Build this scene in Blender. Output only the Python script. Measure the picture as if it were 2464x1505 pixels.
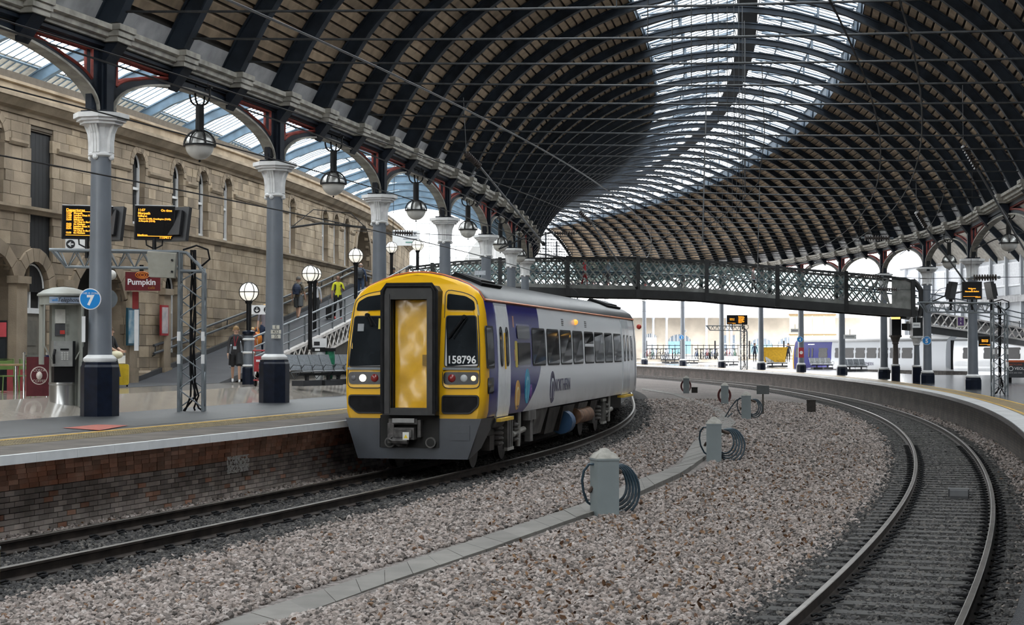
import bpy, bmesh, math, random
import numpy as np
from mathutils import Vector, Matrix
sc = bpy.context.scene
for _o in list(bpy.data.objects): bpy.data.objects.remove(_o)
random.seed(7)
sin, cos, PI = math.sin, math.cos, math.pi
rad = math.radians
# ---------------------------------------------------------------- camera, sky, exposure
F, CXP, CYP, HOR, CAMZ = 4000.0, 1232.0, 752.5, 845.0, 2.25
PITCH = math.atan((HOR - CYP) / F)
cam_d = bpy.data.cameras.new('camera'); cam = bpy.data.objects.new('camera', cam_d); sc.collection.objects.link(cam)
cam.location = (0, 0, CAMZ); cam.rotation_euler = (PI / 2 + PITCH, 0, 0)
cam_d.sensor_width = 36; cam_d.lens = F / 2464 * 36; cam_d.clip_end = 2000
sc.camera = cam
wd = bpy.data.worlds.new('overcast_sky'); sc.world = wd; wd.use_nodes = True
_n = wd.node_tree.nodes; _l = wd.node_tree.links
_bg = _n['Background']; _bg.inputs[1].default_value = 1.0
_tc = _n.new('ShaderNodeTexCoord'); _sx = _n.new('ShaderNodeSeparateXYZ'); _cr = _n.new('ShaderNodeValToRGB')
_l.new(_tc.outputs['Generated'], _sx.inputs[0]); _l.new(_sx.outputs[2], _cr.inputs[0]); _l.new(_cr.outputs[0], _bg.inputs[0])
_cr.color_ramp.elements[0].color = (1.0, 1.0, 1.0, 1); _cr.color_ramp.elements[1].color = (0.93, 0.97, 1.0, 1)
_bg.inputs[1].default_value = 6.9
sc.cycles.max_bounces = 4; sc.cycles.diffuse_bounces = 3; sc.cycles.glossy_bounces = 2; sc.cycles.transparent_max_bounces = 8; sc.cycles.adaptive_threshold = .02
sc.view_settings.view_transform = 'Standard'; sc.view_settings.look = 'None'
sc.view_settings.exposure = 0.0; sc.view_settings.gamma = 1.0; sc.view_settings.use_curve_mapping = False
# ---------------------------------------------------------------- geometry of the place
CX, CY = -259.0, 104.0            # centre of the curve that tracks, platforms and roof share
def pol(r, a, z=0.0):             # a in degrees
    return Vector((CX + r * cos(rad(a)), CY + r * sin(rad(a)), z))
def ray(px, py):
    u, v = (px - CXP) / F, (CYP - py) / F
    return Vector((u, cos(PITCH) - v * sin(PITCH), sin(PITCH) + v * cos(PITCH)))
def G(px, py, z):                 # point of height z seen at a pixel
    d = ray(px, py); return Vector((0, 0, CAMZ)) + d * ((z - CAMZ) / d.z)
def D(px, py, Y):                 # point at depth Y seen at a pixel
    d = ray(px, py); return Vector((0, 0, CAMZ)) + d * (Y / d.y)
def angof(px, r, lo=-19.0, hi=6.0):   # angle on radius r that is seen in a pixel column
    u = (px - CXP) / F
    g = lambda a: pol(r, a).x - u * pol(r, a).y
    for _ in range(60):
        m = (lo + hi) / 2
        if g(m) < 0: lo = m
        else: hi = m
    return (lo + hi) / 2
def toang(p): return math.degrees(math.atan2(p.y - CY, p.x - CX))
def torad(p): return math.hypot(p.x - CX, p.y - CY)
def lerp(a, b, t): return a + (b - a) * t
def clamp(t): return 0.0 if t < 0 else 1.0 if t > 1 else t
def zrail2(Y):
    if Y < 14: return -.15
    if Y < 34: return lerp(-.15, -.36, (Y - 14) / 20)
    if Y < 75: return -.36
    return -.36 + (Y - 75) * .003
def zplat2(Y): return zrail2(Y) + .93
R_WALL, R_RAMP, R_COL, R_E1, R_T1, R_T2, R_E2, R_COLR = 252.3, 255.2, 260.2, 265.9, 267.38, 276.95, 278.42, 281.0
ZP1 = .92
def sh1(a):                       # the left track and platform edge tighten beyond the train
    t = clamp((a + 15) / 11); return -2.3 * t * t * (3 - 2 * t)
def zfloor(r):                    # the concourse rises gently from the platform to the building
    return lerp(1.24, ZP1, clamp((r - 258.1) / 1.6))
# ---------------------------------------------------------------- mesh builder
def frame(loc=(0, 0, 0), rz=0.0): return Matrix.Translation(Vector(loc)) @ Matrix.Rotation(rz, 4, 'Z')
def pframe(r, a, z=0.0): return frame(pol(r, a, z), rad(a))
class MB:
    def __init__(s): s.v = []; s.f = []; s.m = []; s.M = None; s.mi = 0; s.r = None
    def pt(s, p):
        p = Vector(p)
        if s.M is not None: p = s.M @ p
        s.v.append(tuple(p)); return len(s.v) - 1
    def face(s, *ids): s.f.append(tuple(ids)); s.m.append(s.mi)
    def add(s, pts, faces):
        b = len(s.v)
        for p in pts: s.pt(p)
        for f in faces: s.face(*[b + i for i in f])
    def box(s, x0, x1, y0, y1, z0, z1):
        s.add([(x0,y0,z0),(x1,y0,z0),(x1,y1,z0),(x0,y1,z0),(x0,y0,z1),(x1,y0,z1),(x1,y1,z1),(x0,y1,z1)],
              [(3,2,1,0),(4,5,6,7),(0,1,5,4),(1,2,6,5),(2,3,7,6),(3,0,4,7)]); return s
    def cbox(s, c, d): return s.box(c[0]-d[0]/2,c[0]+d[0]/2,c[1]-d[1]/2,c[1]+d[1]/2,c[2]-d[2]/2,c[2]+d[2]/2)
    def quad(s, a, b, c, d): s.add([a,b,c,d], [(0,1,2,3)]); return s
    def prism(s, poly, f0, f1):   # poly: 2d points, f0/f1: maps (u,v)->3d for both caps
        n = len(poly); s.add([f0(*p) for p in poly] + [f1(*p) for p in poly],
              [tuple(range(n-1,-1,-1)), tuple(range(n,2*n))] + [(i,(i+1)%n,n+(i+1)%n,n+i) for i in range(n)]); return s
    def tube(s, pts, r, n=6, cap=True, closed=False):
        pts = [Vector(p) for p in pts]; N = len(pts); rings = []
        rr = r if isinstance(r, (list, tuple)) else [r]*N
        up0 = None
        for i, p in enumerate(pts):
            if closed: t = pts[(i+1)%N] - pts[i-1]
            else: t = pts[min(i+1,N-1)] - pts[max(i-1,0)]
            if t.length < 1e-9: t = Vector((0,0,1))
            t.normalize()
            ref = up0 if up0 is not None else (Vector((0,0,1)) if abs(t.z) < .9 else Vector((1,0,0)))
            a = ref - t * ref.dot(t)
            if a.length < 1e-6: a = t.orthogonal()
            a.normalize(); up0 = a; b = t.cross(a)
            rings.append([s.pt(p + (a*cos(2*PI*k/n) + b*sin(2*PI*k/n))*rr[i]) for k in range(n)])
        for i in range(N if closed else N-1):
            A, B = rings[i], rings[(i+1)%N]
            for k in range(n): s.face(A[k], A[(k+1)%n], B[(k+1)%n], B[k])
        if cap and not closed: s.face(*rings[0][::-1]); s.face(*rings[-1])
        return s
    def cyl(s, p0, p1, r0, r1=None, n=10): return s.tube([p0, p1], [r0, r0 if r1 is None else r1], n)
    def lathe(s, prof, n=16, c=(0,0,0), rot=0.0, cap=True, arc=2*PI):
        rings = [[s.pt((c[0]+q[0]*cos(rot+arc*k/n), c[1]+q[0]*sin(rot+arc*k/n), c[2]+q[1])) for k in range(n)] for q in prof]
        for A, B in zip(rings, rings[1:]):
            for k in range(n): s.face(A[k], A[(k+1)%n], B[(k+1)%n], B[k])
        if cap: s.face(*rings[0][::-1]); s.face(*rings[-1])
        return s
    def ball(s, c, r, n=12, m=8, sz=1.0, z0=-1.0, z1=1.0):
        prof = []
        for i in range(m+1):
            t = lerp(math.asin(z0), math.asin(z1), i/m); prof.append((max(r*cos(t), 1e-4), r*sz*sin(t)))
        return s.lathe(prof, n, c)
    def sweep(s, prof, r, a0, a1, n, zf=None, cap=True, rf=None):   # prof [(dr,z)] closed polygon swept along the curve
        k = len(prof); rings = []
        for i in range(n+1):
            a = lerp(a0, a1, i/n); q = pol(r, a); dz = zf(q.y) if zf else 0.0
            ex = rf(a) if rf else 0.0; rings.append([s.pt(pol(r+d+ex, a, z+dz)) for d, z in prof])
        for A, B in zip(rings, rings[1:]):
            for j in range(k): s.face(A[j], A[(j+1)%k], B[(j+1)%k], B[j])
        if cap: s.face(*rings[0][::-1]); s.face(*rings[-1])
        return s
    def mesh(s, name, mats, smooth=False):
        me = bpy.data.meshes.new(name); me.from_pydata(s.v, [], s.f)
        if not isinstance(mats, (list, tuple)): mats = [mats]
        for m in mats: me.materials.append(m)
        if len(mats) > 1: me.polygons.foreach_set('material_index', s.m)
        if s.r is not None:
            at = me.attributes.new('rnd', 'FLOAT', 'FACE'); at.data.foreach_set('value', s.r)
        if smooth is not False:
            bm = bmesh.new(); bm.from_mesh(me); bmesh.ops.recalc_face_normals(bm, faces=bm.faces)
            th = rad(40 if smooth is True else smooth)
            for f in bm.faces: f.smooth = True
            for e in bm.edges:
                if len(e.link_faces) == 2 and e.calc_face_angle(0) > th: e.smooth = False
            bm.to_mesh(me); bm.free()
        else:
            bm = bmesh.new(); bm.from_mesh(me); bmesh.ops.recalc_face_normals(bm, faces=bm.faces); bm.to_mesh(me); bm.free()
        me.update(); return me
    def build(s, name, mats, parent=None, smooth=False, **kw):
        return link(s.mesh(name, mats, smooth), name, parent, **kw)
def link(data, name, parent=None, M=None, **kw):
    o = bpy.data.objects.new(name, data); sc.collection.objects.link(o)
    if M is not None: o.matrix_world = M
    if parent is not None: o.parent = parent
    for k, v in kw.items(): o[k] = v
    return o
def thing(name, label, category, M=None, group=None, **kw):
    o = bpy.data.objects.new(name, None); sc.collection.objects.link(o); o.empty_display_size = .1
    if M is not None: o.matrix_world = M
    o['label'] = label; o['category'] = category
    if group: o['group'] = group
    for k, v in kw.items(): o[k] = v
    return o
def struct(name, M=None, label=None):
    o = bpy.data.objects.new(name, None); sc.collection.objects.link(o); o['kind'] = 'structure'
    if M is not None: o.matrix_world = M
    if label: o['label'] = label
    return o
def copy_tree(o, M=None, label=None, group=None, parent=None):
    c = o.copy(); sc.collection.objects.link(c); c.parent = parent
    if M is not None: c.matrix_world = M
    if label: c['label'] = label
    if group: c['group'] = group
    for ch in list(o.children): copy_tree(ch, parent=c)
    return c
def text(s, size, mat, name='lettering', parent=None, M=None, align='CENTER', ext=.002, bold=0.0, sx=1.0, shear=0.0, **kw):
    cu = bpy.data.curves.new(name, 'FONT'); cu.body = s; cu.size = size; cu.align_x = align; cu.align_y = 'CENTER'
    cu.extrude = ext; cu.offset = bold; cu.materials.append(mat); cu.resolution_u = 3; cu.shear = shear
    o = bpy.data.objects.new(name, cu); sc.collection.objects.link(o)
    if parent is not None: o.parent = parent
    if M is not None: o.matrix_local = M @ Matrix.Diagonal((sx, 1, 1, 1))
    for k, v in kw.items(): o[k] = v
    return o
def face_M(p, yaw=0.0, tilt=0.0):   # text in the xz plane, reading direction +x, seen from -y
    return Matrix.Translation(Vector(p)) @ Matrix.Rotation(yaw, 4, 'Z') @ Matrix.Rotation(PI/2 + tilt, 4, 'X')
# ---------------------------------------------------------------- materials
MATS = {}
def mat(name, col, rough=.6, metal=0.0, var=.12, scale=6.0, bump=0.0, bscale=None, col2=None, spec=.5, coat=0.0, detail=4.0, rnd=0.0, ramp=(.35, .65), stretch=None):
    if name in MATS: return MATS[name]
    m = bpy.data.materials.new(name); m.use_nodes = True; nt = m.node_tree; n = nt.nodes; l = nt.links
    b = n['Principled BSDF']; b.inputs['Roughness'].default_value = rough; b.inputs['Metallic'].default_value = metal
    b.inputs['Specular IOR Level'].default_value = spec
    if coat: b.inputs['Coat Weight'].default_value = coat; b.inputs['Coat Roughness'].default_value = .08
    tc = n.new('ShaderNodeTexCoord'); vec = tc.outputs['Object']
    if stretch:
        mp = n.new('ShaderNodeMapping'); mp.inputs['Scale'].default_value = stretch; l.new(vec, mp.inputs[0]); vec = mp.outputs[0]
    nz = n.new('ShaderNodeTexNoise'); nz.inputs['Scale'].default_value = scale; nz.inputs['Detail'].default_value = detail
    l.new(vec, nz.inputs['Vector'])
    cr = n.new('ShaderNodeValToRGB'); l.new(nz.outputs['Fac'], cr.inputs[0])
    c2 = col2 if col2 else tuple(c * (1 + var) for c in col); c1 = col if col2 else tuple(c * (1 - var) for c in col)
    cr.color_ramp.elements[0].color = (*c1, 1); cr.color_ramp.elements[1].color = (*c2, 1)
    cr.color_ramp.elements[0].position, cr.color_ramp.elements[1].position = ramp
    out = cr.outputs[0]
    if rnd:
        oi = n.new('ShaderNodeObjectInfo'); at = n.new('ShaderNodeAttribute'); at.attribute_name = 'rnd'
        ad = n.new('ShaderNodeMath'); l.new(oi.outputs['Random'], ad.inputs[0]); l.new(at.outputs['Fac'], ad.inputs[1])
        fr = n.new('ShaderNodeMath'); fr.operation = 'FRACT'; l.new(ad.outputs[0], fr.inputs[0])
        mr = n.new('ShaderNodeMapRange'); mr.inputs['To Min'].default_value = 1 - rnd; mr.inputs['To Max'].default_value = 1 + rnd
        l.new(fr.outputs[0], mr.inputs['Value'])
        mu = n.new('ShaderNodeMix'); mu.data_type = 'RGBA'; mu.blend_type = 'MULTIPLY'; mu.inputs[0].default_value = 1
        l.new(out, mu.inputs[6]); l.new(mr.outputs[0], mu.inputs[7]); out = mu.outputs[2]
    l.new(out, b.inputs['Base Color'])
    if bump:
        nb = n.new('ShaderNodeTexNoise'); nb.inputs['Scale'].default_value = bscale or scale * 4; nb.inputs['Detail'].default_value = 5
        l.new(vec, nb.inputs['Vector']); bp = n.new('ShaderNodeBump'); bp.inputs['Strength'].default_value = bump; bp.inputs['Distance'].default_value = .02
        l.new(nb.outputs['Fac'], bp.inputs['Height']); l.new(bp.outputs[0], b.inputs['Normal'])
    MATS[name] = m; return m
def emis(name, col, strength):
    if name in MATS: return MATS[name]
    m = bpy.data.materials.new(name); m.use_nodes = True; b = m.node_tree.nodes['Principled BSDF']
    b.inputs['Base Color'].default_value = (*[min(c, .8) for c in col], 1); b.inputs['Emission Color'].default_value = (*col, 1); b.inputs['Emission Strength'].default_value = strength
    MATS[name] = m; return m
def glass(name, tint, trans=.8, rough=.1, diffuse=(.8, .85, .85)):
    m = bpy.data.materials.new(name); m.use_nodes = True; nt = m.node_tree; n = nt.nodes; l = nt.links
    o = n['Material Output']; b = n['Principled BSDF']; b.inputs['Base Color'].default_value = (*diffuse, 1); b.inputs['Roughness'].default_value = rough
    t = n.new('ShaderNodeBsdfTransparent'); t.inputs[0].default_value = (*tint, 1); mx = n.new('ShaderNodeMixShader'); mx.inputs[0].default_value = trans
    l.new(b.outputs[0], mx.inputs[1]); l.new(t.outputs[0], mx.inputs[2]); l.new(mx.outputs[0], o.inputs[0]); MATS[name] = m; return m
navy = mat('navy_paint', (.005, .008, .018), .35, var=.3, spec=.2)
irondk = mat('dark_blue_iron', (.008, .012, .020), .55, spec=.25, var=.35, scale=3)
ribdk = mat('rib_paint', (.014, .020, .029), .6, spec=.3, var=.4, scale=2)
ironred = mat('red_iron', (.22, .035, .025), .55, var=.25)
colgrey = mat('column_grey', (.135, .15, .172), .32, var=.08, scale=2)
white = mat('white_paint', (.62, .62, .62), .5, var=.12, scale=4)
cream = mat('cream_paint', (.31, .295, .26), .7, var=.32, scale=3)
plaster = mat('white_plaster', (.36, .36, .37), .85, var=.2, scale=2)
plankm = mat('roof_board', (.19, .140, .092), .85, var=.35, scale=2.5, rnd=.25, col2=(.30, .222, .15))
steelrod = mat('rod_steel', (.035, .038, .042), .5, .4, var=.3)
black = mat('black_paint', (.006, .006, .007), .45, var=.3, spec=.25)
rubber = mat('black_rubber', (.007, .007, .008), .75, var=.4, spec=.2)
galv = mat('galvanised', (.17, .19, .205), .5, .3, var=.15, scale=4)
asphalt = mat('asphalt', (.030, .032, .035), .45, spec=.35, var=.2, scale=1.2, bump=.25, bscale=90)
tilefl = mat('beige_tile', (.30, .27, .235), .10, var=.08, scale=1.5)
concrete = mat('concrete', (.22, .21, .20), .85, var=.15, scale=3, bump=.3, bscale=60)
copingm = mat('coping_stone', (.085, .072, .060), .75, var=.3, scale=2, bump=.3, bscale=40)
yellowln = mat('yellow_line', (.48, .28, .03), .6, var=.3, scale=8)
tactile = mat('tactile_paving', (.13, .10, .05), .75, var=.35, scale=5, bump=.5, bscale=50)
brickm = mat('brick', (.36, .16, .095), .85, var=.5, scale=2.0, rnd=.4, bump=.3, bscale=40, col2=(.48, .29, .21))
brickm2 = mat('dark_brick', (.25, .212, .19), .85, var=.5, scale=2.0, rnd=.4, bump=.3, bscale=40, col2=(.42, .365, .33))
mortar = mat('mortar', (.045, .038, .034), .9, var=.4)
railm = mat('rail_side', (.026, .020, .017), .7, .0, var=.5, scale=4, spec=.2)
railtop = mat('rail_head', (.13, .118, .105), .38, .7, var=.3, scale=3)
sleeperm = mat('sleeper_concrete', (.036, .034, .032), .85, var=.3, scale=3, rnd=.25)
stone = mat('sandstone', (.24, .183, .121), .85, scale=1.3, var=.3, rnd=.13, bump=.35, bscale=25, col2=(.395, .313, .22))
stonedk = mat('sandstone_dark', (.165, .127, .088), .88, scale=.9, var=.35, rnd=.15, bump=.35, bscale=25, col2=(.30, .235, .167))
stonemo = mat('stone_moulding', (.18, .14, .095), .85, scale=1.0, var=.3, bump=.3, bscale=20, col2=(.33, .26, .185))
sash = mat('sash_white', (.68, .68, .68), .5, var=.05)
winglass = mat('window_glass', (.012, .014, .016), .06, var=.2, scale=1)
skyglass = glass('roof_glass', (.93, .96, .97), .86)
darkhole = mat('dark_interior', (.01, .009, .008), .8)
# ================================================================ main roof
DA = 9.1 / 260 * 180 / PI / 3          # angle between ribs
AL0 = -15.62                            # first left column
def ribL(k): return AL0 + DA * k
def ribR(k): return ribL(k) if k <= 14 else ribL(14) + .843 * (k - 14)
KEND = 43
R_FL, R_FR, Z_FL = 260.6, 280.55, 8.85
def zspringR(Y): return 8.1 + max(0, Y - 73) * .02 if Y > 45 else 8.1
A_H = 10.05; RISE = 6.15; RB = (A_H**2 + RISE**2) / (2 * RISE)
def arch(k, u, dz=0.0, dr=0.0):         # u -1..1 across, dr: offset outward from the rib line
    pl, pr = pol(R_FL, ribL(k), Z_FL), pol(R_FR, ribR(k)); pr.z = zspringR(pr.y)
    p = pl.lerp(pr, (u + 1) / 2); rb = RB + dr
    h = math.sqrt(max(rb*rb - (u*A_H)**2, 0)) - math.sqrt(RB*RB - A_H**2)
    p.z += max(h, 0) + dz; return p
ceiling = struct('ceiling')
U0, U1 = -.36, .46                      # skylight from U0 to U1
NU = 34
us = [-1.055] + [-1 + 2*i/NU for i in range(NU+1)] + [1.055]
def rdepth(u): return lerp(.25, .34, clamp((abs(u-.05)-.30)/.35)) + .16*clamp((abs(u)-.86)/.14)
def rib_mesh(k):
    mb = MB(); t = (pol(R_FL, ribL(k)+.1) - pol(R_FL, ribL(k))).normalized()
    def band(d0, d1, w, rng):
        rings = []
        for u in rng:
            D_ = rdepth(u)
            a, b = arch(k, u, dr=d0 if d0 >= 0 else .55 - .05), arch(k, u, dr=d1 if d1 >= 0 else (.5 if d1 == -1 else .55))
            if d0 == 0 or d0 == .045: a = arch(k, u, dr=.55 - D_ + d0)
            if d1 == .045: b = arch(k, u, dr=.55 - D_ + d1)
            rings.append([mb.pt(a - t*w), mb.pt(a + t*w), mb.pt(b + t*w), mb.pt(b - t*w)])
        for A, B in zip(rings, rings[1:]):
            for j in range(4): mb.face(A[j], A[(j+1)%4], B[(j+1)%4], B[j])
        mb.face(*rings[0][::-1]); mb.face(*rings[-1])
    band(0, .045, .14, us); band(.045, -1, .06, us); band(-1, -2, .13, us)
    return mb
lo = -4
for k in range(lo, KEND + 1):
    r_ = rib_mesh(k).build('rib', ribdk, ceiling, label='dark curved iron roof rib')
    tr = MB(); a, b = arch(k, -.985, .05), arch(k, .985, .05)
    tr.tube([a.lerp(b, i/8) - Vector((0,0,.10*sin(PI*i/8))) for i in range(9)], .026, 6)
    m = a.lerp(b, .52); m.z -= .1
    tr.tube([m, arch(k, .04)], .014, 5)
    tr.build('tie_rod', steelrod, ceiling, label='thin steel tie rod with a hanger')
# boarding between ribs: planks along the shed
def plank(mb, k, ua, ub, d=.56, step=.02):
    w = .0035
    e0, e1 = [], []
    for kk in (k, k+1):
        a, b = arch(kk, ua + w, dr=d), arch(kk, ub - w, dr=d + step)
        a2, b2 = arch(kk, ua + w, dr=d + .06), arch(kk, ub - w, dr=d + .06)
        e0.append((a, b, b2, a2))
    (A, B, C_, D_), (E, F_, G_, H_) = e0
    mb.add([A,B,C_,D_,E,F_,G_,H_], [(0,1,5,4),(1,2,6,5),(2,3,7,6),(3,0,4,7),(0,3,2,1),(4,5,6,7)])
def u_steps(a, b, w):
    def ang(u): return math.asin(u*A_H/(RB+.56))
    n = max(1, round(abs(ang(b)-ang(a))*(RB+.56)/w))
    return [sin(lerp(ang(a), ang(b), i/n))*(RB+.56)/A_H for i in range(n+1)]
UPL = -1.03                              # plaster below, boards above
left_steps = u_steps(UPL, U0, .30); right_steps = u_steps(U1, 1.02, .30)
cnt = 0; rest = MB(); rest.r = []
for k in range(-3, KEND):
    for st, side in ((left_steps, 0), (right_steps, 1)):
        for i in range(len(st)-1):
            single = (side == 0 and 0 <= k <= 7 and cnt < 150) or (side == 1 and 8 <= k <= 14 and cnt < 290)
            if single:
                mb = MB(); plank(mb, k, st[i], st[i+1]); mb.build('roof_plank', plankm, ceiling); cnt += 1
            else:
                n0 = len(rest.f); plank(rest, k, st[i], st[i+1]); rest.r += [random.random()] * (len(rest.f)-n0)
ro = rest.build('roof_boarding', plankm, ceiling); ro['kind'] = 'stuff'
# plaster skirts at the feet and weathering skin above the boards
pm = MB()
for k in range(-3, KEND):
    for ua, ub in ((-1.06, UPL), (1.02, 1.06)):
        for j in range(3):
            p, q = lerp(ua, ub, j/3), lerp(ua, ub, (j+1)/3)
            pm.quad(arch(k,p,dr=.52), arch(k,q,dr=.52), arch(k+1,q,dr=.52), arch(k+1,p,dr=.52))
pm.build('plaster_skirt', plaster, ceiling, label='white plaster panels between the rib feet')
sk = MB(); KB = -52
for k in range(KB, KEND):
    for ua, ub in ((-1.07, U0), (U1, 1.07)):
        for j in range(8):
            p, q = lerp(ua, ub, j/8), lerp(ua, ub, (j+1)/8)
            f = lambda kk, u: arch(kk, u, dr=.66)
            sk.quad(f(k,p), f(k,q), f(k+1,q), f(k+1,p))
sk.build('roof_covering', mat('roof_felt', (.05,.045,.04), .9), ceiling)
# lantern skylight over the crown
def lant(k, u, h):
    p = arch(k, u, dr=.56); 
    e = arch(k, U0, dr=.56).z if u < .05 else arch(k, U1, dr=.56).z
    return p
def lp(k, t):    # t 0..1 across the lantern: eaves to ridge to eaves
    u = lerp(U0, U1, t); p = arch(k, u, dr=.6); base = lerp(arch(k,U0,dr=.6).z, arch(k,U1,dr=.6).z, t)
    p.z = max(arch(k, .05).z + .75, base + .45) - .35 + (1 - abs(2*t - 1)) * 1.25
    return p
gl = MB(); bars = MB(); up = MB()
TS = [0, .17, .33, .44, .5, .56, .67, .83, 1]
for k in range(KB, KEND):
    for t0, t1 in zip(TS, TS[1:]):
        gl.quad(lp(k,t0), lp(k,t1), lp(k+1,t1), lp(k+1,t0))
    for side in (0, 1):      # upstand louvre
        u = U0 if side == 0 else U1
        a, b = arch(k,u,dr=.56), arch(k+1,u,dr=.56); up.quad(a, b, lp(k+1, side), lp(k, side))
    if k < -3: continue
    for j in range(6):       # glazing bars up the slope
        f = j/6
        for t0, t1 in ((0, .44), (.56, 1)):
            a = lp(k,t0).lerp(lp(k+1,t0), f) - Vector((0,0,.02)); b = lp(k,t1).lerp(lp(k+1,t1), f) - Vector((0,0,.02))
            bars.tube([a, b], .022 if j else .05, 4, cap=False)
    for t in (0, .17, .33, .67, .83, 1):     # purlins
        bars.tube([lp(k,t) - Vector((0,0,.08)), lp(k+1,t) - Vector((0,0,.08))], .06 if t in (0, 1) else .04, 4, cap=False)
    for t, u in ((.0, U0+.01), (.18, lerp(U0,U1,.18)), (.82, lerp(U0,U1,.82)), (1., U1-.01)):   # posts from rib to lantern
        bars.tube([arch(k,u,dr=.5), lp(k,t)], .085 if t in (0., 1.) else .05, 4, cap=False)
    bars.tube([lp(k,.02) - Vector((0,0,.12)), lp(k+1,.42) - Vector((0,0,.12))], .045, 4, cap=False)
    bars.tube([lp(k,.98) - Vector((0,0,.12)), lp(k+1,.58) - Vector((0,0,.12))], .045, 4, cap=False)
gl.build('skylight_glazing', skyglass, ceiling, label='white glass of the lantern skylight')
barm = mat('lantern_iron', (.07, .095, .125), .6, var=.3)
bars.build('glazing_bars', barm, ceiling, label='blue-grey glazing bars and posts of the skylight')['kind'] = 'stuff'
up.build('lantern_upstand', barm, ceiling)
wk = MB()                                 # maintenance walkway hung under the ridge
for k in range(-3, KEND):
    a, b = lp(k,.5) - Vector((0,0,.55)), lp(k+1,.5) - Vector((0,0,.55)); s = Vector((.4,0,0))
    wk.add([a-s,a+s,b+s,b-s,a-s+Vector((0,0,.08)),a+s+Vector((0,0,.08)),b+s+Vector((0,0,.08)),b-s+Vector((0,0,.08))], [(3,2,1,0),(4,5,6,7),(0,1,5,4),(1,2,6,5),(2,3,7,6),(3,0,4,7)])
    wk.tube([a-s, lp(k,.44)], .02, 4); wk.tube([a+s, lp(k,.56)], .02, 4)
wk.build('ridge_walkway', irondk, ceiling, label='dark walkway under the skylight ridge')
# glazed gable at the far end
es = struct('wall_back'); gb = MB(); gg = MB(); k = KEND
for i in range(41):
    u = -1 + i/20; p = arch(k, u); q = p.copy(); q.z = 5.2
    gb.tube([q, p], .10 if i % 4 == 0 else .03, 4)
for z in [5.4 + .62*i for i in range(16)]:
    pts = [arch(k, -1 + i/40*2) for i in range(41)]; pts = [Vector((p.x, p.y, z)) for p in pts if p.z > z]
    if len(pts) > 1: gb.tube([pts[0], pts[-1]], .10 if round((z-5.4)/.62) % 4 == 0 else .03, 4)
gb.build('gable_bars', irondk, es, label='dark glazing bars of the end gable')
for i in range(40):
    a, b = arch(k, -1+i/20), arch(k, -1+(i+1)/20); gg.quad((a.x,a.y+.02,5.2), (b.x,b.y+.02,5.2), b+Vector((0,.02,0)), a+Vector((0,.02,0)))
gg.build('gable_glass', skyglass, es)
# ================================================================ ground, platforms, tracks
def zground(r, Y):
    zr = zrail2(Y)
    if r < 268.6: z = -.19
    elif r > 275.6: z = zr - .19
    else: z = lerp(-.19, zr - .19, (r-268.6)/7.0) + .10*sin(PI*(r-268.6)/7.0)
    return z
def ballast_mat(name, c1, c2, c3, sc_):
    m = bpy.data.materials.new(name); m.use_nodes = True; nt = m.node_tree; n = nt.nodes; l = nt.links; b = n['Principled BSDF']; b.inputs['Roughness'].default_value = .9
    tc = n.new('ShaderNodeTexCoord'); vo = n.new('ShaderNodeTexVoronoi'); vo.inputs['Scale'].default_value = sc_; l.new(tc.outputs['Object'], vo.inputs['Vector'])
    cr = n.new('ShaderNodeValToRGB'); se = n.new('ShaderNodeSeparateColor'); l.new(vo.outputs['Color'], se.inputs[0]); l.new(se.outputs[0], cr.inputs[0])
    e = cr.color_ramp.elements; e[0].color = (*c1,1); e[1].color = (*c3,1); x = cr.color_ramp.elements.new(.55); x.color = (*c2,1)
    nz = n.new('ShaderNodeTexNoise'); nz.inputs['Scale'].default_value = .5; nz.inputs['Detail'].default_value = 4; l.new(tc.outputs['Object'], nz.inputs['Vector'])
    mr = n.new('ShaderNodeMapRange'); mr.inputs['From Min'].default_value = .3; mr.inputs['From Max'].default_value = .7; mr.inputs['To Min'].default_value = .75; mr.inputs['To Max'].default_value = 1.15; l.new(nz.outputs['Fac'], mr.inputs['Value'])
    mx = n.new('ShaderNodeMix'); mx.data_type = 'RGBA'; mx.blend_type = 'MULTIPLY'; mx.inputs[0].default_value = 1; l.new(cr.outputs[0], mx.inputs[6]); l.new(mr.outputs[0], mx.inputs[7])
    l.new(mx.outputs[2], b.inputs['Base Color'])
    bp = n.new('ShaderNodeBump'); bp.inputs['Strength'].default_value = 1; bp.inputs['Distance'].default_value = .04; bp.invert = True
    l.new(vo.outputs['Distance'], bp.inputs['Height']); l.new(bp.outputs[0], b.inputs['Normal']); return m
ball_lt = ballast_mat('ballast_pale', (.09,.077,.07), (.175,.15,.137), (.255,.225,.21), 22)
ball_dk = ballast_mat('ballast_oiled', (.014,.013,.013), (.028,.026,.025), (.055,.05,.047), 22)
def stone_mat(name, cols):
    m = bpy.data.materials.new(name); m.use_nodes = True; nt = m.node_tree; n = nt.nodes; l = nt.links; b = n['Principled BSDF']; b.inputs['Roughness'].default_value = .9
    oi = n.new('ShaderNodeObjectInfo'); cr = n.new('ShaderNodeValToRGB'); l.new(oi.outputs['Random'], cr.inputs[0]); cr.color_ramp.interpolation = 'LINEAR'
    e = cr.color_ramp.elements
    while len(e) < len(cols): e.new(.5)
    for i, (p, c) in enumerate(cols): e[i].position = p; e[i].color = (*c, 1)
    l.new(cr.outputs[0], b.inputs['Base Color']); return m
st_lt = stone_mat('ballast_stone', [(0,(.045,.038,.034)), (.2,(.115,.097,.088)), (.5,(.20,.166,.148)), (.78,(.26,.218,.198)), (.95,(.33,.295,.275)), (.975,(.13,.07,.035)), (1,(.09,.045,.025))])
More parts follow.
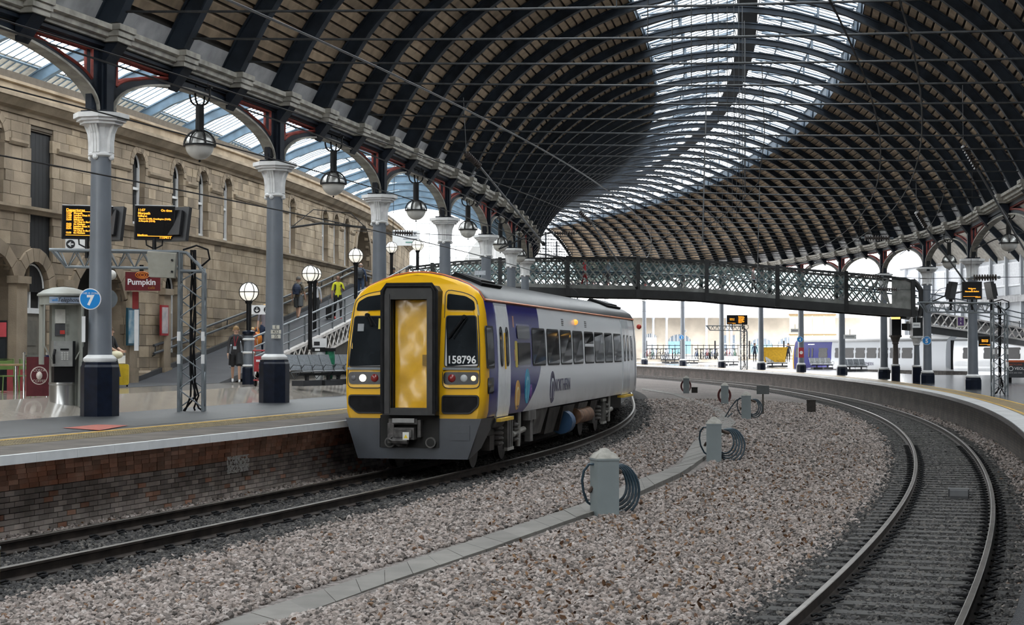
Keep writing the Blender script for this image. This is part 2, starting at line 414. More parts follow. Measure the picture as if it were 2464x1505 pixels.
st_dk = stone_mat('oiled_stone', [(0,(.012,.012,.012)), (.4,(.028,.026,.026)), (.8,(.05,.046,.043)), (1,(.11,.10,.09))])
floor = struct('floor')
gm = MB()
rs = [262, 262.8, 263.4, 264, 264.6, 265.2, 265.9, 266.1, 266.6, 267.4, 268.2, 268.75, 269.2] + [269.7 + .6*i for i in range(10)] + [275.65, 276.2, 277, 277.7, 278.3, 278.7, 281]
an = [-50 + 2.5*i for i in range(10)] + [-25 + .35*i for i in range(150)]
idx = {}
for i, a in enumerate(an):
    for j, r in enumerate(rs):
        p = pol(r, a); idx[i, j] = gm.pt((p.x, p.y, zground(r, p.y)))
for i in range(len(an)-1):
    for j in range(len(rs)-1):
        am_ = (an[i]+an[i+1])/2; rm = (rs[j]+rs[j+1])/2; rm = rm - sh1(am_) if rm < 272 else rm; gm.mi = 1 if (266.0 < rm < 268.7 or 275.6 < rm < 278.0) else 0
        gm.face(idx[i,j], idx[i,j+1], idx[i+1,j+1], idx[i+1,j])
gm.build('ballast_bed', [ball_lt, ball_dk], floor, smooth=True, label='pinkish grey ballast with darker oiled track beds')
# loose stones, instanced
protos = {}
for nm, m in (('pale', st_lt), ('dark', st_dk)):
    c = bpy.data.collections.new('stone_shapes_' + nm)
    for i in range(6):
        bm = bmesh.new(); bmesh.ops.create_icosphere(bm, subdivisions=1, radius=1.0)
        rg = random.Random(i*7+3)
        for v in bm.verts:
            v.co = Vector((v.co.x*1.15, v.co.y*.9, v.co.z*.62)) * rg.uniform(.78, 1.2)
        me = bpy.data.meshes.new('stone'); bm.to_mesh(me); bm.free(); me.materials.append(m)
        c.objects.link(bpy.data.objects.new('stone', me))
    protos[nm] = c
def scatter(name, coll, pts, smin, smax, label):
    me = bpy.data.meshes.new(name); me.from_pydata(pts, [], [])
    o = link(me, name, None, kind='stuff', label=label, category='leaves' if 'leaf' in name else 'ballast')
    ng = bpy.data.node_groups.new(name + '_scatter', 'GeometryNodeTree')
    ng.interface.new_socket('Geometry', in_out='INPUT', socket_type='NodeSocketGeometry'); ng.interface.new_socket('Geometry', in_out='OUTPUT', socket_type='NodeSocketGeometry')
    n = ng.nodes; l = ng.links; gi = n.new('NodeGroupInput'); go = n.new('NodeGroupOutput')
    ip = n.new('GeometryNodeInstanceOnPoints'); ci = n.new('GeometryNodeCollectionInfo'); ci.inputs[0].default_value = coll; ci.inputs['Separate Children'].default_value = True; ci.inputs['Reset Children'].default_value = True
    rv = n.new('FunctionNodeRandomValue'); rv.data_type = 'FLOAT_VECTOR'; rv.inputs[0].default_value = (-1.1, -1.1, 0); rv.inputs[1].default_value = (1.1, 1.1, 6.28)
    rs_ = n.new('FunctionNodeRandomValue'); rs_.data_type = 'FLOAT'; rs_.inputs[2].default_value = smin; rs_.inputs[3].default_value = smax; rs_.inputs['Seed'].default_value = 5
    ip.inputs['Pick Instance'].default_value = True
    l.new(gi.outputs[0], ip.inputs['Points']); l.new(ci.outputs[0], ip.inputs['Instance']); l.new(rv.outputs[0], ip.inputs['Rotation']); l.new(rs_.outputs[1], ip.inputs['Scale']); l.new(ip.outputs[0], go.inputs[0])
    md = o.modifiers.new('scatter', 'NODES'); md.node_group = ng; return o
TR_L = [(600,1478),(929,1370),(1130,1304),(1330,1237),(1425,1206),(1543,1152),(1593,1136),(1638,1116),(1666,1067),(1700,1030),(1728,1002),(1707,978),(1679,971),(1619,950),(1545,938)]
TR_R = [(669,1498),(929,1405),(1184,1319),(1367,1253),(1440,1228),(1553,1178),(1644,1136),(1699,1097),(1735,1050),(1771,1017),(1748,997),(1731,982),(1668,961),(1631,948),(1545,934)]
ZT = -.165
TL = [G(500,1511,ZT)] + [G(x,y,ZT) for x,y in TR_L]; TRR = [G(590,1524,ZT)] + [G(x,y,ZT) for x,y in TR_R]
def near_trough(x, y):
    for i in range(len(TL)-1):
        m0, m1 = (TL[i]+TRR[i])/2, (TL[i+1]+TRR[i+1])/2
        d = m1 - m0; t = clamp(((x-m0.x)*d.x + (y-m0.y)*d.y)/(d.x*d.x+d.y*d.y)); q = m0 + d*t
        w = lerp((TL[i]-TRR[i]).length, (TL[i+1]-TRR[i+1]).length, t)/2*.93; w = min(w, .36)
        if (q.x-x)**2 + (q.y-y)**2 < w*w: return True
    return False
rg = random.Random(3)
A_, B_, C_, D_ = [], [], [], []
def try_pt(y0, y1, n, out_l, out_d, sink):
    for _ in range(n):
        y = rg.uniform(y0, y1); x = rg.uniform(-.325*y, .325*y); r = math.hypot(x-CX, y-CY)
        if not (265.5 < r < 279.2): continue
        edge = rg.gauss(0, .12)
        aa = math.degrees(math.atan2(y-CY, x-CX)); r1 = r - sh1(aa) if r < 272 else r
        dark = 265.98 < r1+edge < 268.85 or 275.55 < r+edge < 278.2
        if min(abs(r1-266.65), abs(r1-268.12), abs(r-276.22), abs(r-277.68)) < .09: continue
        if 3.0 < y < 45 and near_trough(x, y): continue
        z = zground(r, y) + sink + rg.uniform(-.010, .012)
        if 275.6 < r < 278.2: z -= .002
        (out_d if dark else out_l).append((x, y, z))
try_pt(11.5, 20, 52000, A_, B_, .012); try_pt(20, 30, 56000, A_, B_, .012); try_pt(30, 48, 46000, C_, D_, .01); E_, F2_ = [], []; try_pt(48, 84, 60000, E_, F2_, .0)
scatter('ballast_stones', protos['pale'], A_, .022, .045, 'loose pinkish grey ballast stones in the foreground')
scatter('oily_stones', protos['dark'], B_, .024, .045, 'oil-blackened stones between the near rails')
scatter('far_ballast_stones', protos['pale'], C_, .034, .055, 'loose grey ballast stones beyond the second post')
scatter('far_oily_stones', protos['dark'], D_, .032, .05, 'blackened stones of the track bed farther off')
scatter('distant_ballast_stones', protos['pale'], E_, .045, .075, 'coarse grey ballast around the farther hydrant posts')
scatter('distant_oily_stones', protos['dark'], F2_, .04, .065, 'blackened stones on the far bend of the right track')
lc = bpy.data.collections.new('leaf_shapes'); lfm = stone_mat('dead_leaf', [(0,(.05,.022,.010)), (.4,(.09,.042,.017)), (.8,(.14,.07,.03)), (1,(.19,.12,.065))])
for i in range(3):
    me = bpy.data.meshes.new('leaf'); me.from_pydata([(-1,0,0),(-.3,.5,.25),(.6,.35,.1),(1,0,.3),(.4,-.45,.15),(-.4,-.4,-.05)], [], [(0,1,2,3,4,5)]); me.materials.append(lfm); lc.objects.link(bpy.data.objects.new('leaf', me))
LF = []
while len(LF) < 1300:
    y = rg.uniform(13, 46); x = rg.uniform(-.02*y, .25*y); r = math.hypot(x-CX, y-CY)
    if 269.2 < r < 275.4 and not near_trough(x, y) and rg.random() < .25 + .75*clamp((r-270)/2): LF.append((x, y, zground(r, y) + .05))
scatter('leaf_litter', lc, LF, .022, .05, 'scattered dead brown leaves on the ballast')
# cable trough lids
tro = thing('cable_trough', 'grey concrete trough lids winding through the ballast', 'path')
cum = [0]
for i in range(1, len(TL)): cum.append(cum[-1] + ((TL[i]+TRR[i])/2 - (TL[i-1]+TRR[i-1])/2).length)
def at_s(s):
    for i in range(len(cum)-1):
        if s <= cum[i+1]: t = (s-cum[i])/(cum[i+1]-cum[i]); return TL[i].lerp(TL[i+1], t), TRR[i].lerp(TRR[i+1], t)
    return TL[-1], TRR[-1]
s = 0; lid = mat('trough_lid', (.145,.136,.124), .85, var=.12, scale=3, rnd=.10, bump=.2, bscale=60)
while s < cum[-1]-.1:
    e = min(s + .72, cum[-1]); a, b = at_s(s+.008); c, d = at_s(e-.008); dz = Vector((0,0,rg.uniform(0,.01)))
    mb = MB(); dn = Vector((0,0,-.12)); mb.add([a+dz,b+dz,d+dz,c+dz,a+dn,b+dn,d+dn,c+dn], [(0,1,2,3),(7,6,5,4),(0,4,5,1),(1,5,6,2),(2,6,7,3),(3,7,4,0)])
    mb.build('trough_lid', lid, tro); s = e
# ---- left platform
p1 = struct('platform_near_left')
p1s = MB(); A0, A1 = -50, 14
p1s.sweep([(-.55, ZP1-.02), (-.55, -.3), (-6.2, -.3), (-6.2, ZP1), (-.62, ZP1)], R_E1, A0, A1, 140, rf=sh1)
p1s.build('platform_deck', asphalt, p1)
w = MB(); w.sweep([(-.50, -.3), (-.50, .78), (-.60, .78), (-.60, -.3)], R_E1, A0, A1, 140, rf=sh1); w.build('wall_core', mortar, p1)
n = 54; a = A0
da = .95/R_E1*180/PI; a = -20.5; i = 0
whl = mat('white_edge', (.68,.69,.70), .6, var=.05, scale=5)
edge_w = MB()
while a < 1:
    mb = MB(); g = .006/R_E1*180/PI; mb.sweep([(-1.36, ZP1-.11), (-.015, ZP1-.11), (-.015, ZP1+.004), (-1.36, ZP1+.004)], R_E1, a+g, a+da-g, 2, rf=sh1); s_ = mb.build('coping_slab', copingm, p1)
    e = MB(); e.sweep([(-.07, ZP1+.008), (-.07, ZP1-.115), (0, ZP1-.115), (0, ZP1+.008)], R_E1, a+g*.6, a+da-g*.6, 2, rf=sh1); e.build('painted_nose', whl, s_, label='white painted platform edge')
    a += da
tb = MB(); tb.sweep([(-2.20, ZP1), (-2.20, ZP1+.006), (-1.37, ZP1+.006), (-1.37, ZP1)], R_E1, A0, A1, 140, rf=sh1); tb.build('tactile_strip', tactile, p1, label='worn yellowish tactile paving')
tb = MB(); tb.sweep([(-2.36, ZP1), (-2.36, ZP1+.008), (-2.23, ZP1+.008), (-2.23, ZP1)], R_E1, A0, A1, 140, rf=sh1); tb.build('yellow_line', yellowln, p1, label='yellow safety line')
studs = MB(); studs.r = None
for a in [ -19.2 + i*.016 for i in range(240)]:
    for q in range(6):
        c = pol(R_E1 - 1.43 - .135*q, a, ZP1+.006); studs.add([c+Vector((-.016,-.016,0)), c+Vector((.016,-.016,0)), c+Vector((.016,.016,0)), c+Vector((-.016,.016,0)), c+Vector((0,0,.012))], [(0,1,4),(1,2,4),(2,3,4),(3,0,4)])
so = studs.build('tactile_studs', tactile, p1); so['kind'] = 'stuff'
rm_ = MB(); pa, pb, pc, pd = [G(x,y,ZP1+.014) for x,y in ((150,1030),(235,1022),(310,1024),(240,1036))]; rm_.quad(pa,pb,pc,pd); rm_.build('red_marking', mat('red_floor_paint', (.30,.06,.035), .6, var=.3), p1, label='faded red painted panel on the platform')
# bricks of the platform wall
def brick_row(mbs, r, a, z0, z1, proud, single, m, parent, L=.225, jo=.006):
    da_ = L/r*180/PI; g = jo/r*180/PI
    mb = MB(); mb.sweep([(-.12, z0+.005), (proud, z0+.005), (proud, z1-.005), (-.12, z1-.005)], r, a+g, a+da_-g, 1)
    return mb
rb = MB(); rb.r = []; nb = 0; brg = random.Random(11)
courses = []
z = -.26
while z < .80: courses.append(z); z += .075
da_ = .225/R_E1*180/PI
for ci, z in enumerate(courses):
    top = ci - (len(courses) - 5)
    pr = 0 if top < 0 else .075*(top+1)
    a = -19.9 + (da_/2 if ci % 2 else 0)
    while a < -14.6:
        jit = brg.uniform(-.006, .006)
        mb = brick_row(None, R_E1-.44, a, z, z+.075, pr*.8 + jit, True, brickm, p1)
        if nb < 295 and -18.6 < a < -17.4: mb.build('brick', brickm if (top >= -1 or brg.random() < .10) else brickm2, p1); nb += 1
        else:
            b0 = len(rb.v); rb.v += mb.v; rr = brg.random(); rb.f += [tuple(i+b0 for i in f) for f in mb.f]; mi_ = 0 if (top >= -1 or brg.random() < .10) else 1
            rb.m += [mi_]*len(mb.f); rb.r += [rr]*len(mb.f)
        a += da_
rb.build('brickwork', [brickm, brickm2], p1, kind='stuff')
lime = MB()     # white lime patch and paint marks left on the bricks
def wallpt(px, z, d=.0): 
    a = angof(px, R_E1-.44, -21, -10); return pol(R_E1-.40+d, a, z)
for px, z0, z1, wd_ in ((570,.20,.62,46),):
    prg = random.Random(2)
    for _ in range(500):
        x = px + prg.uniform(-26,26); zz = prg.uniform(z0,z1); s_ = prg.uniform(.012,.03)
        a, b = wallpt(x, zz, -.01), wallpt(x+4, zz, -.01); t = (b-a).normalized()*s_
        lime.quad(a-t, a+t, a+t+Vector((0,0,s_*1.1)), a-t*.7+Vector((0,0,s_)))
lime.build('lime_patch', mat('lime_white', (.80,.80,.78), .9, var=.15, scale=14), p1, label='white lime patch on the brick wall')
# ---- right platform
p2 = struct('platform_curving_right'); t2 = MB()
A2, A3 = -50, 22
t2.sweep([(-.02, -.12), (-.02, 0), (7.6, 0), (7.6, -.12)], R_E2, A2, A3, 110, zplat2); t2.sweep([(7.6, -.12), (7.6, 0), (22, 0), (22, -.12)], R_E2, A2, 1.0, 60, zplat2)
t2.build('platform_deck', mat('wet_asphalt', (.038,.041,.046), .16, spec=.35, var=.35, scale=.8, bump=.15, bscale=60), p2)
w2 = MB(); w2.sweep([(.42, -1.3), (.42, -.12), (.6, -.12), (.6, -1.3)], R_E2, A2, A3, 110, zplat2)
def brickwall_mat(name, c1, c2, mo, bw, bh):
    m = bpy.data.materials.new(name); m.use_nodes = True; nt = m.node_tree; n = nt.nodes; l = nt.links; b = n['Principled BSDF']; b.inputs['Roughness'].default_value = .85
    tc = n.new('ShaderNodeTexCoord'); sp = n.new('ShaderNodeSeparateXYZ'); l.new(tc.outputs['Object'], sp.inputs[0]); co = n.new('ShaderNodeCombineXYZ'); l.new(sp.outputs[1], co.inputs[0]); l.new(sp.outputs[2], co.inputs[1])
    br = n.new('ShaderNodeTexBrick'); br.inputs['Scale'].default_value = 1; br.inputs['Brick Width'].default_value = bw; br.inputs['Row Height'].default_value = bh; br.inputs['Mortar Size'].default_value = .008
    br.inputs['Color1'].default_value = (*c1,1); br.inputs['Color2'].default_value = (*c2,1); br.inputs['Mortar'].default_value = (*mo,1); l.new(co.outputs[0], br.inputs['Vector'])
    nz = n.new('ShaderNodeTexNoise'); nz.inputs['Scale'].default_value = 1.1; nz.inputs['Detail'].default_value = 6; l.new(tc.outputs['Object'], nz.inputs['Vector'])
    mr = n.new('ShaderNodeMapRange'); mr.inputs['From Min'].default_value = .3; mr.inputs['From Max'].default_value = .7; mr.inputs['To Min'].default_value = .5; mr.inputs['To Max'].default_value = 1.3; l.new(nz.outputs['Fac'], mr.inputs['Value'])
    mx = n.new('ShaderNodeMix'); mx.data_type = 'RGBA'; mx.blend_type = 'MULTIPLY'; mx.inputs[0].default_value = 1; l.new(br.outputs[0], mx.inputs[6]); l.new(mr.outputs[0], mx.inputs[7]); l.new(mx.outputs[2], b.inputs['Base Color'])
    bp = n.new('ShaderNodeBump'); bp.inputs['Distance'].default_value = .02; bp.invert = True; l.new(br.outputs['Fac'], bp.inputs['Height']); l.new(bp.outputs[0], b.inputs['Normal']); return m
w2.build('platform_wall', brickwall_mat('far_brick', (.10,.075,.062), (.06,.05,.045), (.04,.035,.032), .23, .078), p2, label='dark stained brick wall of the curved platform')
for j, (d, zt) in enumerate(((.36,-.36),(.27,-.285),(.18,-.21))):
    cb = MB(); cb.sweep([(d, zt), (d, zt+.07), (.5, zt+.07), (.5, zt)], R_E2, A2, A3, 110, zplat2); cb.build('corbel_course', mat('sooty_brick',(.06,.05,.045),.85,var=.4), p2)
a = -18; da = 1.5/R_E2*180/PI
while a < 16:
    mb = MB(); g = .006/R_E2*180/PI; mb.sweep([(0, -.12), (.55, -.12), (.55, .004), (0, .004)], R_E2, a+g, a+da-g, 2, zplat2); mb.build('coping_slab', mat('pale_coping', (.42,.42,.42), .6, var=.15, scale=4, rnd=.08), p2); a += da
tb = MB(); tb.sweep([(.56, 0), (.56, .006), (1.35, .006), (1.35, 0)], R_E2, A2, A3, 110, zplat2); tb.build('tactile_strip', mat('tactile_brown', (.16,.12,.06), .5, var=.35, scale=3), p2)
for d in (.62, 1.38):
    tb = MB(); tb.sweep([(d, 0), (d, .008), (d+.09, .008), (d+.09, 0)], R_E2, A2, A3, 110, zplat2); tb.build('yellow_line', yellowln, p2)
for i in range(46):       # worn yellow hatching on the nearer stretch
    a = -11.6 + i*.11; mb = MB(); q = [pol(R_E2+.7, a), pol(R_E2+1.38, a+.10), pol(R_E2+1.38, a+.115), pol(R_E2+.7, a+.018)]
    mb.quad(*[Vector((p.x,p.y,zplat2(p.y)+.010)) for p in q]); mb.build('hatch_stripe', yellowln, p2)
# ---- tracks
def rail_profile(): return [(-.07,-.16),(.07,-.16),(.07,-.145),(.012,-.12),(.012,-.04),(.036,-.03),(.036,-.004),(.028,0),(-.028,0),(-.036,-.004),(-.036,-.03),(-.012,-.04),(-.012,-.12),(-.07,-.145)]
def track(label, r0, a0, a1, zf, sl0, sl1, clip_until, sl_z, rf=None):
    t = thing('railway_track', label, 'track', group=None)
    for dr in (-.735, .735):
        mb = MB(); mb.sweep(rail_profile(), r0+dr, a0, a1, 160, zf, rf=rf); rl = mb.build('rail', railm, t, smooth=30)
        hd = MB(); hd.sweep([(-.029,0),(-.034,-.003),(.034,-.003),(.029,0),(.026,.002),(-.026,.002)], r0+dr, a0, a1, 160, zf, rf=rf); hd.build('rail_head', railtop, rl, label='polished running surface')
    sm = MB(); sm.prism([(-1.25,0),(1.25,0),(1.25,.10),(1.2,.13),(-1.2,.13),(-1.25,.10)], lambda u,v: (u,-.125,v-.28), lambda u,v: (u,.125,v-.28)); sme = sm.mesh('sleeper', sleeperm)
    cm = MB(); cm.tube([(.02,-.07,0),(.09,-.075,.03),(.13,-.02,.035),(.09,.04,.045),(.03,.05,.05),(.0,-.01,.04)], .016, 5); cm.box(.0,.1,-.05,.05,-.03,.0); cme = cm.mesh('rail_clip', rubber)
    a = sl0; da = .66/r0*180/PI
    while a < sl1:
        q = pol(r0, a); M_ = pframe(r0 + (rf(a) if rf else 0), a, (zf(q.y) if zf else 0) + sl_z)
        so_ = link(sme, 'sleeper', t, M=M_)
        if q.y < clip_until:
            for dr in (-.735, .735):
                for sgn in (-1, 1):
                    c_ = link(cme, 'rail_clip', so_); c_.matrix_local = Matrix.Translation((dr + sgn*.06, 0, -.15)) @ Matrix.Rotation(0 if sgn > 0 else PI, 4, 'Z')
        a += da
    return t
track('track with two dark rails running under the yellow-fronted train', R_T1, -24, 14, None, -19.6, -10, 40, -.02, sh1)
track('empty curving track beside the right-hand platform', R_T2, -24, 17, zrail2, -20.5, 4, 48, .0)
# ================================================================ colonnades
ORD = ['first','second','third','fourth','fifth','sixth','seventh','eighth','ninth','tenth','eleventh','twelfth']
def column(M, ped, ctop, label, group, post_h, pw=.39, sr=.235, mkcap=True):
    t = thing('iron_column', label, 'column', M, group)
    o8 = PI/8
    mb = MB(); mb.lathe([(pw*1.0,0),(pw*1.0,ped-.10),(pw*.93,ped-.05),(pw*.93,ped)], 8, rot=o8); mb.build('pedestal', navy, t, label='dark navy octagonal pedestal')
    mb = MB(); mb.lathe([(pw*.80,ped),(pw*.86,ped+.03),(pw*.86,ped+.08),(pw*.72,ped+.13),(sr+.02,ped+.15)], 20); mb.build('base_ring', white, t, smooth=True, label='white base ring')
    zt = ctop - .88
    mb = MB(); mb.lathe([(sr+.01,ped+.14),(sr,ped+.5),(sr*.86,zt+.05)], 20); mb.build('shaft', colgrey, t, smooth=True)
    c = MB()
    c.lathe([(sr*.88,zt),(sr*1.12,zt+.03),(sr*1.12,zt+.07),(sr*.9,zt+.10)], 16)
    c.lathe([(sr*.82,zt+.08),(sr*.9,zt+.35),(sr*1.15,zt+.6),(sr*1.5,zt+.68)], 16)
    for q in range(4):      # fluted consoles
        an_ = q*PI/2
        for j in (-1, 0, 1):
            f = lambda u, v, d=0.0, an_=an_, j=j: ((u)*cos(an_) - (j*.062+d)*sin(an_), (u)*sin(an_) + (j*.062+d)*cos(an_), v)
            poly = [(sr*.7,zt+.09),(sr*1.05,zt+.09),(sr*1.05,zt+.3),(sr*1.15,zt+.48),(sr*1.42,zt+.62),(sr*1.5,zt+.68),(sr*.7,zt+.68)]
            c.prism(poly, lambda u,v: f(u,v,-.027), lambda u,v: f(u,v,.027))
        c.ball((sr*1.0*cos(an_), sr*1.0*sin(an_), zt-.01), .06, 8, 5)
    def slab(h, z0, z1):     # re-entrant square abacus
        k = h*.42
        poly = [(h,-k),(h,k),(h*.8,k*1.5),(k*1.5,h*.8),(k,h),(-k,h),(-k*1.5,h*.8),(-h*.8,k*1.5),(-h,k),(-h,-k),(-h*.8,-k*1.5),(-k*1.5,-h*.8),(-k,-h),(k,-h),(k*1.5,-h*.8),(h*.8,-k*1.5)]
        c.prism(poly, lambda u,v: (u,v,z0), lambda u,v: (u,v,z1))
    slab(.40, zt+.66, zt+.72); slab(.46, zt+.72, zt+.78); slab(.52, zt+.78, zt+.88)
    c.build('capital', white, t, label='white fluted capital with stepped abacus')
    p = MB(); p.box(-.20,.20,-.14,.14,ctop,ctop+post_h); p.box(-.14,.14,-.24,.24,ctop,ctop+post_h); p.box(-.3,.3,-.3,.3,ctop,ctop+.06)
    p.build('post', irondk, t, label='dark blue iron post above the capital')
    return t
def arch_bay(p0, p1, ctop, top, label, group, corbels=3, side=1):   # p0,p1: column bases (z = level of ctop offset), side=+1 faces the tracks
    d = p1 - p0; L = math.hypot(d.x, d.y); rz = math.atan2(d.y, d.x) - PI/2
    t = thing('arcade_arch', label, 'arch', frame((p0.x, p0.y, p0.z), rz), group)
    sl = (p1.z - p0.z)/L
    zs = ctop + .05; za = top - .50; e0 = .30
    N = 14; hw = L/2
    def za_(y):   # soffit
        q = (hw - y)/(hw - e0); q = max(-1, min(1, q)); return zs + (za - .10 - zs)*math.sqrt(max(0, 1 - abs(q)**2.0)) 
    ys = [e0 + (hw - e0)*(1 - cos(PI/2*i/N)) for i in range(N+1)]
    sh = lambda y, z: z + sl*y
    ys2 = [.4 + (hw-.4)*i/40 for i in range(41)]
    def zb(y): return za_(y) + .19 + .13*clamp(1-(y-e0)/1.2)
    def half(m):
        Y_ = (lambda y: y) if not m else (lambda y: L - y)
        mb = MB()
        for x in (-.07, .07):
            for a, b in zip(ys, ys[1:]):
                for z_lo, z_hi in ((lambda y: za_(y), lambda y: min(zb(y), za+.14)),):
                    mb.quad((x,Y_(a),sh(Y_(a),z_lo(a))), (x,Y_(b),sh(Y_(b),z_lo(b))), (x,Y_(b),sh(Y_(b),max(z_hi(b),z_lo(b)))), (x,Y_(a),sh(Y_(a),max(z_hi(a),z_lo(a)))))
        mb.build('spandrel_rib', irondk, t)
        so = MB()
        for a, b in zip(ys, ys[1:]):
            so.add([(-.15,Y_(a),sh(Y_(a),za_(a))),(.15,Y_(a),sh(Y_(a),za_(a))),(.15,Y_(b),sh(Y_(b),za_(b))),(-.15,Y_(b),sh(Y_(b),za_(b))),
                    (-.15,Y_(a),sh(Y_(a),za_(a)+.05)),(.15,Y_(a),sh(Y_(a),za_(a)+.05)),(.15,Y_(b),sh(Y_(b),za_(b)+.05)),(-.15,Y_(b),sh(Y_(b),za_(b)+.05))], [(0,1,2,3),(7,6,5,4),(0,4,5,1),(2,6,7,3),(1,5,6,2),(3,7,4,0)])
        so.build('soffit_trim', cream, t, label='cream moulding along the arch soffit')
        op = [y for y in ys2 if zb(y) < za + .02 and y > .52]
        if op:
            pts = [(.50, zb(.5))] + [(y, zb(y)) for y in op if y > .55] + [(op[-1]+.12, za+.08), (.50, za+.08)]
            fr = MB()
            for x in (-.075, .075): fr.tube([(x, Y_(y), sh(Y_(y), z)) for y, z in pts] + [(x, Y_(pts[0][0]), sh(Y_(pts[0][0]), pts[0][1]))], .036, 4)
            fr.build('red_frame', ironred, t, label='red iron frame of the spandrel opening')
            pl = MB(); pl.box(-.07,.07,min(Y_(.18),Y_(.50)),max(Y_(.18),Y_(.50)),zs,za+.14); pl.build('spandrel_post', irondk, t)
    half(False); half(True)
    g = MB(); pr = [(-.12,za+.10),(.12,za+.10),(.12,za+.12),(.2,za+.16),(.2,za+.34),(.12,za+.38),(.12,top),(-.12,top)]
    g.prism(pr, lambda x,z: (x,0,z), lambda x,z: (x,L,z+sl*L)); g.build('girder', irondk, t, label='dark blue girder')
    c = MB(); s = side
    pr = [(s*.05,top-.26),(s*.26,top-.24),(s*.27,top-.18),(s*.34,top-.16),(s*.36,top-.06),(s*.44,top-.03),(s*.44,top+.08),(s*.05,top+.10)]
    c.prism(pr, lambda x,z: (x,0,z), lambda x,z: (x,L,z+sl*L)); c.build('cornice', cream, t, label='cream moulded cornice')
    for q in range(corbels):
        yy = L*q/corbels; z0 = top + sl*yy
        cb = MB(); pr = [(s*.1,z0-.75),(s*.22,z0-.6),(s*.42,z0-.34),(s*.48,z0-.26),(s*.1,z0-.26)]
        cb.prism(pr, lambda x,z: (x,yy-.22,z), lambda x,z: (x,yy+.22,z)); o_ = cb.build('corbel', irondk, t)
        cp = MB(); cp.box(min(s*.1,s*.52),max(s*.1,s*.52),yy-.30,yy+.30,z0-.25,z0-.14); cp.box(min(s*.1,s*.56),max(s*.1,s*.56),yy-.34,yy+.34,z0-.14,z0-.02); cp.box(min(s*.1,s*.60),max(s*.1,s*.60),yy-.36,yy+.36,z0-.02,z0+.10); cp.build('corbel_cap', cream, o_)
    return t
def floodlight(M, label):
    t = thing('floodlight', label, 'floodlight', M, 'black floodlights on the capitals')
    mb = MB(); mb.box(-.09,.09,-.12,.12,.12,.34); mb.build('housing', black, t); mb = MB(); mb.box(-.02,.02,-.14,-.125,0,.2); mb.box(-.02,.02,.125,.14,0,.2); mb.box(-.05,.05,-.14,.14,0,.02); mb.build('yoke', black, t); return t
ZC1 = 7.09; TOP1 = 8.78
colL = []
for i in range(-1, 12):
    a = AL0 + 3*DA*i; colL.append((i, a))
    n = i
    if i >= 0:
        lab = ['grey iron column nearest the camera with a round blue zone sign', 'grey iron column with a small white number plate beside the ramp', 'grey iron column rising behind the left edge of the train roof', 'grey column fourth along the left row above the train roof', 'grey column fifth along the left row behind the train'][i] if i < 5 else f'grey column, {ORD[i]} from the camera in the left row'
    else: lab = 'grey column of the left row just outside the picture'
    if i < 0: continue
    column(pframe(R_COL, a, ZP1), 1.10, ZC1-ZP1, lab, 'columns of the left arcade', TOP1-ZC1-.02)
    if 1 <= i <= 4:
        for s_, w_ in ((-1, 'near'), (1, 'far')):
            floodlight(pframe(R_COL, a, ZC1) @ Matrix.Translation((0, s_*.38, 0)), f'black floodlight on the {w_} side of the {ORD[i]} left column capital')
for j, (i, a) in enumerate(colL[:-1]):
    lab = 'dark blue iron arch at the top left edge of the picture' if i < 0 else f'dark blue arch with red spandrel frames between left columns {ORD[i]} and {ORD[i+1]}'
    arch_bay(pol(R_COL, a, 0), pol(R_COL, colL[j+1][1], 0), ZC1, TOP1, lab, 'arches of the left arcade')
# pendants
opal = mat('opal_glass', (.50,.49,.46), .25, var=.06); reflm = mat('spun_metal', (.30,.30,.29), .32, .7, var=.12, scale=3)
def pendant(M, drop, label, stem=None):     # M at the arch crown, globe centre drop below
    t = thing('pendant_lamp', label, 'lamp', M, 'pendant globe lamps'); z = -drop; R_ = .33
    mb = MB(); mb.ball((0,0,z), R_, 20, 7, z0=-1, z1=0); mb.build('glass_bowl', opal, t, smooth=60)
    mb = MB(); mb.ball((0,0,z), R_, 20, 7, z0=0, z1=1); mb.build('reflector', reflm, t, smooth=60)
    fr = MB()
    for q in range(3):
        aa = q*PI/3*1 + .3
        fr.tube([((R_+.03)*cos(th)*cos(aa), (R_+.03)*cos(th)*sin(aa), z+(R_+.03)*sin(th)) for th in [PI*k/12 for k in range(13)]], .024, 4)
    fr.lathe([(R_+.01,z-.02),(R_+.05,z-.02),(R_+.05,z+.02),(R_+.01,z+.02)], 20, cap=False); fr.ball((0,0,z-R_-.03), .03, 6, 4)
    fr.build('cage', black, t)
    st = MB(); st.cyl((0,0,z+R_), (0,0,z+R_+.62), .10, n=10); st.build('stem', black, t)
    yk = MB(); zz = z+R_+.62
    for q in range(4):
        aa = q*PI/2; pts = [(.04,zz-.02),(.14,zz),(.22,zz+.08),(.25,zz+.2),(.25,zz+.36)]
        yk.tube([(x*cos(aa), x*sin(aa), h) for x, h in pts], .025, 5)
        yk.box(.25*cos(aa)-.05,.25*cos(aa)+.05,.25*sin(aa)-.05,.25*sin(aa)+.05,zz+.36,zz+.40); yk.cyl((.20*cos(aa),.20*sin(aa),zz+.4),(.20*cos(aa),.20*sin(aa),max(zz+.5,-.0)),.014,n=4)
    yk.build('yoke', black, t); return t
pl_ = ['nearest pendant globe lamp, hanging left of the second column', 'second pendant globe lamp, between the second and third left columns', 'third pendant globe lamp, left of the fourth column capital', 'fourth pendant globe lamp under the left arcade', 'fifth pendant globe lamp, small, deep in the left arcade', 'sixth pendant globe lamp, farthest in the left arcade']
for i in range(6): pendant(pframe(R_COL, AL0 + 3*DA*(i+.5), TOP1-.5), 1.28, pl_[i])
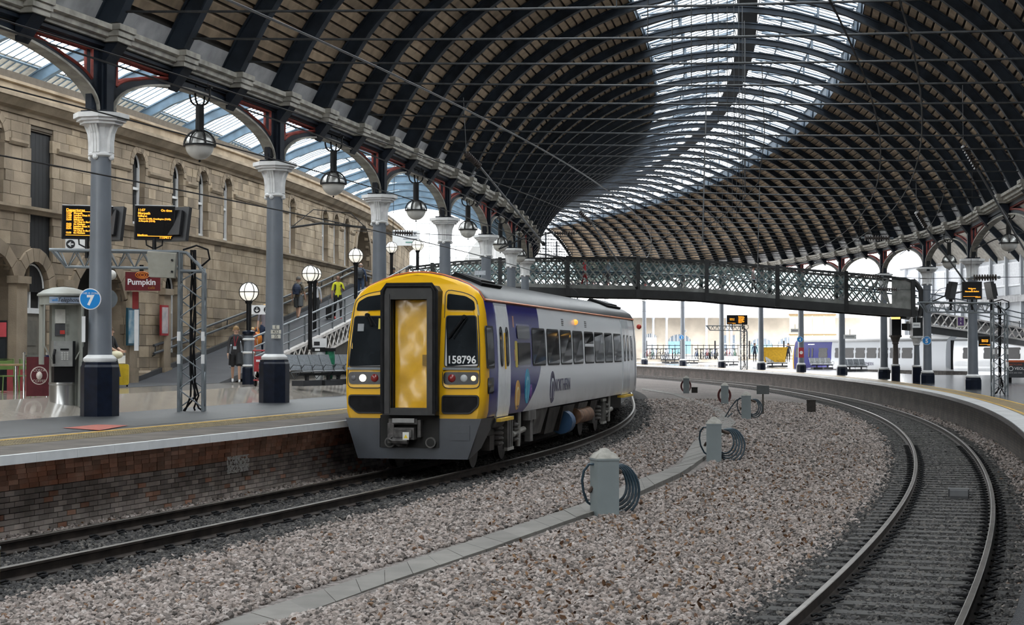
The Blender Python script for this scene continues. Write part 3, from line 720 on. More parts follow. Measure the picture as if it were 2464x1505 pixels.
# right arcade
aR = [-9.6, ribL(14)] + [ribL(14) + 2.53*(j+1) for j in range(10)]
def rbase(a): p = pol(R_COLR, a); return Vector((p.x, p.y, zplat2(p.y)))
def rtop(a): return zspringR(pol(R_COLR, a).y) - .05
for j, a in enumerate(aR):
    if j == 0: continue
    b = rbase(a); tp = rtop(a); ct = tp - 1.75
    lab = ['', 'grey column on the right platform passing behind the large departure screen', 'grey column on the right platform with a round blue number five sign', 'grey column next left of the footbridge end on the right platform', 'grey column of the right row behind the angled bench', 'grey column on the right platform with a round blue number four sign', 'slender grey column beside the yellow skip', 'grey column beside the small orange departure screens', 'grey column with a round blue number three sign in the distance', 'grey column at the rear end of the train'][j] if j < 10 else f'distant grey column, {ORD[j]} of the right row'
    column(frame(b, rad(a)), .5, ct - b.z, lab, 'columns of the right arcade', tp - ct - .02, pw=.37, sr=.225)
    if 1 <= j <= 2:
        for s_, w_ in ((-1,'right'), (1,'left')): floodlight(frame((b.x, b.y, ct), rad(a)) @ Matrix.Translation((0, s_*.38, 0)), f'black floodlight at the {w_} of the capital above the {"departure screen" if j == 1 else "number five sign"}')
for j in range(len(aR)-1):
    p0, p1_ = rbase(aR[j]), rbase(aR[j+1]); p0.z = rtop(aR[j]); p1_.z = rtop(aR[j+1])
    arch_bay(p0, p1_, -1.75, 0, f'grey-blue iron arch, {ORD[j]} from the right edge of the picture', 'arches of the right arcade', side=-1)
pendant(frame((pol(R_COLR, lerp(aR[0],aR[1],.42)).x, pol(R_COLR, lerp(aR[0],aR[1],.42)).y, 7.6)), 1.2, 'pendant globe lamp at the far right edge of the picture')
q = pol(R_COLR, lerp(aR[1],aR[2],.5), 7.7); pendant(frame(q), 1.2, 'pendant globe lamp between the number five sign and the departure screen')
# ================================================================ concourse floor, building, ramp, glazed roof
W = R_WALL
cf = struct('floor_concourse'); mb = MB(); rs2 = [246, W-.4, 254.5, 256.9, 258.1, 258.9, 259.7, 259.75]
for i in range(100):
    a0, a1 = -48 + .6*i, -48 + .6*(i+1)
    for ra, rb_ in zip(rs2, rs2[1:]): mb.quad(pol(ra,a0,zfloor(ra)+.002), pol(rb_,a0,zfloor(rb_)+.002), pol(rb_,a1,zfloor(rb_)+.002), pol(ra,a1,zfloor(ra)+.002))
mb.build('floor_tiling', tilefl, cf, label='polished beige concourse floor')
mb = MB(); mb.sweep([(-.6, ZP1-.01), (-.6, ZP1+.004), (3.0, ZP1+.004), (3.0, ZP1-.01)], R_COL, -24, 12, 80); mb.build('asphalt_strip', asphalt, cf)
# ---- stone building
wl = struct('wall_left')
def sd(a): return rad(a)*W          # arc length
def awall(px): return angof(px, W, -19.5, 8)
ZTOP, ZCOR, ZSILL, ZIMP = 9.65, 8.75, 6.2, 8.0
# openings: (px0, px1, z0, z1(top of arch), arched, kind)
OPEN = [(-60,7,6.3,8.62,1,'win'), (70,124,3.9,8.45,0,'dark'), (317,347,6.3,8.62,1,'win'), (413,440,6.3,8.62,1,'win'), (476,499,6.3,8.62,1,'win'), (536,556,6.3,8.62,1,'win'),
        (643,657,6.3,8.62,1,'win'), (695,709,6.3,8.62,1,'win'), (774,788,6.3,8.62,1,'win'), (802,814,6.3,8.62,1,'win'), (827,840,6.3,8.62,1,'win'), (853,889,4.6,8.62,1,'niche'), (898,908,6.3,8.5,1,'win'),
        (-90,35,1.28,4.95,1,'arch'), (48,112,1.28,4.75,1,'door'), (170,300,1.28,5.0,1,'cafe'), (395,428,2.2,4.9,1,'win')]
ops = []
for x0,x1,z0,z1,ar,kd in OPEN:
    a0, a1 = awall(x0), awall(x1); ops.append((a0,a1,z0,z1,ar,kd))
def in_open(a, z):
    for a0,a1,z0,z1,ar,kd in ops:
        if a0 <= a <= a1 and z0 <= z <= z1:
            if not ar: return True
            hw_ = rad(a1-a0)*W/2; zc = z1 - hw_; s_ = abs(rad(a-(a0+a1)/2)*W)
            if z <= zc or s_*s_ + (z-zc)**2 <= hw_*hw_: return True
    return False
A_S, A_E = -19.2, awall(985)
# backing core with holes (fine strips)
core = MB(); na = 420
zl = [1.0+.2*i for i in range(44)]
for i in range(na):
    a0, a1 = lerp(A_S,A_E,i/na), lerp(A_S,A_E,(i+1)/na); am = (a0+a1)/2; z = 1.0; run = None
    for zz in zl + [9.9]:
        ok = zz < 9.7 and not in_open(am, zz+.1)
        if ok and run is None: run = zz
        if not ok and run is not None:
            core.quad(pol(W-.03,a0,run), pol(W-.03,a1,run), pol(W-.03,a1,zz), pol(W-.03,a0,zz)); run = None
core.build('wall_core', mat('lime_joint', (.10,.08,.06), .9), wl)
back = MB(); back.sweep([(-1.2, 1.0), (-1.1, 1.0), (-1.1, 9.6), (-1.2, 9.6)], W, A_S, A_E, 60); back.build('inner_wall', darkhole, wl)
# ashlar
rest = MB(); rest.r = []; nbk = 0; brg = random.Random(4)
z = 1.05; ci = 0
while z < ZCOR - .02:
    h = (.36, .30, .33, .38)[ci % 4]
    if z + h > ZCOR: h = ZCOR - z
    a = A_S + brg.uniform(0, .1)
    while a < A_E:
        Lb = brg.uniform(.45, .85); da_ = math.degrees(Lb/W); b_ = min(a + da_, A_E); g = math.degrees(.006/W)
        # split the block by openings
        n_ = 6; runs = []; st = None
        for q in range(n_+1):
            am = lerp(a, b_, (q+.5)/n_); ok = q < n_ and not in_open(am, z+h*.5) and not in_open(am, z+h*.95)
            if ok and st is None: st = q
            if not ok and st is not None: runs.append((st, q)); st = None
        for s0, s1 in runs:
            aa, bb = lerp(a,b_,s0/n_), lerp(a,b_,s1/n_)
            if bb - aa < g*3: continue
            m_ = MB(); pr = brg.uniform(0, .018); m_.sweep([(-.15, z+.006), (pr, z+.006), (pr, z+h-.006), (-.15, z+h-.006)], W, aa+g, bb-g, 1, cap=True)
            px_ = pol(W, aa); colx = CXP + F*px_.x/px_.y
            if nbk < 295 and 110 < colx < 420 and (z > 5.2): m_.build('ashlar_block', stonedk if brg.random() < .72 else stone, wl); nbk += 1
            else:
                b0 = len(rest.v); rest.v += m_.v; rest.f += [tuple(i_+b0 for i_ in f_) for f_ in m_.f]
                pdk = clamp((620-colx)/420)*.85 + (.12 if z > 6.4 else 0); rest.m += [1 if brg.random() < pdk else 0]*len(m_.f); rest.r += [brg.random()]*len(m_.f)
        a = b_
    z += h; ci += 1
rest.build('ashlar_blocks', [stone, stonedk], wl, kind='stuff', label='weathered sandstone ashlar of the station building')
# mouldings
def course(nm, prof, a0=A_S, a1=A_E, n=70, m=stonemo, lab=None):
    mb = MB(); mb.sweep(prof, W, a0, a1, n); o = mb.build(nm, m, wl)
    if lab: o['label'] = lab
course('cornice', [(-.1,ZCOR),(.06,ZCOR),(.10,ZCOR+.10),(.24,ZCOR+.16),(.40,ZCOR+.34),(.44,ZCOR+.36),(.44,ZCOR+.46),(.15,ZCOR+.52),(-.1,ZCOR+.52)], lab='projecting stone cornice')
course('parapet', [(-.3,ZCOR+.5),(.06,ZCOR+.5),(.06,ZTOP-.1),(.14,ZTOP-.08),(.14,ZTOP),(-.3,ZTOP)], m=stone)
course('sill_course', [(-.1,ZSILL-.14),(.05,ZSILL-.14),(.10,ZSILL-.05),(.14,ZSILL-.02),(.14,ZSILL+.06),(-.1,ZSILL+.10)])
course('plinth', [(-.1,1.0),(.09,1.0),(.09,1.55),(.04,1.62),(-.1,1.62)], a1=awall(360))
# string at impost height between the windows
w_up = sorted([(o[0],o[1]) for o in ops if o[3] > 8])
for (l0,l1),(r0,r1) in zip(w_up, w_up[1:]):
    g = math.degrees(.22/W)
    if r0 - l1 > g*3: course('impost_string', [(-.05,ZIMP-.10),(.04,ZIMP-.10),(.09,ZIMP-.02),(.09,ZIMP+.05),(-.05,ZIMP+.08)], l1+g, r0-g, 4)
# windows and doors in the openings
def arc_pts(a0, a1, z0, z1, inset=0.0, n=12):
    hw_ = rad(a1-a0)*W/2 - inset; zc = z1 - inset - hw_; am = (a0+a1)/2
    pts = [(-hw_, z0+inset)] + [(-hw_*cos(PI*i/n), zc + hw_*sin(PI*i/n)) for i in range(n+1)] + [(hw_, z0+inset)]
    return am, pts
wi = 0; di = 0
for a0,a1,z0,z1,ar,kd in ops:
    am, pts = arc_pts(a0,a1,z0,z1) if ar else ((a0+a1)/2, [(-rad(a1-a0)*W/2,z0),(-rad(a1-a0)*W/2,z1),(rad(a1-a0)*W/2,z1),(rad(a1-a0)*W/2,z0)])
    M_ = frame(pol(W, am, 0), rad(am))
    # reveal ring
    if kd == 'win': wi += 1; o = struct(f'window_{wi}', M_)
    else: di += 1; o = struct(f'door_{di}', M_)
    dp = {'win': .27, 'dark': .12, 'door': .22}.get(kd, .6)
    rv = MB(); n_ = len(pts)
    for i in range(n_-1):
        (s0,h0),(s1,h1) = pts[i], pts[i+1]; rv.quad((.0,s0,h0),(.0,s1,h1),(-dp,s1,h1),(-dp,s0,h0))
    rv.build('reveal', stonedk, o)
    gl_ = MB(); gl_.prism(pts, lambda u,v: (-dp-.02,u,v), lambda u,v: (-dp+.0,u,v))
    if ar:       # voussoir hood
        hm = MB(); hw_ = rad(a1-a0)*W/2; zc = z1-hw_; hd = .22 if kd == 'win' else .38; n2 = 9
        for i in range(n2):
            t0, t1 = PI*i/n2+.012, PI*(i+1)/n2-.012; poly = [(hw_*cos(t), zc+hw_*sin(t)) for t in (t0,t1)] + [((hw_+hd)*cos(t), zc+(hw_+hd)*sin(t)) for t in (t1,t0)]
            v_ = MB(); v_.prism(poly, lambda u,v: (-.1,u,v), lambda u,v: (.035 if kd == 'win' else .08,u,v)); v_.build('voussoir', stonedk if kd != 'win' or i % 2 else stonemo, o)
    if kd == 'win':
        gl_.build('pane', winglass, o)
        fr = MB(); hw_ = rad(a1-a0)*W/2
        for sgn in (-1,1): fr.box(-dp,-dp+.08,sgn*hw_-.05 if sgn>0 else -hw_-.02,sgn*hw_+.02 if sgn>0 else -hw_+.05,z0,z1-hw_)
        fr.tube([(-dp+.05, hw_*.95*cos(PI*i/10), z1-hw_+hw_*.95*sin(PI*i/10)) for i in range(11)], .04, 4)
        fr.box(-dp,-dp+.07,-hw_,hw_,(z0+z1)/2-.04,(z0+z1)/2+.04); fr.box(-dp,-dp+.09,-hw_,hw_,z0,z0+.09); fr.box(-dp,-dp+.05,-.018,.018,z0,z1)
        fr.build('sash_frame', sash, o)
    elif kd == 'dark':
        mt_ = mat('black_boarding', (.004,.0045,.006), .6, var=.4, scale=3); hw_ = rad(a1-a0)*W/2
        nb_ = 6
        for i in range(nb_):
            b_ = MB(); y0,y1 = lerp(-hw_,hw_,i/nb_)+.004, lerp(-hw_,hw_,(i+1)/nb_)-.004; b_.box(-dp,-dp+.04,y0,y1,z0,z1); b_.build('board', mt_, o)
    elif kd == 'door':
        gl_.build('tympanum', darkhole, o); hw_ = rad(a1-a0)*W/2; dk = mat('door_grey', (.16,.145,.12), .6, var=.1)
        pn = MB(); pn.box(-dp+.0,-dp+.07,-hw_+.06,hw_-.06,1.28,3.3); pn.build('door_leaf', dk, o)
        for zz in (1.5,2.4):
            q_ = MB(); q_.box(-dp+.07,-dp+.09,-hw_+.3,hw_-.3,zz,zz+.7); q_.build('door_panel', mat('door_panel', (.13,.12,.10), .6), o)
        fr = MB(); fr.box(-dp,-dp+.12,-hw_,hw_,3.3,3.45); fr.tube([(-dp+.08, hw_*.9*cos(PI*i/12), z1-hw_+hw_*.9*sin(PI*i/12)) for i in range(13)], .09, 4); fr.box(-dp,-dp+.12,-hw_,-hw_+.1,3.3,z1-hw_); fr.box(-dp,-dp+.12,hw_-.1,hw_,3.3,z1-hw_); fr.box(-dp,-dp+.1,-.04,.04,3.4,z1-.1)
        fr.build('fanlight_frame', sash, o)
        fg = MB(); fg.prism([(u*.93,v) for u,v in pts if v > 3.3], lambda u,v: (-dp+.02,u,v), lambda u,v: (-dp+.03,u,v)); fg.build('fanlight_pane', mat('pale_pane', (.22,.22,.21), .3), o)
    else:
        gl_.build('dark_opening', darkhole, o)
# pilaster and shop front by the cafe
for px in (40, 150, 310, 392):
    a = awall(px); pb = MB(); pb.box(-.1,.16,-.28,.28,1.25,4.1); pb.build('pilaster', stonedk, wl, M=frame(pol(W,a),rad(a)))
    pc = MB(); pc.box(-.1,.24,-.36,.36,4.1,4.3); pc.box(-.1,.20,-.32,.32,1.25,1.7); pc.build('pilaster_cap', stonemo, wl, M=frame(pol(W,a),rad(a)))
bw = MB(); bw.sweep([(-.3,-.5),(0,-.5),(0,9.65),(-.3,9.65)], W, -50, A_S, 30); bw.build('wall_continuation', stone, wl)
# end wall return
er = MB(); er.sweep([(-6,1),(0,1),(0,9.6),(-6,9.6)], W, A_E, A_E+.05, 1); er.build('end_return', stone, wl)
# ---- ramp along the building
AR0, AR1 = -11.75, angof(985, 255.2)
YR0 = pol(255.2, AR0).y
def zramp(a):
    s_ = rad(a-AR0)*255; return min(1.25 + .145*max(0, s_), 5.35)
rp = struct('floor_ramp'); mb = MB(); N = 60
AEND = AR1+1.2
def prof_sweep(nm, prof, a0, a1, n, zf, m, parent, **kw):
    mb = MB(); rings = []
    for i in range(n+1):
        a = lerp(a0,a1,i/n); rings.append([mb.pt(pol(r_,a,z_+zf(a))) for r_,z_ in prof])
    k_ = len(prof)
    for A,B in zip(rings, rings[1:]):
        for j in range(k_): mb.face(A[j],A[(j+1)%k_],B[(j+1)%k_],B[j])
    mb.face(*rings[0][::-1]); mb.face(*rings[-1]); return mb.build(nm, m, parent, **kw)
rampm = mat('ramp_asphalt', (.045,.047,.053), .55, spec=.35, var=.15, scale=1.5, bump=.2, bscale=70)
prof_sweep('ramp_deck', [(W-.1,0),(R_RAMP,0),(R_RAMP,-.18),(W-.1,-.18)], AR0-1.9, AEND, 60, zramp, rampm, rp, label='dark ramp rising along the stone wall')
prof_sweep('ramp_kerb', [(W,0),(W+.12,0),(W+.12,.16),(W,.16)], AR0-.6, AEND, 60, zramp, mat('kerb_dark',(.03,.03,.033),.6), rp)
# lattice girder carrying the outer edge, handrails
lg = thing('ramp_girder', 'white lattice girder under the outer edge of the ramp', 'girder'); wp = mat('lattice_white', (.58,.55,.53), .6, var=.2, scale=5)
AG0 = AR0 + .55
gd = MB()
prof_sweep('top_flange', [(R_RAMP-.06,-.02),(R_RAMP+.12,-.02),(R_RAMP+.12,.08),(R_RAMP-.06,.08)], AG0, AEND, 50, zramp, wp, lg)
prof_sweep('bottom_flange', [(R_RAMP-.06,-.66),(R_RAMP+.12,-.66),(R_RAMP+.12,-.58),(R_RAMP-.06,-.58)], AG0+.3, AEND, 50, zramp, wp, lg)
nl = 46; da = (AEND-AG0)/nl
for i in range(nl):
    a0, a1 = AG0+da*i, AG0+da*(i+1)
    for p,q in (((a0,-.62),(a1,.0)),((a0,0.),(a1,-.62))):
        l_ = MB(); l_.tube([pol(R_RAMP+.08,p[0],zramp(p[0])+p[1]), pol(R_RAMP+.08,q[0],zramp(q[0])+q[1])], .035, 4); l_.build('lattice_bar', wp, lg)
hr = thing('ramp_handrail', 'galvanised three-bar handrail on the outer edge of the ramp', 'handrail')
for h in (.35,.68,1.02):
    r_ = MB(); r_.tube([pol(R_RAMP,lerp(AG0-.35,AEND,i/40),zramp(lerp(AG0-.35,AEND,i/40))+h) for i in range(41)], .03 if h<1 else .038, 6); r_.build('rail_bar', galv, hr, smooth=True)
i = 0; a = AG0-.3
while a < AEND:
    p_ = MB(); p_.box(-.03,.03,-.03,.03,0,1.02); p_.build('post', galv, hr, M=frame(pol(R_RAMP,a,zramp(a)),rad(a))); a += .42
wr = thing('wall_handrail', 'dark double handrail fixed to the stone wall along the ramp', 'handrail'); dkrail = mat('dark_rail', (.05,.055,.062), .35, .3)
for h in (.72,.98):
    r_ = MB(); r_.tube([pol(W+.12,lerp(awall(362),AEND,i/50),zramp(lerp(awall(362),AEND,i/50))+h) for i in range(51)], .045, 6); r_.build('rail_bar', dkrail, wr, smooth=True)
a = awall(366)
while a < AEND:
    b_ = MB(); b_.tube([(0,0,.62),(.10,0,.66),(.12,0,.98)], .022, 4); b_.build('bracket', dkrail, wr, M=frame(pol(W,a,zramp(a)),rad(a))); a += .5
# wall under the ramp
prof_sweep('wall_under_ramp', [(R_RAMP-.4,-9),(R_RAMP-.3,-9),(R_RAMP-.3,-.2),(R_RAMP-.4,-.2)], AG0+.5, AEND, 40, zramp, mat('ramp_underside',(.05,.045,.04),.8), rp)
# ---- glazed roof over the concourse
gr = struct('ceiling_concourse')
R0_, R1_ = 259.6, 246.5
def cv(t, a): 
    p = pol(lerp(R0_, R1_, t), a); p.z = lerp(9.0, 9.9, t) + 3.1*math.sin(PI*t)**.9*1.0 if 0 < t < 1 else lerp(9.0,9.9,t); return p
blueiron = mat('blue_roof_iron', (.07,.115,.16), .6, var=.25, scale=2)
NT = 12
a_list = [AL0 + 3*DA*i/2 for i in range(-5, 19)]; a_far = [-50 + (a_list[0]+50)*i/16 for i in range(17)]
for a in a_list:
    rb_ = MB(); pts = [cv(i/NT, a) for i in range(NT+1)]
    t_ = Vector((-sin(rad(a)), cos(rad(a)), 0))*.07
    for w_, d0, d1 in ((t_*1.6, 0, .06), (t_*.6, .06, .38), (t_*1.6, .38, .42)):
        R_ = [[rb_.pt(p - Vector((0,0,d0)) - w_), rb_.pt(p - Vector((0,0,d0)) + w_), rb_.pt(p - Vector((0,0,d1)) + w_), rb_.pt(p - Vector((0,0,d1)) - w_)] for p in pts]
        for A,B in zip(R_, R_[1:]):
            for j in range(4): rb_.face(A[j],A[(j+1)%4],B[(j+1)%4],B[j])
    rb_.build('arched_rib', blueiron, gr, label='blue-grey arched rib of the glazed concourse roof')
gq = MB(); ba = MB()
for a,b in zip(a_list, a_list[1:]):
    for i in range(NT):
        t0,t1 = i/NT,(i+1)/NT; up = Vector((0,0,.12))
        if 2 <= i < 10: gq.quad(cv(t0,a)+up, cv(t1,a)+up, cv(t1,b)+up, cv(t0,b)+up)
        else: pass
    for j in range(1,10):
        f = j/10; ba.tube([cv(i/NT,lerp(a,b,f))+Vector((0,0,.10)) for i in range(2,12)], .022, 4, cap=False)
    for i in (2,4,6,8,10,11): ba.tube([cv(i/NT,a)+Vector((0,0,.03)), cv(i/NT,b)+Vector((0,0,.03))], .07 if i in (2,11) else .045, 4, cap=False)
for a,b in zip(a_far, a_far[1:]):
    for i in range(2,10): t0,t1 = i/NT,(i+1)/NT; up = Vector((0,0,.12)); gq.quad(cv(t0,a)+up, cv(t1,a)+up, cv(t1,b)+up, cv(t0,b)+up)
gq.build('roof_glass', skyglass, gr, label='white roof glazing over the concourse')
ba.build('roof_bars', blueiron, gr, kind='stuff')
sol = MB()
for a,b in zip(a_far, a_far[1:]):
    for i in (0,1,10,11): t0,t1 = i/NT,(i+1)/NT; up = Vector((0,0,.14)); sol.quad(cv(t0,a)+up, cv(t1,a)+up, cv(t1,b)+up, cv(t0,b)+up)
for a,b in zip(a_list, a_list[1:]):
    for i in (0,1,10,11):
        t0,t1 = i/NT,(i+1)/NT; up = Vector((0,0,.14)); sol.quad(cv(t0,a)+up, cv(t1,a)+up, cv(t1,b)+up, cv(t0,b)+up)
sol.build('solid_margin', mat('soffit_cream',(.40,.38,.33),.7,var=.15), gr)
gw = MB(); gw.sweep([(-4.2,9.55),(-4.3,9.55),(-4.3,10.2),(-4.2,10.2)], W, A_S, A_E, 60); gw.sweep([(-1.6,9.3),(-1.6,9.62),(-4.3,9.9),(-4.3,9.6)], W, A_S, A_E, 60); gw.build('gutter_fascia', cream, gr, label='cream gutter board behind the parapet')
# glazed screen closing the concourse roof, pale gallery below
AS_ = A_E + 1.6
sm_ = MB(); sg = MB()
for i in range(15):
    r_ = lerp(247, 260, i/14); z1_ = cv(clamp((R0_-r_)/(R0_-R1_)), AS_).z; sm_.tube([pol(r_,AS_,5.6), pol(r_,AS_,z1_)], .045, 4)
for z_ in (5.6,6.4,7.2,8.0,8.8,9.6,10.4,11.2,12.0): sm_.tube([pol(247,AS_,z_), pol(260,AS_,z_)], .04, 4)
sm_.build('screen_bars', mat('pale_iron',(.45,.47,.48),.5), gr); sg.quad(pol(247,AS_+.02,5.6), pol(260,AS_+.02,5.6), pol(260,AS_+.02,9.2), pol(247,AS_+.02,12.8)); sg.build('screen_glass', skyglass, gr, label='glazed end screen of the concourse')
gb_ = MB(); gb_.sweep([(-5.5,4.9),(3.5,4.9),(3.5,5.6),(-5.5,5.6)], W+5, AS_+.1, AS_+.5, 2); gb_.build('gallery_beam', mat('pale_blue_grey',(.36,.40,.41),.6), gr, label='pale gallery beam under the glazed screen')
# ================================================================ the train
TH = rad(11.9); TD = Vector((sin(TH), cos(TH), 0)); TRT = Vector((cos(TH), -sin(TH), 0)); TO = Vector((-1.83, 30.85, 0)); TLEN = 21.6
def tside(px, hwid=1.35):
    u = (px - CXP)/F; q = TO + TRT*hwid; return (u*q.y - q.x)/(TD.x - u*TD.y)
TLEN = tside(1531)
TM = frame(TO, PI/2 - TH)
PROF = [(1.30,1.00),(1.335,1.12),(1.355,1.5),(1.355,1.95),(1.335,2.5),(1.295,2.95),(1.245,3.22)]
ROOFP = [(1.245,3.22),(1.15,3.37),(.98,3.49),(.75,3.59),(.48,3.675),(.2,3.725),(0,3.735)]
def hw(z):
    for (a,z0),(b,z1) in zip(PROF, PROF[1:]):
        if z <= z1: return lerp(a,b,clamp((z-z0)/(z1-z0)))
    return 1.245
yel = mat('train_yellow', (.74,.41,.012), .35, var=.10, scale=1.5, coat=.25)
yeldirty = mat('door_yellow', (.70,.38,.015), .22, var=.10, scale=3, coat=.3)
rfm = mat('train_roof', (.032,.034,.038), .36, var=.3, scale=1.2, spec=.5)
skirtm = mat('skirt_grey', (.040,.044,.052), .42, var=.15, scale=2)
under = mat('underframe', (.035,.03,.027), .75, var=.5, scale=4)
under2 = mat('underframe_grey', (.08,.075,.07), .7, var=.4, scale=4)
gangm = mat('gangway_rubber', (.010,.010,.010), .5, var=.6, scale=5, col2=(.024,.023,.022), ramp=(.5,.8))
scr = mat('windscreen', (.012,.015,.018), .05, var=.3, scale=2, spec=.6)
tglass = mat('train_window', (.006,.006,.007), .05, var=.4, scale=2, spec=.07)
silver = mat('train_silver', (.58,.60,.63), .22, var=.05, scale=1, coat=.4)
twhite = mat('train_white', (.75,.77,.79), .3, var=.05, coat=.3)
trim_b = mat('window_rubber', (.01,.01,.011), .5)
def livery(name, blue_to, bot_off, base):
    m = bpy.data.materials.new(name); m.use_nodes = True; nt = m.node_tree; n = nt.nodes; l = nt.links; b = n['Principled BSDF']; b.inputs['Roughness'].default_value = .18; b.inputs['Specular IOR Level'].default_value = .14; b.inputs['Coat Weight'].default_value = .0; b.inputs['Coat Roughness'].default_value = .06
    tc = n.new('ShaderNodeTexCoord'); sp = n.new('ShaderNodeSeparateXYZ'); l.new(tc.outputs['Object'], sp.inputs[0])
    def mth(op, a, c):
        q = n.new('ShaderNodeMath'); q.operation = op
        for i,v in enumerate((a,c)):
            if isinstance(v,(int,float)): q.inputs[i].default_value = v
            else: l.new(v, q.inputs[i])
        return q.outputs[0]
    d = mth('MAXIMUM', mth('SUBTRACT', 1.95, sp.outputs[2]), 0.0); off = mth('MULTIPLY', mth('POWER', d, 1.7), bot_off)
    isblue = mth('LESS_THAN', mth('ADD', sp.outputs[0], off), blue_to)
    isyel = mth('LESS_THAN', sp.outputs[0], .40)
    nz = n.new('ShaderNodeTexNoise'); nz.inputs['Scale'].default_value = 1.5; nz.inputs['Detail'].default_value = 5; l.new(tc.outputs['Object'], nz.inputs['Vector'])
    def mix(f, c1, c2):
        q = n.new('ShaderNodeMix'); q.data_type = 'RGBA'; l.new(f, q.inputs[0])
        for i,v in ((6,c1),(7,c2)):
            if isinstance(v, tuple): q.inputs[i].default_value = (*v,1)
            else: l.new(v, q.inputs[i])
        return q.outputs[2]
    c = mix(isblue, base, (.012,.014,.16)); c = mix(isyel, c, (.74,.41,.012))
    gr = mth('MULTIPLY', mth('MULTIPLY', mth('MAXIMUM', mth('SUBTRACT', 1.5, sp.outputs[2]), 0.0), 1.1), nz.outputs['Fac']); c = mix(gr, c, (.13,.10,.075))
    l.new(c, b.inputs['Base Color']); return m
liv = livery('train_livery', tside(1301), 1.9, (.72,.735,.76))
tr = thing('diesel_train', 'yellow-fronted blue and silver passenger train standing at the left platform', 'train', TM)
def Tq(x, u, z): return (x, -u, z)
def rake(z): return .30*clamp((z-2.0)/1.7)**1.2
# body shell
b = MB(); RL = PROF; prof2 = [(u,z) for u,z in PROF] + [(u,z) for u,z in ROOFP[1:]]
full = [( u,z) for u,z in prof2] + [(-u,z) for u,z in prof2[-2::-1]]
rings = []
xs = [(-1,.90,.045),(-.5,.955,.015),(0,.985,.0),(1,1,0)]
def ringpts(sc_, x, dn):
    return [b.pt(Tq(x + (rake(z) if x < .3 else rake(z)*.9), u*sc_ , z - dn*(1 if z > 3 else 0))) for u,z in full]
for x, s_, dn in ((0.0,.925,.06),(.05,.968,.025),(.14,.99,.008),(.30,1.0,0)): rings.append(ringpts(s_, x, dn))
for x in (.75, TLEN): rings.append([b.pt(Tq(x,u,z)) for u,z in full])
nf = len(full)
for A,B in zip(rings, rings[1:]):
    for j in range(nf-1): b.face(A[j],A[j+1],B[j+1],B[j])
    b.face(A[nf-1],A[0],B[0],B[nf-1])
A = rings[0]
for j in range(nf//2): 
    if A[j] != A[nf-1-j]: b.face(A[j],A[j+1],A[nf-2-j],A[nf-1-j]) if j+1 < nf-2-j else None
b.face(*rings[-1])
b.build('body_shell', liv, tr, smooth=35, label='yellow cab end with blue and silver body side')
# roof
r = MB(); rp_ = [(u+.006*(1 if u>0 else 0),z+.006) for u,z in ROOFP]; rf = rp_ + [(-u,z) for u,z in rp_[-2::-1]]
rr = []
for x,s_ in ((.46,.97),(.50,1.0),(.9,1.0),(TLEN,1.0)): rr.append([r.pt(Tq(x if x > .6 else x + .14*(1-abs(u)/1.25)**1 - .0 - (0.10 if z > 3.6 else 0), u*s_, z)) for u,z in rf])
for A,B in zip(rr, rr[1:]):
    for j in range(len(rf)-1): r.face(A[j],A[j+1],B[j+1],B[j])
r.face(*rr[0])
r.build('roof', rfm, tr, smooth=50, label='dark grey curved roof')
st = MB()
for sg_ in (1,-1): st.tube([Tq(.46,sg_*1.253,3.21), Tq(TLEN,sg_*1.253,3.21)], .022, 4)
st.tube([Tq(.52 + .14*(1-abs(u)/1.25) - (.10 if z > 3.6 else 0) - .06, u*.985, z*1.0-.005) for u,z in rf], .02, 4)
st.build('orange_cantrail_line', mat('cantrail_orange',(.50,.13,.02),.45), tr, label='thin orange line under the roof')
for x0,x1 in ((1.4,3.2),(17.6,20.2)):
    h = MB(); pr = [(.35,3.69),(.95,3.50),(1.0,3.56),(.45,3.78)]; h.prism(pr, lambda u,z: Tq(x0,u,z), lambda u,z: Tq(x1,u,z)); h.build('roof_pod', rubber, tr, label='black raised roof hatch')
    h = MB(); pr = [(.5,3.71),(.9,3.60),(.92,3.63),(.52,3.765)]; h.prism(pr, lambda u,z: Tq(x0+.25,u,z), lambda u,z: Tq(x1-.3,u,z)); h.build('roof_grille', mat('grille_grey',(.03,.03,.032),.5), tr)
# side glazing
def rrect(t0,t1,z0,z1,c=.09):
    out = []
    for cx_,cz_,s0 in ((t1-c,z0+c,-PI/2),(t1-c,z1-c,0),(t0+c,z1-c,PI/2),(t0+c,z0+c,PI)):
        for i in range(4): a_ = s0 + PI/2*i/3; out.append((cx_+c*cos(a_), cz_+c*sin(a_)))
    return out
def tplate(nm, t0, t1, z0, z1, off0, off1, m, parent=None, n=10, **kw):
    q = MB(); A = []
    for i in range(n+1):
        z = lerp(z0,z1,i/n); A.append([q.pt(Tq(t, hw(z)+o, z)) for t,o in ((t0,off0),(t1,off0),(t1,off1),(t0,off1))])
    for a_,b_ in zip(A,A[1:]):
        for j in range(4): q.face(a_[j],a_[(j+1)%4],b_[(j+1)%4],b_[j])
    q.face(*A[0][::-1]); q.face(*A[-1]); return q.build(nm, m, parent or tr, **kw)
def splate(nm, poly, off0, off1, m, parent=tr, side=1, **kw):
    q = MB(); q.prism(poly, lambda t,z: Tq(t, side*(hw(z)+off0), z), lambda t,z: Tq(t, side*(hw(z)+off1), z)); return q.build(nm, m, parent, **kw)
WINS = [(1282,1313),(1318,1346),(1350,1376),(1380,1403),(1408,1429),(1432,1453),(1456,1474),(1478,1495)]
def z_at(px, py, hwid=1.35):
    t = tside(px, hwid); q = TO + TRT*hwid + TD*t; return CAMZ + (HOR-py)*q.y/F
ZW0, ZW1 = 1.97, 2.70
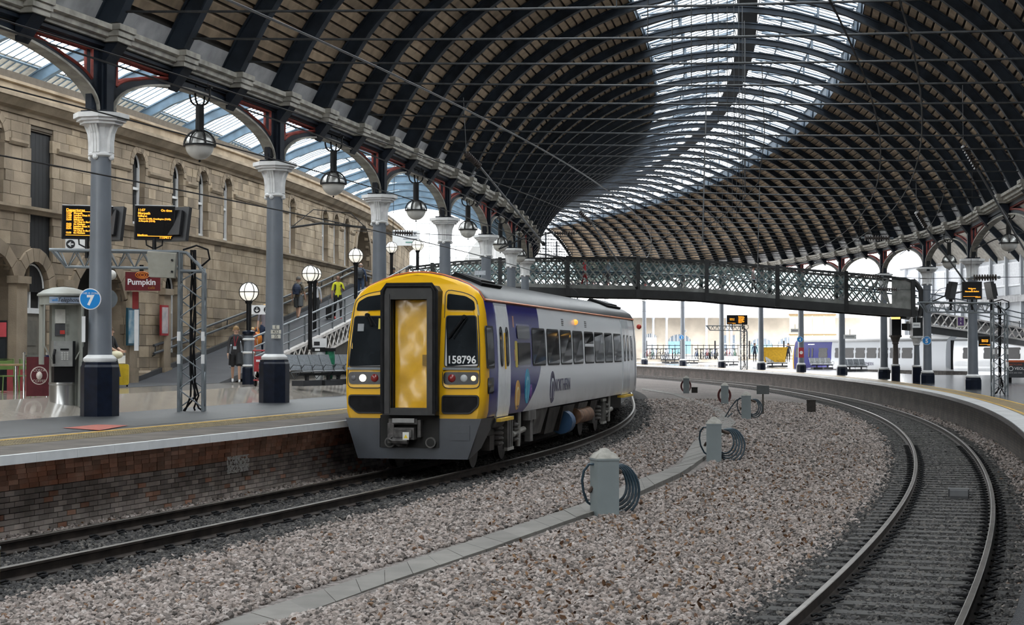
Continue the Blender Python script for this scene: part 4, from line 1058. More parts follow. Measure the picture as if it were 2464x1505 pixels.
for x0,x1 in WINS:
    t0,t1 = tside(x0), tside(x1); f = splate('window_frame', rrect(t0-.05,t1+.05,ZW0-.04,ZW1+.04,.12), -.02,.006, trim_b)
    if x0 == 1408:
        splate('window_pane', rrect(t0,t1,ZW0,2.36), 0,.012, tglass, f); splate('hopper_pane', rrect(t0,t1,2.43,ZW1), 0,.012, tglass, f); splate('window_bar', [(t0,2.36),(t1,2.36),(t1,2.43),(t0,2.43)], 0,.012, silver, f)
    else: splate('window_pane', rrect(t0,t1,ZW0,ZW1), 0,.012, tglass, f)
t0,t1 = tside(1246),tside(1276)
f = splate('window_frame', rrect(t0-.06,t1+.06,ZW0-.05,ZW1+.10,.08), -.02,.006, mat('train_blue',(.018,.020,.15),.25,coat=.4))
splate('window_pane', rrect(t0,t1,ZW0,2.42,.06), 0,.014, tglass, f); splate('hopper_pane', rrect(t0,t1,2.50,ZW1+.06,.05), 0,.014, tglass, f)
t0,t1 = tside(1171),tside(1189); f = splate('cab_side_window', rrect(t0,t1,1.92,2.72,.06), -.01,.012, trim_b); splate('window_pane', rrect(t0+.04,t1-.04,1.97,2.68,.05), 0,.016, tglass, f)
splate('equipment_panel', rrect(tside(1173),tside(1187),1.45,1.75,.05), 0,.008, tglass)
def doors(x0,x1,m,winm):
    a,bq = tside(x0),tside(x1); mid = (a+bq)/2
    for d0,d1 in ((a,mid-.01),(mid+.01,bq)):
        d = tplate('door_leaf', d0, d1, .98, 3.12, -.01, .02, m); w_ = (d1-d0)
        splate('door_window', rrect(d0+w_*.24,d1-w_*.24,1.95,2.72,min(.12,w_*.22)), .02,.026, trim_b, d); splate('door_glass', rrect(d0+w_*.30,d1-w_*.30,1.99,2.68,min(.1,w_*.18)), .026,.03, tglass, d)
    splate('door_header', [(a-.05,3.12),(bq+.05,3.12),(bq+.05,3.17),(a-.05,3.17)], 0,.012, silver)
doors(1198.5,1226,twhite,tglass); doors(1498,1514,silver,tglass)
splate('door_hand_pole', [(tside(1212)-.02,1.9),(tside(1212)+.02,1.9),(tside(1212)+.02,2.6),(tside(1212)-.02,2.6)], .03,.05, yel)
tplate('end_seam', tside(1528)-.02, tside(1528)+.02, 1.0, 3.2, 0, .008, trim_b)
splate('end_window', rrect(tside(1518),tside(1522),1.97,2.7,.08), 0,.01, tglass)
splate('first_aid_notice', [(tside(1238),2.05),(tside(1241),2.05),(tside(1241),2.95),(tside(1238),2.95)], .0,.006, mat('notice_red',(.45,.25,.2),.5))
splate('tall_yellow_label', rrect(tside(1240),tside(1245.5),1.92,2.45,.05), .0,.006, mat('label_yellow',(.70,.55,.12),.5))
for px in (1358,1413):
    t = tside(px)
    for k in range(4): splate('vent_slot', [(t-.13,2.98-.045*k),(t+.13,2.98-.045*k),(t+.13,2.995-.045*k),(t-.13,2.995-.045*k)], 0,.006, trim_b)
q = MB(); q.ball(Tq(tside(1388),1.31,2.95), .07, 10, 6); q.build('amber_indicator_lamp', emis('amber_lamp',(1,.35,.05),1.2), tr)
splate('corner_notice', [(tside(1156.5),2.9),(tside(1160.5),2.9),(tside(1160.5),3.1),(tside(1156.5),3.1)], 0,.008, mat('notice_cream',(.6,.5,.3),.6))
# emblem and lettering
def arch_logo(px, zc, w_, h_, m, inner, nm):
    t = tside(px); poly = [(t+w_/2*cos(a_), zc+h_/2*sin(a_)) for a_ in [2*PI*i/24 for i in range(24)]]; o = splate(nm, poly, 0,.006, m)
    for k,(s_,mm) in enumerate(((.62,inner),(.40,m))):
        p2 = [(t-w_/2*s_,zc-h_*.34)] + [(t+w_/2*s_*cos(PI-PI*i/10), zc+h_*.02+h_*.32*s_*1.3*sin(PI*i/10)) for i in range(11)] + [(t+w_/2*s_,zc-h_*.34)]; splate('emblem_arch', p2, .006,.010+.003*k, mm, o)
bl = mat('logo_indigo',(.05,.045,.10),.4); tq_ = mat('logo_turquoise',(.02,.32,.50),.35); or_ = mat('logo_amber',(.62,.33,.05),.35)
wh_ = mat('logo_pale',(.55,.58,.62),.35)
arch_logo(1329,1.44,.62,.72,bl,wh_,'indigo_arch_emblem'); arch_logo(1268.5,1.52,.52,.72,tq_,mat('logo_lightblue',(.25,.55,.68),.35),'turquoise_arch_emblem'); arch_logo(1245.5,1.36,.50,.60,or_,mat('logo_cream',(.72,.58,.3),.35),'amber_arch_emblem'); arch_logo(1277,1.40,.22,.30,mat('logo_violet',(.15,.04,.25),.4),mat('logo_pink',(.35,.15,.45),.4),'small_violet_emblem')
def side_text(s, px, z, size, m, sx=1.0, **kw):
    t = tside(px); return text(s, size, m, 'lettering', tr, Matrix.Translation(Tq(t, hw(z)+.008, z)) @ Matrix.Rotation(PI/2,4,'X'), sx=sx, **kw)
side_text('NORTHERN', 1353, 1.46, .40, bl, .95)
# ---- front end
fx = lambda z, o=0.0: rake(z) - o
def fplate(nm, poly, o0, o1, m, parent=tr, **kw):
    q = MB(); q.prism(poly, lambda u,z: Tq(fx(z,o0),u,z), lambda u,z: Tq(fx(z,o1),u,z)); return q.build(nm, m, parent, **kw)
def loop(nm, poly, o, rad_, m, parent=tr, **kw):
    q = MB(); q.tube([Tq(fx(z,o),u,z) for u,z in poly], rad_, 5, closed=True); return q.build(nm, m, parent, **kw)
def rpoly(pts, c):
    out = []; n_ = len(pts)
    for i in range(n_):
        p, q, s_ = Vector(pts[i-1]), Vector(pts[i]), Vector(pts[(i+1)%n_]); a_ = (p-q).normalized()*c; b_ = (s_-q).normalized()*c
        for t in (0,.33,.66,1): out.append(tuple((q+a_)*(1-t)**2 + q*2*t*(1-t) + (q+b_)*t*t))
    return out
lampblk = mat('lamp_housing', (.015,.015,.017), .25)
for s_ in (-1,1):
    side_n = 'right' if s_ > 0 else 'left'
    P_ = lambda pts: [(s_*u,z) for u,z in pts]
    surround = rpoly(P_([(.56,1.56),(1.27,1.56),(1.25,2.4),(1.17,3.22),(.95,3.33),(.56,3.40)]), .12)
    fplate('window_surround', surround, -.02, .018, yel, label='raised yellow panel round the cab window')
    loop('surround_seam', surround, .016, .010, trim_b)
    up_ = rpoly(P_([(.60,3.02),(1.15,3.00),(1.12,3.17),(.95,3.27),(.60,3.32)]), .05); lo_ = rpoly(P_([(.60,1.96),(1.24,1.96),(1.17,2.90),(.60,2.90)]), .05)
    fplate('destination_window', up_, .0, .024, scr); fplate('windscreen', lo_, .0, .024, scr)
    loop('windscreen_seal', lo_, .02, .012, trim_b)
    fplate('chrome_strip', P_([(.57,1.90),(1.27,1.90),(1.27,1.945),(.57,1.945)]), .0, .035, galv)
    lc = fplate('lamp_cluster', rpoly(P_([(.58,1.63),(1.24,1.63),(1.25,1.86),(.58,1.86)]), .07), .0, .024, lampblk, label=f'black lamp cluster on the {side_n} of the cab')
    lens = [(.74,.075,mat('tail_lens',(.22,.02,.02),.15)), (.97,.07,emis('head_lens',(1,.90,.72),1.8) if s_ < 0 else mat('clear_lens',(.40,.41,.42),.12)), (1.15,.05,emis('marker_lens',(1,.75,.45),.9) if s_ > 0 else mat('grey_lens',(.12,.12,.13),.2))]
    for u,rd,m_ in lens:
        q = MB(); q.M = Matrix.Translation(Tq(fx(1.75,.024),s_*u,1.745)) @ Matrix.Rotation(-PI/2,4,'Y'); q.ball((0,0,0), rd, 14, 5, sz=.35, z0=0); q.build('lens', m_, lc, smooth=60)
    fplate('lower_grille', rpoly(P_([(.56,1.10),(1.08,1.10),(1.24,1.24),(1.24,1.42),(.56,1.42)]), .05), .0, .02, rubber); loop('grille_rim', rpoly(P_([(.56,1.10),(1.08,1.10),(1.24,1.24),(1.24,1.42),(.56,1.42)]), .05), .02, .018, trim_b)
# wipers
for s_,(u0,z0),(u1,z1) in ((1,(.95,2.88),(.66,2.48)),(-1,(-.92,2.92),(-.82,2.72))):
    q = MB(); q.tube([Tq(fx(z0,.05),u0,z0), Tq(fx(z1,.06),u1,z1)], .022, 5); q.tube([Tq(fx(z0,.07),u0+.06,z0-.02), Tq(fx(z1,.07),u1+.09,z1)], .012, 4); q.cyl(Tq(fx(z0,.0),u0,z0),Tq(fx(z0,.09),u0,z0),.04,n=8); q.build('wiper', rubber, tr)
text('158796', .20, mat('number_white',(.7,.7,.7),.5), 'fleet_number', tr, Matrix.Translation(Tq(fx(2.08,.03),.925,2.08)) @ Matrix.Rotation(-PI/2,4,'Z') @ Matrix.Rotation(PI/2,4,'X'), bold=.004, sx=.92)
q = MB(); q.prism([(-.70,2.66),(-.60,2.66),(-.60,2.86),(-.70,2.86)], lambda u,z: Tq(fx(z,.026),u,z), lambda u,z: Tq(fx(z,.030),u,z)); q.build('warning_sticker', mat('sticker_yellow',(.55,.45,.05),.5), tr)
q = MB(); q.prism([(-1.10,2.62),(-.98,2.62),(-.98,2.76),(-1.10,2.76)], lambda u,z: Tq(fx(z,.026),u,z), lambda u,z: Tq(fx(z,.030),u,z)); q.build('camera_sticker', mat('sticker_grey',(.22,.23,.24),.5), tr)
# gangway
gout = rpoly([(-.50,1.07),(.50,1.07),(.50,3.36),(.43,3.46),(-.43,3.46),(-.50,3.36)], .1)
gin = [(-.345,1.20),(.345,1.20),(.345,3.20),(-.345,3.20)]
def ringprism(outer, inner_n, x0, x1, nm, m, parent=tr, **kw):
    q = MB()   # frame made of four bars following the outline
    q.prism([(-.50,1.07),(-.345,1.07),(-.345,3.2),(-.345,3.46),(-.43,3.46),(-.50,3.36)], lambda u,z: Tq(x0,u,z), lambda u,z: Tq(x1,u,z))
    q.prism([(.345,1.07),(.50,1.07),(.50,3.36),(.43,3.46),(.345,3.46)], lambda u,z: Tq(x0,u,z), lambda u,z: Tq(x1,u,z))
    q.prism([(-.345,3.20),(.345,3.20),(.345,3.46),(-.345,3.46)], lambda u,z: Tq(x0,u,z), lambda u,z: Tq(x1,u,z)); q.prism([(-.345,1.07),(.345,1.07),(.345,1.20),(-.345,1.20)], lambda u,z: Tq(x0,u,z), lambda u,z: Tq(x1,u,z))
    return q.build(nm, m, parent, **kw)
gw_ = ringprism(None, None, -.34, .28, 'gangway', gangm, label='worn black gangway frame round the yellow end door')
q = MB(); q.tube([Tq(-.345,u,z) for u,z in [(-.485,1.1),(-.485,3.34),(-.43,3.44),(.43,3.44),(.485,3.34),(.485,1.1)]], .035, 6); q.tube([Tq(-.30,u,z) for u,z in [(-.52,1.15),(-.52,3.36),(-.43,3.48),(.43,3.48),(.52,3.36),(.52,1.15)]], .03, 6); q.build('gangway_seal', rubber, gw_, smooth=True)
q = MB(); q.box(-.36,-.345,.36,.50,1.1,3.3); q.box(-.352,-.335,-.5,-.36,1.08,3.2); q.build('contact_plate', mat('worn_steel',(.016,.015,.015),.5,.0,var=.7,scale=6,stretch=(1,1,.4)), gw_)
d = MB(); NU_,NV_ = 10,26; rgd = random.Random(5); ids = {}
for i in range(NU_+1):
    for j in range(NV_+1):
        u = lerp(-.33,.33,i/NU_); z = lerp(1.20,3.19,j/NV_); e_ = 0 if i in (0,NU_) or j in (0,NV_) else .009*sin(i*.6+j*.30)+.006*sin(j*.55-i*.4)+rgd.uniform(-.001,.001)
        ids[i,j] = d.pt(Tq(-.06+e_,u,z))
for i in range(NU_):
    for j in range(NV_): d.face(ids[i,j],ids[i+1,j],ids[i+1,j+1],ids[i,j+1])
ed = d.build('end_door', yeldirty, tr, smooth=80, label='dented yellow gangway end door')
q = MB(); q.box(-.10,-.075,-.33,-.20,1.98,2.18); q.build('door_handle_recess', mat('recess_dark',(.25,.14,.01),.5), ed)
q = MB(); q.tube([Tq(-.25,-.335,1.2),Tq(-.25,-.345,3.2)], .02, 4); q.build('door_edge_strip', rubber, ed)
# skirt
q = MB(); X0 = -.02
q.prism([(-1.30,1.0),(-.64,1.0),(-.64,.46),(.50,.46),(.50,1.0),(1.30,1.0),(1.04,.25),(-1.06,.25)], lambda u,z: Tq(X0 + .0*(1-z),u,z), lambda u,z: Tq(X0+.10,u,z))
for s_ in (-1,1): q.add([Tq(.05,s_*1.30,1.0),Tq(.05,s_*1.05,.25),Tq(.75,s_*1.12,.42),Tq(1.15,s_*1.33,1.0)], [(0,1,2,3)])
sk_ = q.build('front_skirt', skirtm, tr, label='grey obstacle skirt below the cab')
q = MB(); q.box(X0-.012,X0,-1.08,-.72,.60,.88); q.box(X0-.018,X0-.01,-1.06,-.74,.735,.745); q.build('skirt_hatch', skirtm, sk_)
cpl = MB(); cpl.box(-.05,.6,-.5,.62,.46,1.06); cpl.build('coupler_bay', darkhole, tr)
cb = thing  # alias kept short
q = MB(); q.box(-.32,-.05,-.10,.28,.62,.84); q.box(-.36,-.30,-.06,.24,.66,.80); q.cyl(Tq(-.30,-.02,.60),Tq(-.30,-.30,.60),.07,n=8); q.box(-.25,-.05,-.14,.40,.90,1.0); q.tube([Tq(-.2,-.3,.7),Tq(-.28,-.38,.62),Tq(-.26,-.2,.52),Tq(-.1,-.1,.5)], .035, 6); q.box(-.22,-.06,-.2,-.14,.66,.98); q.box(-.26,-.08,.30,.42,.55,.92)
cp_ = q.build('coupler', mat('coupler_metal',(.07,.065,.062),.55,.4,var=.5,scale=8), tr, label='dark automatic coupler')
q = MB(); q.box(-.30,-.26,-.10,.32,.93,1.01); q.build('coupler_plate', mat('coupler_plate',(.22,.215,.21),.5,.4), cp_)
q = MB(); q.box(-.372,-.362,-.02,.10,.62,.76); q.build('warning_label', mat('label_white',(.6,.6,.55),.5), cp_)
q = MB(); q.add([(-.374,.00,.65),(-.374,.08,.65),(-.374,.04,.72)], [(0,1,2)]); q.build('warning_triangle', mat('label_sun',(.7,.5,.02),.5), cp_)
for u in (-.42,.36):
    q = MB(); q.cyl(Tq(-.12,u,.56),Tq(.2,u,.56),.10,n=14); q.build('air_horn', under2, cp_); q = MB(); q.cyl(Tq(-.125,u,.56),Tq(-.118,u,.56),.075,n=14); q.build('horn_mouth', darkhole, cp_)
# bogies and underframe
def bogie(xc):
    bo = MB()
    for s_ in (-1,1):
        bo.prism([(-1.75,.62),(-1.5,.78),(-.6,.86),(.6,.86),(1.5,.78),(1.75,.62),(1.2,.52),(.5,.62),(-.5,.62),(-1.2,.52)], lambda x,z: Tq(xc+x,s_*.98,z), lambda x,z: Tq(xc+x,s_*1.12,z))
        for x in (-1.3,1.3): bo.box(xc+x-.2,xc+x+.2,-(s_*1.05)-.12,-(s_*1.05)+.12,.34,.62)
    o = bo.build('bogie', under, tr, label='grimy bogie frame')
    for x in (-1.3,1.3):
        for s_ in (-1,1):
            w_ = MB(); w_.cyl(Tq(xc+x,s_*.68,.42),Tq(xc+x,s_*.80,.42),.42,n=24); w_.cyl(Tq(xc+x,s_*.66,.42),Tq(xc+x,s_*.70,.42),.45,n=24); w_.build('wheel', mat('wheel_steel',(.05,.045,.04),.5,.5,var=.4), o, smooth=40)
    for x in (-.75,.75):
        for k in range(4): sp_ = MB(); sp_.lathe([(.10,0),(.16,.03),(.16,.06),(.10,.09)], 10, (xc+x,-1.12,.40+.10*k)); sp_.build('spring_ring', under2, o)
    for x in (-.28,-.08,.12):
        q = MB(); q.box(xc+x,xc+x+.10,-1.26,-1.16,.30,.92); q.build('frame_bar', under2, o)
    q = MB(); q.box(xc-.34,xc+.28,-1.27,-1.2,.88,.95); q.box(xc-.34,xc+.28,-1.27,-1.2,.27,.33); q.tube([Tq(xc+.5,1.18,.55),Tq(xc+1.5,1.22,.62)], .06, 8); q.tube([Tq(xc+.9,1.22,.3),Tq(xc+.9,1.24,1.0)], .05, 8); q.build('damper', mat('damper_pale',(.25,.24,.22),.5), o)
    return o
bogie(2.75); bogie(tside(1470)-.6)
uf = MB(); uf.box(.9,TLEN-.2,-.9,.9,.55,1.0); uf.build('underframe', darkhole, tr)
spec_ = [('fuel_box',5.6,7.0,.42,.98,under2),('sloping_cover',7.2,8.6,.36,.96,under),('engine_case',9.0,10.6,.35,.95,under),('battery_box',11.2,12.6,.5,.95,under2),('air_tank_case',13.1,14.2,.42,.95,under)]
for nm,x0,x1,z0,z1,m in spec_:
    q = MB(); q.prism([(x0,z1),(x1,z1),(x1-.15,z0),(x0+.1,z0)], lambda x,z: Tq(x,.75,z), lambda x,z: Tq(x,1.22-.25*(z1-z),z)); q.build(nm, m, tr)
q = MB(); q.cyl(Tq(1.0,1.18,.92),Tq(1.9,1.18,.92),.16,n=14); q.build('air_reservoir', under, tr, smooth=True)
q = MB(); q.cyl(Tq(11.0,1.12,.62),Tq(13.0,1.12,.62),.20,n=16); q.build('exhaust_silencer', mat('rusty_brown',(.16,.085,.05),.7,var=.4), tr, smooth=True)
q = MB(); q.cyl(Tq(9.2,1.12,.55),Tq(9.7,1.12,.55),.28,n=16); q.build('blue_drum', mat('drum_blue',(.02,.06,.13),.5), tr, smooth=True)
for x0,x1 in ((tside(1196),tside(1228)),(tside(1496),tside(1518))):
    q = MB(); q.box(x0,x1,-1.42,-1.22,.90,.96); q.build('door_step', mat('step_yellow',(.55,.35,.03),.6), tr, label='yellow-edged door step')
q = MB(); q.box(4.45,4.75,-1.32,-1.2,.35,1.0); q.box(4.2,5.0,-1.34,-1.22,.8,1.0); q.build('sand_box', under2, tr)
# following car
c2 = MB(); xs0 = TLEN+.35
R2 = [[c2.pt(Tq(x, u - .14*(x-TLEN), z)) for u,z in full] for x in (xs0, xs0+8, xs0+21)]
for A,B in zip(R2,R2[1:]):
    for j in range(nf-1): c2.face(A[j],A[j+1],B[j+1],B[j])
c2.face(*R2[0]); c2.face(*R2[-1]); c2.build('second_carriage', silver, tr, smooth=35, label='silver second carriage mostly hidden behind the first')
q = MB(); q.box(TLEN,xs0,-.9,.9,1.1,3.3); q.build('corridor_bellows', rubber, tr)
q = MB(); q.ball(Tq(xs0+.2,1.36,3.0), .08, 10, 6); q.build('red_tail_marker', mat('tail_red',(.5,.05,.03),.3), tr)
# ================================================================ footbridge
def interp(tab, x):
    for (x0,y0),(x1,y1) in zip(tab, tab[1:]):
        if x <= x1: return lerp(y0,y1,(x-x0)/(x1-x0))
    return tab[-1][1]
BT = [(960,646),(1000,640),(1100,628),(1250,620),(1500,618),(1750,630),(1950,648),(2140,664),(2185,670),(2225,690)]
BB = [(960,722),(1000,718),(1100,712),(1250,708),(1452,716),(1540,717),(1700,724),(1800,734),(2000,749),(2200,764),(2225,766)]
def bY(px): return lerp(92.0, 86.0, (px-1000)/1200)
def bpt(px, f, dy=0.0, inset=0.0):     # f 0 bottom .. 1 top of the parapet
    Y = bY(px); p = D(px, interp(BT,px), Y); q = D(px, interp(BB,px), Y); r = Vector((p.x, Y+dy, lerp(q.z, p.z, f))); return r
fb = thing('footbridge', 'black iron lattice footbridge crossing the tracks', 'footbridge')
brk = mat('bridge_black', (.013,.014,.015), .5, var=.4, scale=2); brg_ = mat('bridge_grey', (.17,.175,.165), .6, var=.3, scale=3); brb = mat('bridge_teal', (.10,.15,.16), .5, var=.2)
WB = 2.6
teal_gl = glass('teal_glazing',(.55,.70,.70),.7,.15,(.16,.22,.22))
pxs = [980 + 15*i for i in range(82)] + [2208]
def strip(nm, f0, f1, y0, y1, m, **kw):
    mb = MB(); R_ = []
    for px in pxs:
        a, b_ = bpt(px,f0), bpt(px,f1); R_.append([mb.pt(a+Vector((0,y0,0))), mb.pt(a+Vector((0,y1,0))), mb.pt(b_+Vector((0,y1,0))), mb.pt(b_+Vector((0,y0,0)))])
    for A,B in zip(R_,R_[1:]):
        for j in range(4): mb.face(A[j],A[(j+1)%4],B[(j+1)%4],B[j])
    mb.face(*R_[0][::-1]); mb.face(*R_[-1]); return mb.build(nm, m, fb, **kw)
posts = [1040,1203,1366,1535,1700,1870,2035,2196]
for side, dy, lm in ((0,0.0,brg_),(1,WB,brb)):
    strip('bottom_girder', 0, .20, dy-.12, dy+.12, brk); strip('girder_panel', .20, .30, dy-.05, dy+.05, brg_ if side == 0 else brk); strip('top_rail', .94, 1.0, dy-.10, dy+.10, brk)
    n = 64
    for i in range(n):
        a0, a1 = lerp(985,2140,i/n), lerp(985,2140,min(n,i+3)/n)
        for (pa,fa),(pb,fb_) in (((a0,.28),(a1,.96)),((a0,.96),(a1,.28))):
            mb = MB(); P0,P1 = bpt(pa,fa), bpt(pb,fb_); d_ = (P1-P0); nrm = Vector((-d_.z,0,d_.x)).normalized()*.036; o_ = Vector((0,dy + (.02 if fa < .5 else -.02),0))
            mb.add([P0-nrm+o_,P0+nrm+o_,P1+nrm+o_,P1-nrm+o_,P0-nrm+o_+Vector((0,.02,0)),P0+nrm+o_+Vector((0,.02,0)),P1+nrm+o_+Vector((0,.02,0)),P1-nrm+o_+Vector((0,.02,0))], [(0,1,2,3),(7,6,5,4),(0,4,5,1),(1,5,6,2),(2,6,7,3),(3,7,4,0)])
            if True: mb.build('lattice_bar', lm, fb)
            else:
                if 'LB' not in globals(): LB = {0: MB(), 1: MB()}
                t_ = LB[side]; b0 = len(t_.v); t_.v += mb.v; t_.f += [tuple(q+b0 for q in f_) for f_ in mb.f]; t_.m += [0]*len(mb.f)
    for px in posts:
        mb = MB(); a, b_ = bpt(px,.0,dy), bpt(px,1.03,dy); mb.box(a.x-.10,a.x+.10,a.y-.17,a.y+.10,a.z,b_.z); mb.build('post', brk, fb)
for s_,m_ in ({} if 'LB' not in globals() else LB).items():
    if m_.v: m_.build('lattice_work', brb if s_ else brg_, fb, kind='stuff')
mb = MB(); a,b_ = bpt(2150,.22), bpt(2196,.95); mb.add([bpt(2145,.22)+Vector((0,-.02,0)),bpt(2196,.22)+Vector((0,-.02,0)),bpt(2196,.96)+Vector((0,-.02,0)),bpt(2145,.96)+Vector((0,-.02,0))], [(0,1,2,3)]); mb.build('end_plate', brg_, fb)
mb = MB()
for p,q in zip(pxs,pxs[1:]): mb.quad(bpt(p,.16),bpt(q,.16),bpt(q,.16,WB),bpt(p,.16,WB))
mb.build('deck', brk, fb)
mb = MB(); mb.tube([bpt(px,.62,WB-.15) for px in pxs], .05, 5); mb.tube([bpt(px,.75,WB-.15) for px in pxs], .04, 5); mb.tube([bpt(px,.62,.2) for px in pxs], .04, 5); mb.build('inner_handrail', mat('rail_blue',(.035,.06,.09),.4), fb)
for i in range(40):
    a0, a1 = lerp(990,2140,i/40), lerp(990,2140,(i+1)/40); mb = MB(); mb.quad(bpt(a0,.45,WB-.3),bpt(a1,.45,WB-.3),bpt(a1,.93,WB-.3),bpt(a0,.93,WB-.3)); mb.build('tinted_pane', teal_gl, fb)
mb = MB()   # curved end
mb.tube([bpt(2196,1.0), bpt(2206,.96), bpt(2216,.82), bpt(2218,.4), bpt(2214,.05)], .14, 6); mb.build('curved_end', brk, fb)
for i,px in enumerate((2155,2206)):
    b_ = G(px, 917 if i == 0 else 921, .6); b_.z = zplat2(b_.y); q = bpt(px,0); h = q.z - b_.z - .95
    t = thing('bridge_column', ('dark slim column under the footbridge end, left of its pair','slim grey column under the footbridge end, right of its pair')[i], 'column', frame((b_.x,b_.y,b_.z)), 'columns carrying the footbridge end')
    c_ = mat('brown_iron',(.10,.085,.075),.5) if i == 0 else colgrey
    mb = MB(); mb.lathe([(.25,0),(.25,.75),(.22,.8)], 8, rot=PI/8); mb.build('pedestal', navy, t)
    mb = MB(); mb.lathe([(.24,.8),(.26,.85),(.2,.9)], 14); mb.build('base_ring', white, t); mb = MB(); mb.lathe([(.17,.88),(.14,h-.4)], 14); mb.build('shaft', c_, t, smooth=True)
    mb = MB(); mb.lathe([(.15,h-.5),(.19,h-.46),(.17,h-.4),(.28,h-.12),(.36,h-.1),(.36,h)], 12); mb.build('capital', white if i else c_, t)
    mb = MB(); mb.box(-.26,.26,-.3,.3,h,h+.95); mb.build('bracket_box', brk, t)
lt = thing('bridge_lamp', 'small glowing amber strip light under the footbridge end', 'lamp'); p = D(2155,766,84.5); mb = MB(); mb.box(p.x-.22,p.x+.22,p.y-.06,p.y+.06,p.z-.05,p.z+.05); mb.build('tube', emis('amber_tube',(1,.55,.12),2.5), lt)
mb = MB(); mb.box(p.x-.25,p.x+.25,p.y-.08,p.y+.08,p.z+.05,p.z+.09); mb.build('housing', black, lt)
# right-hand ramp from the bridge end
rr_ = thing('access_ramp', 'ramp with white lattice side descending from the right end of the footbridge', 'ramp')
RA = [Vector((20.8,87.5,4.45)), Vector((27.5,99,4.1)), Vector((36,114,3.55)), Vector((41,122,3.2))]
def rseg(nm, dz0, dz1, w0, w1, m, **kw):
    mb = MB(); R_ = []
    for i,p in enumerate(RA):
        d_ = (RA[min(i+1,3)]-RA[max(i-1,0)]); n_ = Vector((d_.y,-d_.x,0)).normalized(); R_.append([mb.pt(p+n_*w0+Vector((0,0,dz0))), mb.pt(p+n_*w1+Vector((0,0,dz0))), mb.pt(p+n_*w1+Vector((0,0,dz1))), mb.pt(p+n_*w0+Vector((0,0,dz1)))])
    for A,B in zip(R_,R_[1:]):
        for j in range(4): mb.face(A[j],A[(j+1)%4],B[(j+1)%4],B[j])
    mb.face(*R_[0][::-1]); mb.face(*R_[-1]); return mb.build(nm, m, rr_, **kw)
rseg('ramp_deck', -.2, 0, -2.4, 0, rampm); rseg('top_flange', -.02, .08, -.06, .1, wp); rseg('bottom_flange', -.75, -.65, -.06, .1, wp); rseg('soffit_beam', -1.1, -.75, -.3, 0, brk)
for h_ in (.35,.7,1.05): rseg('rail_bar', h_-.03, h_+.03, -.03, .03, galv if h_ < 1 else mat('navy_rail',(.03,.045,.07),.4))
for i in range(26):
    f0, f1 = i/26, (i+1)/26
    def ra(f):
        f *= 3; k_ = min(2,int(f)); return RA[k_].lerp(RA[k_+1], f-k_)
    for z0,z1 in ((-.7,0),(0,-.7)):
        mb = MB(); mb.tube([ra(f0)+Vector((.04,-.04,z0)), ra(f1)+Vector((.04,-.04,z1))], .05, 4); mb.build('lattice_bar', wp, rr_)
    if i % 3 == 0: mb = MB(); p = ra(f0); mb.box(p.x-.03,p.x+.03,p.y-.03,p.y+.03,p.z,p.z+1.05); mb.build('post', galv, rr_)
# ================================================================ right span: roof and pale building
rc = struct('ceiling_right')
def arch2(a, u, dr=0.0):
    pl, pr = pol(281.4, a), pol(299.5, a); z0 = zspringR(pl.y); p = pl.lerp(pr,(u+1)/2); A2_ = 9.05; R2_ = (A2_**2+25)/(10)+dr
    p.z = z0 + max(0, math.sqrt(max(0,R2_*R2_-(u*A2_)**2)) - math.sqrt((R2_-dr)**2-A2_**2)); return p
a = -22.0; AEN = 8.5
while a < AEN:
    mb = MB(); t = Vector((-sin(rad(a)),cos(rad(a)),0))*.08; R_ = []
    for i in range(17):
        u = -1.03+2.06*i/16; p,q = arch2(a,u), arch2(a,u,.5); R_.append([mb.pt(p-t),mb.pt(p+t),mb.pt(q+t),mb.pt(q-t)])
    for A,B in zip(R_,R_[1:]):
        for j in range(4): mb.face(A[j],A[(j+1)%4],B[(j+1)%4],B[j])
    mb.build('rib', ribdk, rc); a += .843 if a > -7 else 2.0
mb = MB(); g2 = MB()
for i in range(61+14):
    a0,a1 = (-22+.5*i, -22+.5*(i+1)) if i < 61 else (-50+2*(i-61), -48+2*(i-61))
    for j in range(16):
        u0,u1 = -1.05+2.1*j/16, -1.05+2.1*(j+1)/16
        tgt = g2 if 6 <= j <= 9 else mb; tgt.quad(arch2(a0,u0,.52),arch2(a0,u1,.52),arch2(a1,u1,.52),arch2(a1,u0,.52))
mb.build('roof_boarding', mat('pale_boards',(.30,.28,.25),.85,var=.2,scale=3), rc); g2.build('skylight_glazing', skyglass, rc)
rw = struct('wall_right'); wpale = mat('pale_cladding',(.40,.42,.45),.6,var=.08,scale=1)
mb = MB(); mb.sweep([(0,-.5),(0,14),(.3,14),(.3,-.5)], 300, -50, 10, 80); mb.build('wall_face', wpale, rw)
mb = MB(); mb.sweep([(-.35,6.1),(-.35,6.6),(-.1,6.7),(0,6.7),(0,6.1)], 300, -50, 10, 80); mb.sweep([(-.2,9.9),(-.2,10.2),(0,10.2),(0,9.9)], 300, -50, 10, 80); mb.build('string_mouldings', plaster, rw)
i = 0; a = -8.0
while a < 9.8:
    M_ = frame(pol(300,a,0),rad(a)); p_ = struct(f'window_{60+i}', M_)
    mb = MB(); mb.box(-.12,0,-1.25,1.25,7.4,9.3); mb.build('panel_frame', mat('frame_white',(.6,.62,.65),.5), p_); mb = MB(); mb.box(-.14,-.12,-1.1,1.1,7.55,9.15); mb.build('panel', mat('panel_grey',(.30,.32,.36),.35), p_)
    mb = MB(); mb.box(-.1,0,-.9,.9,2.2,4.6); mb.build('lower_pane', mat('lower_dark',(.05,.06,.07),.2), p_); mb = MB(); mb.box(-.3,0,1.35,1.55,0,9.8); mb.build('pilaster', wpale, p_)
    a += .60; i += 1
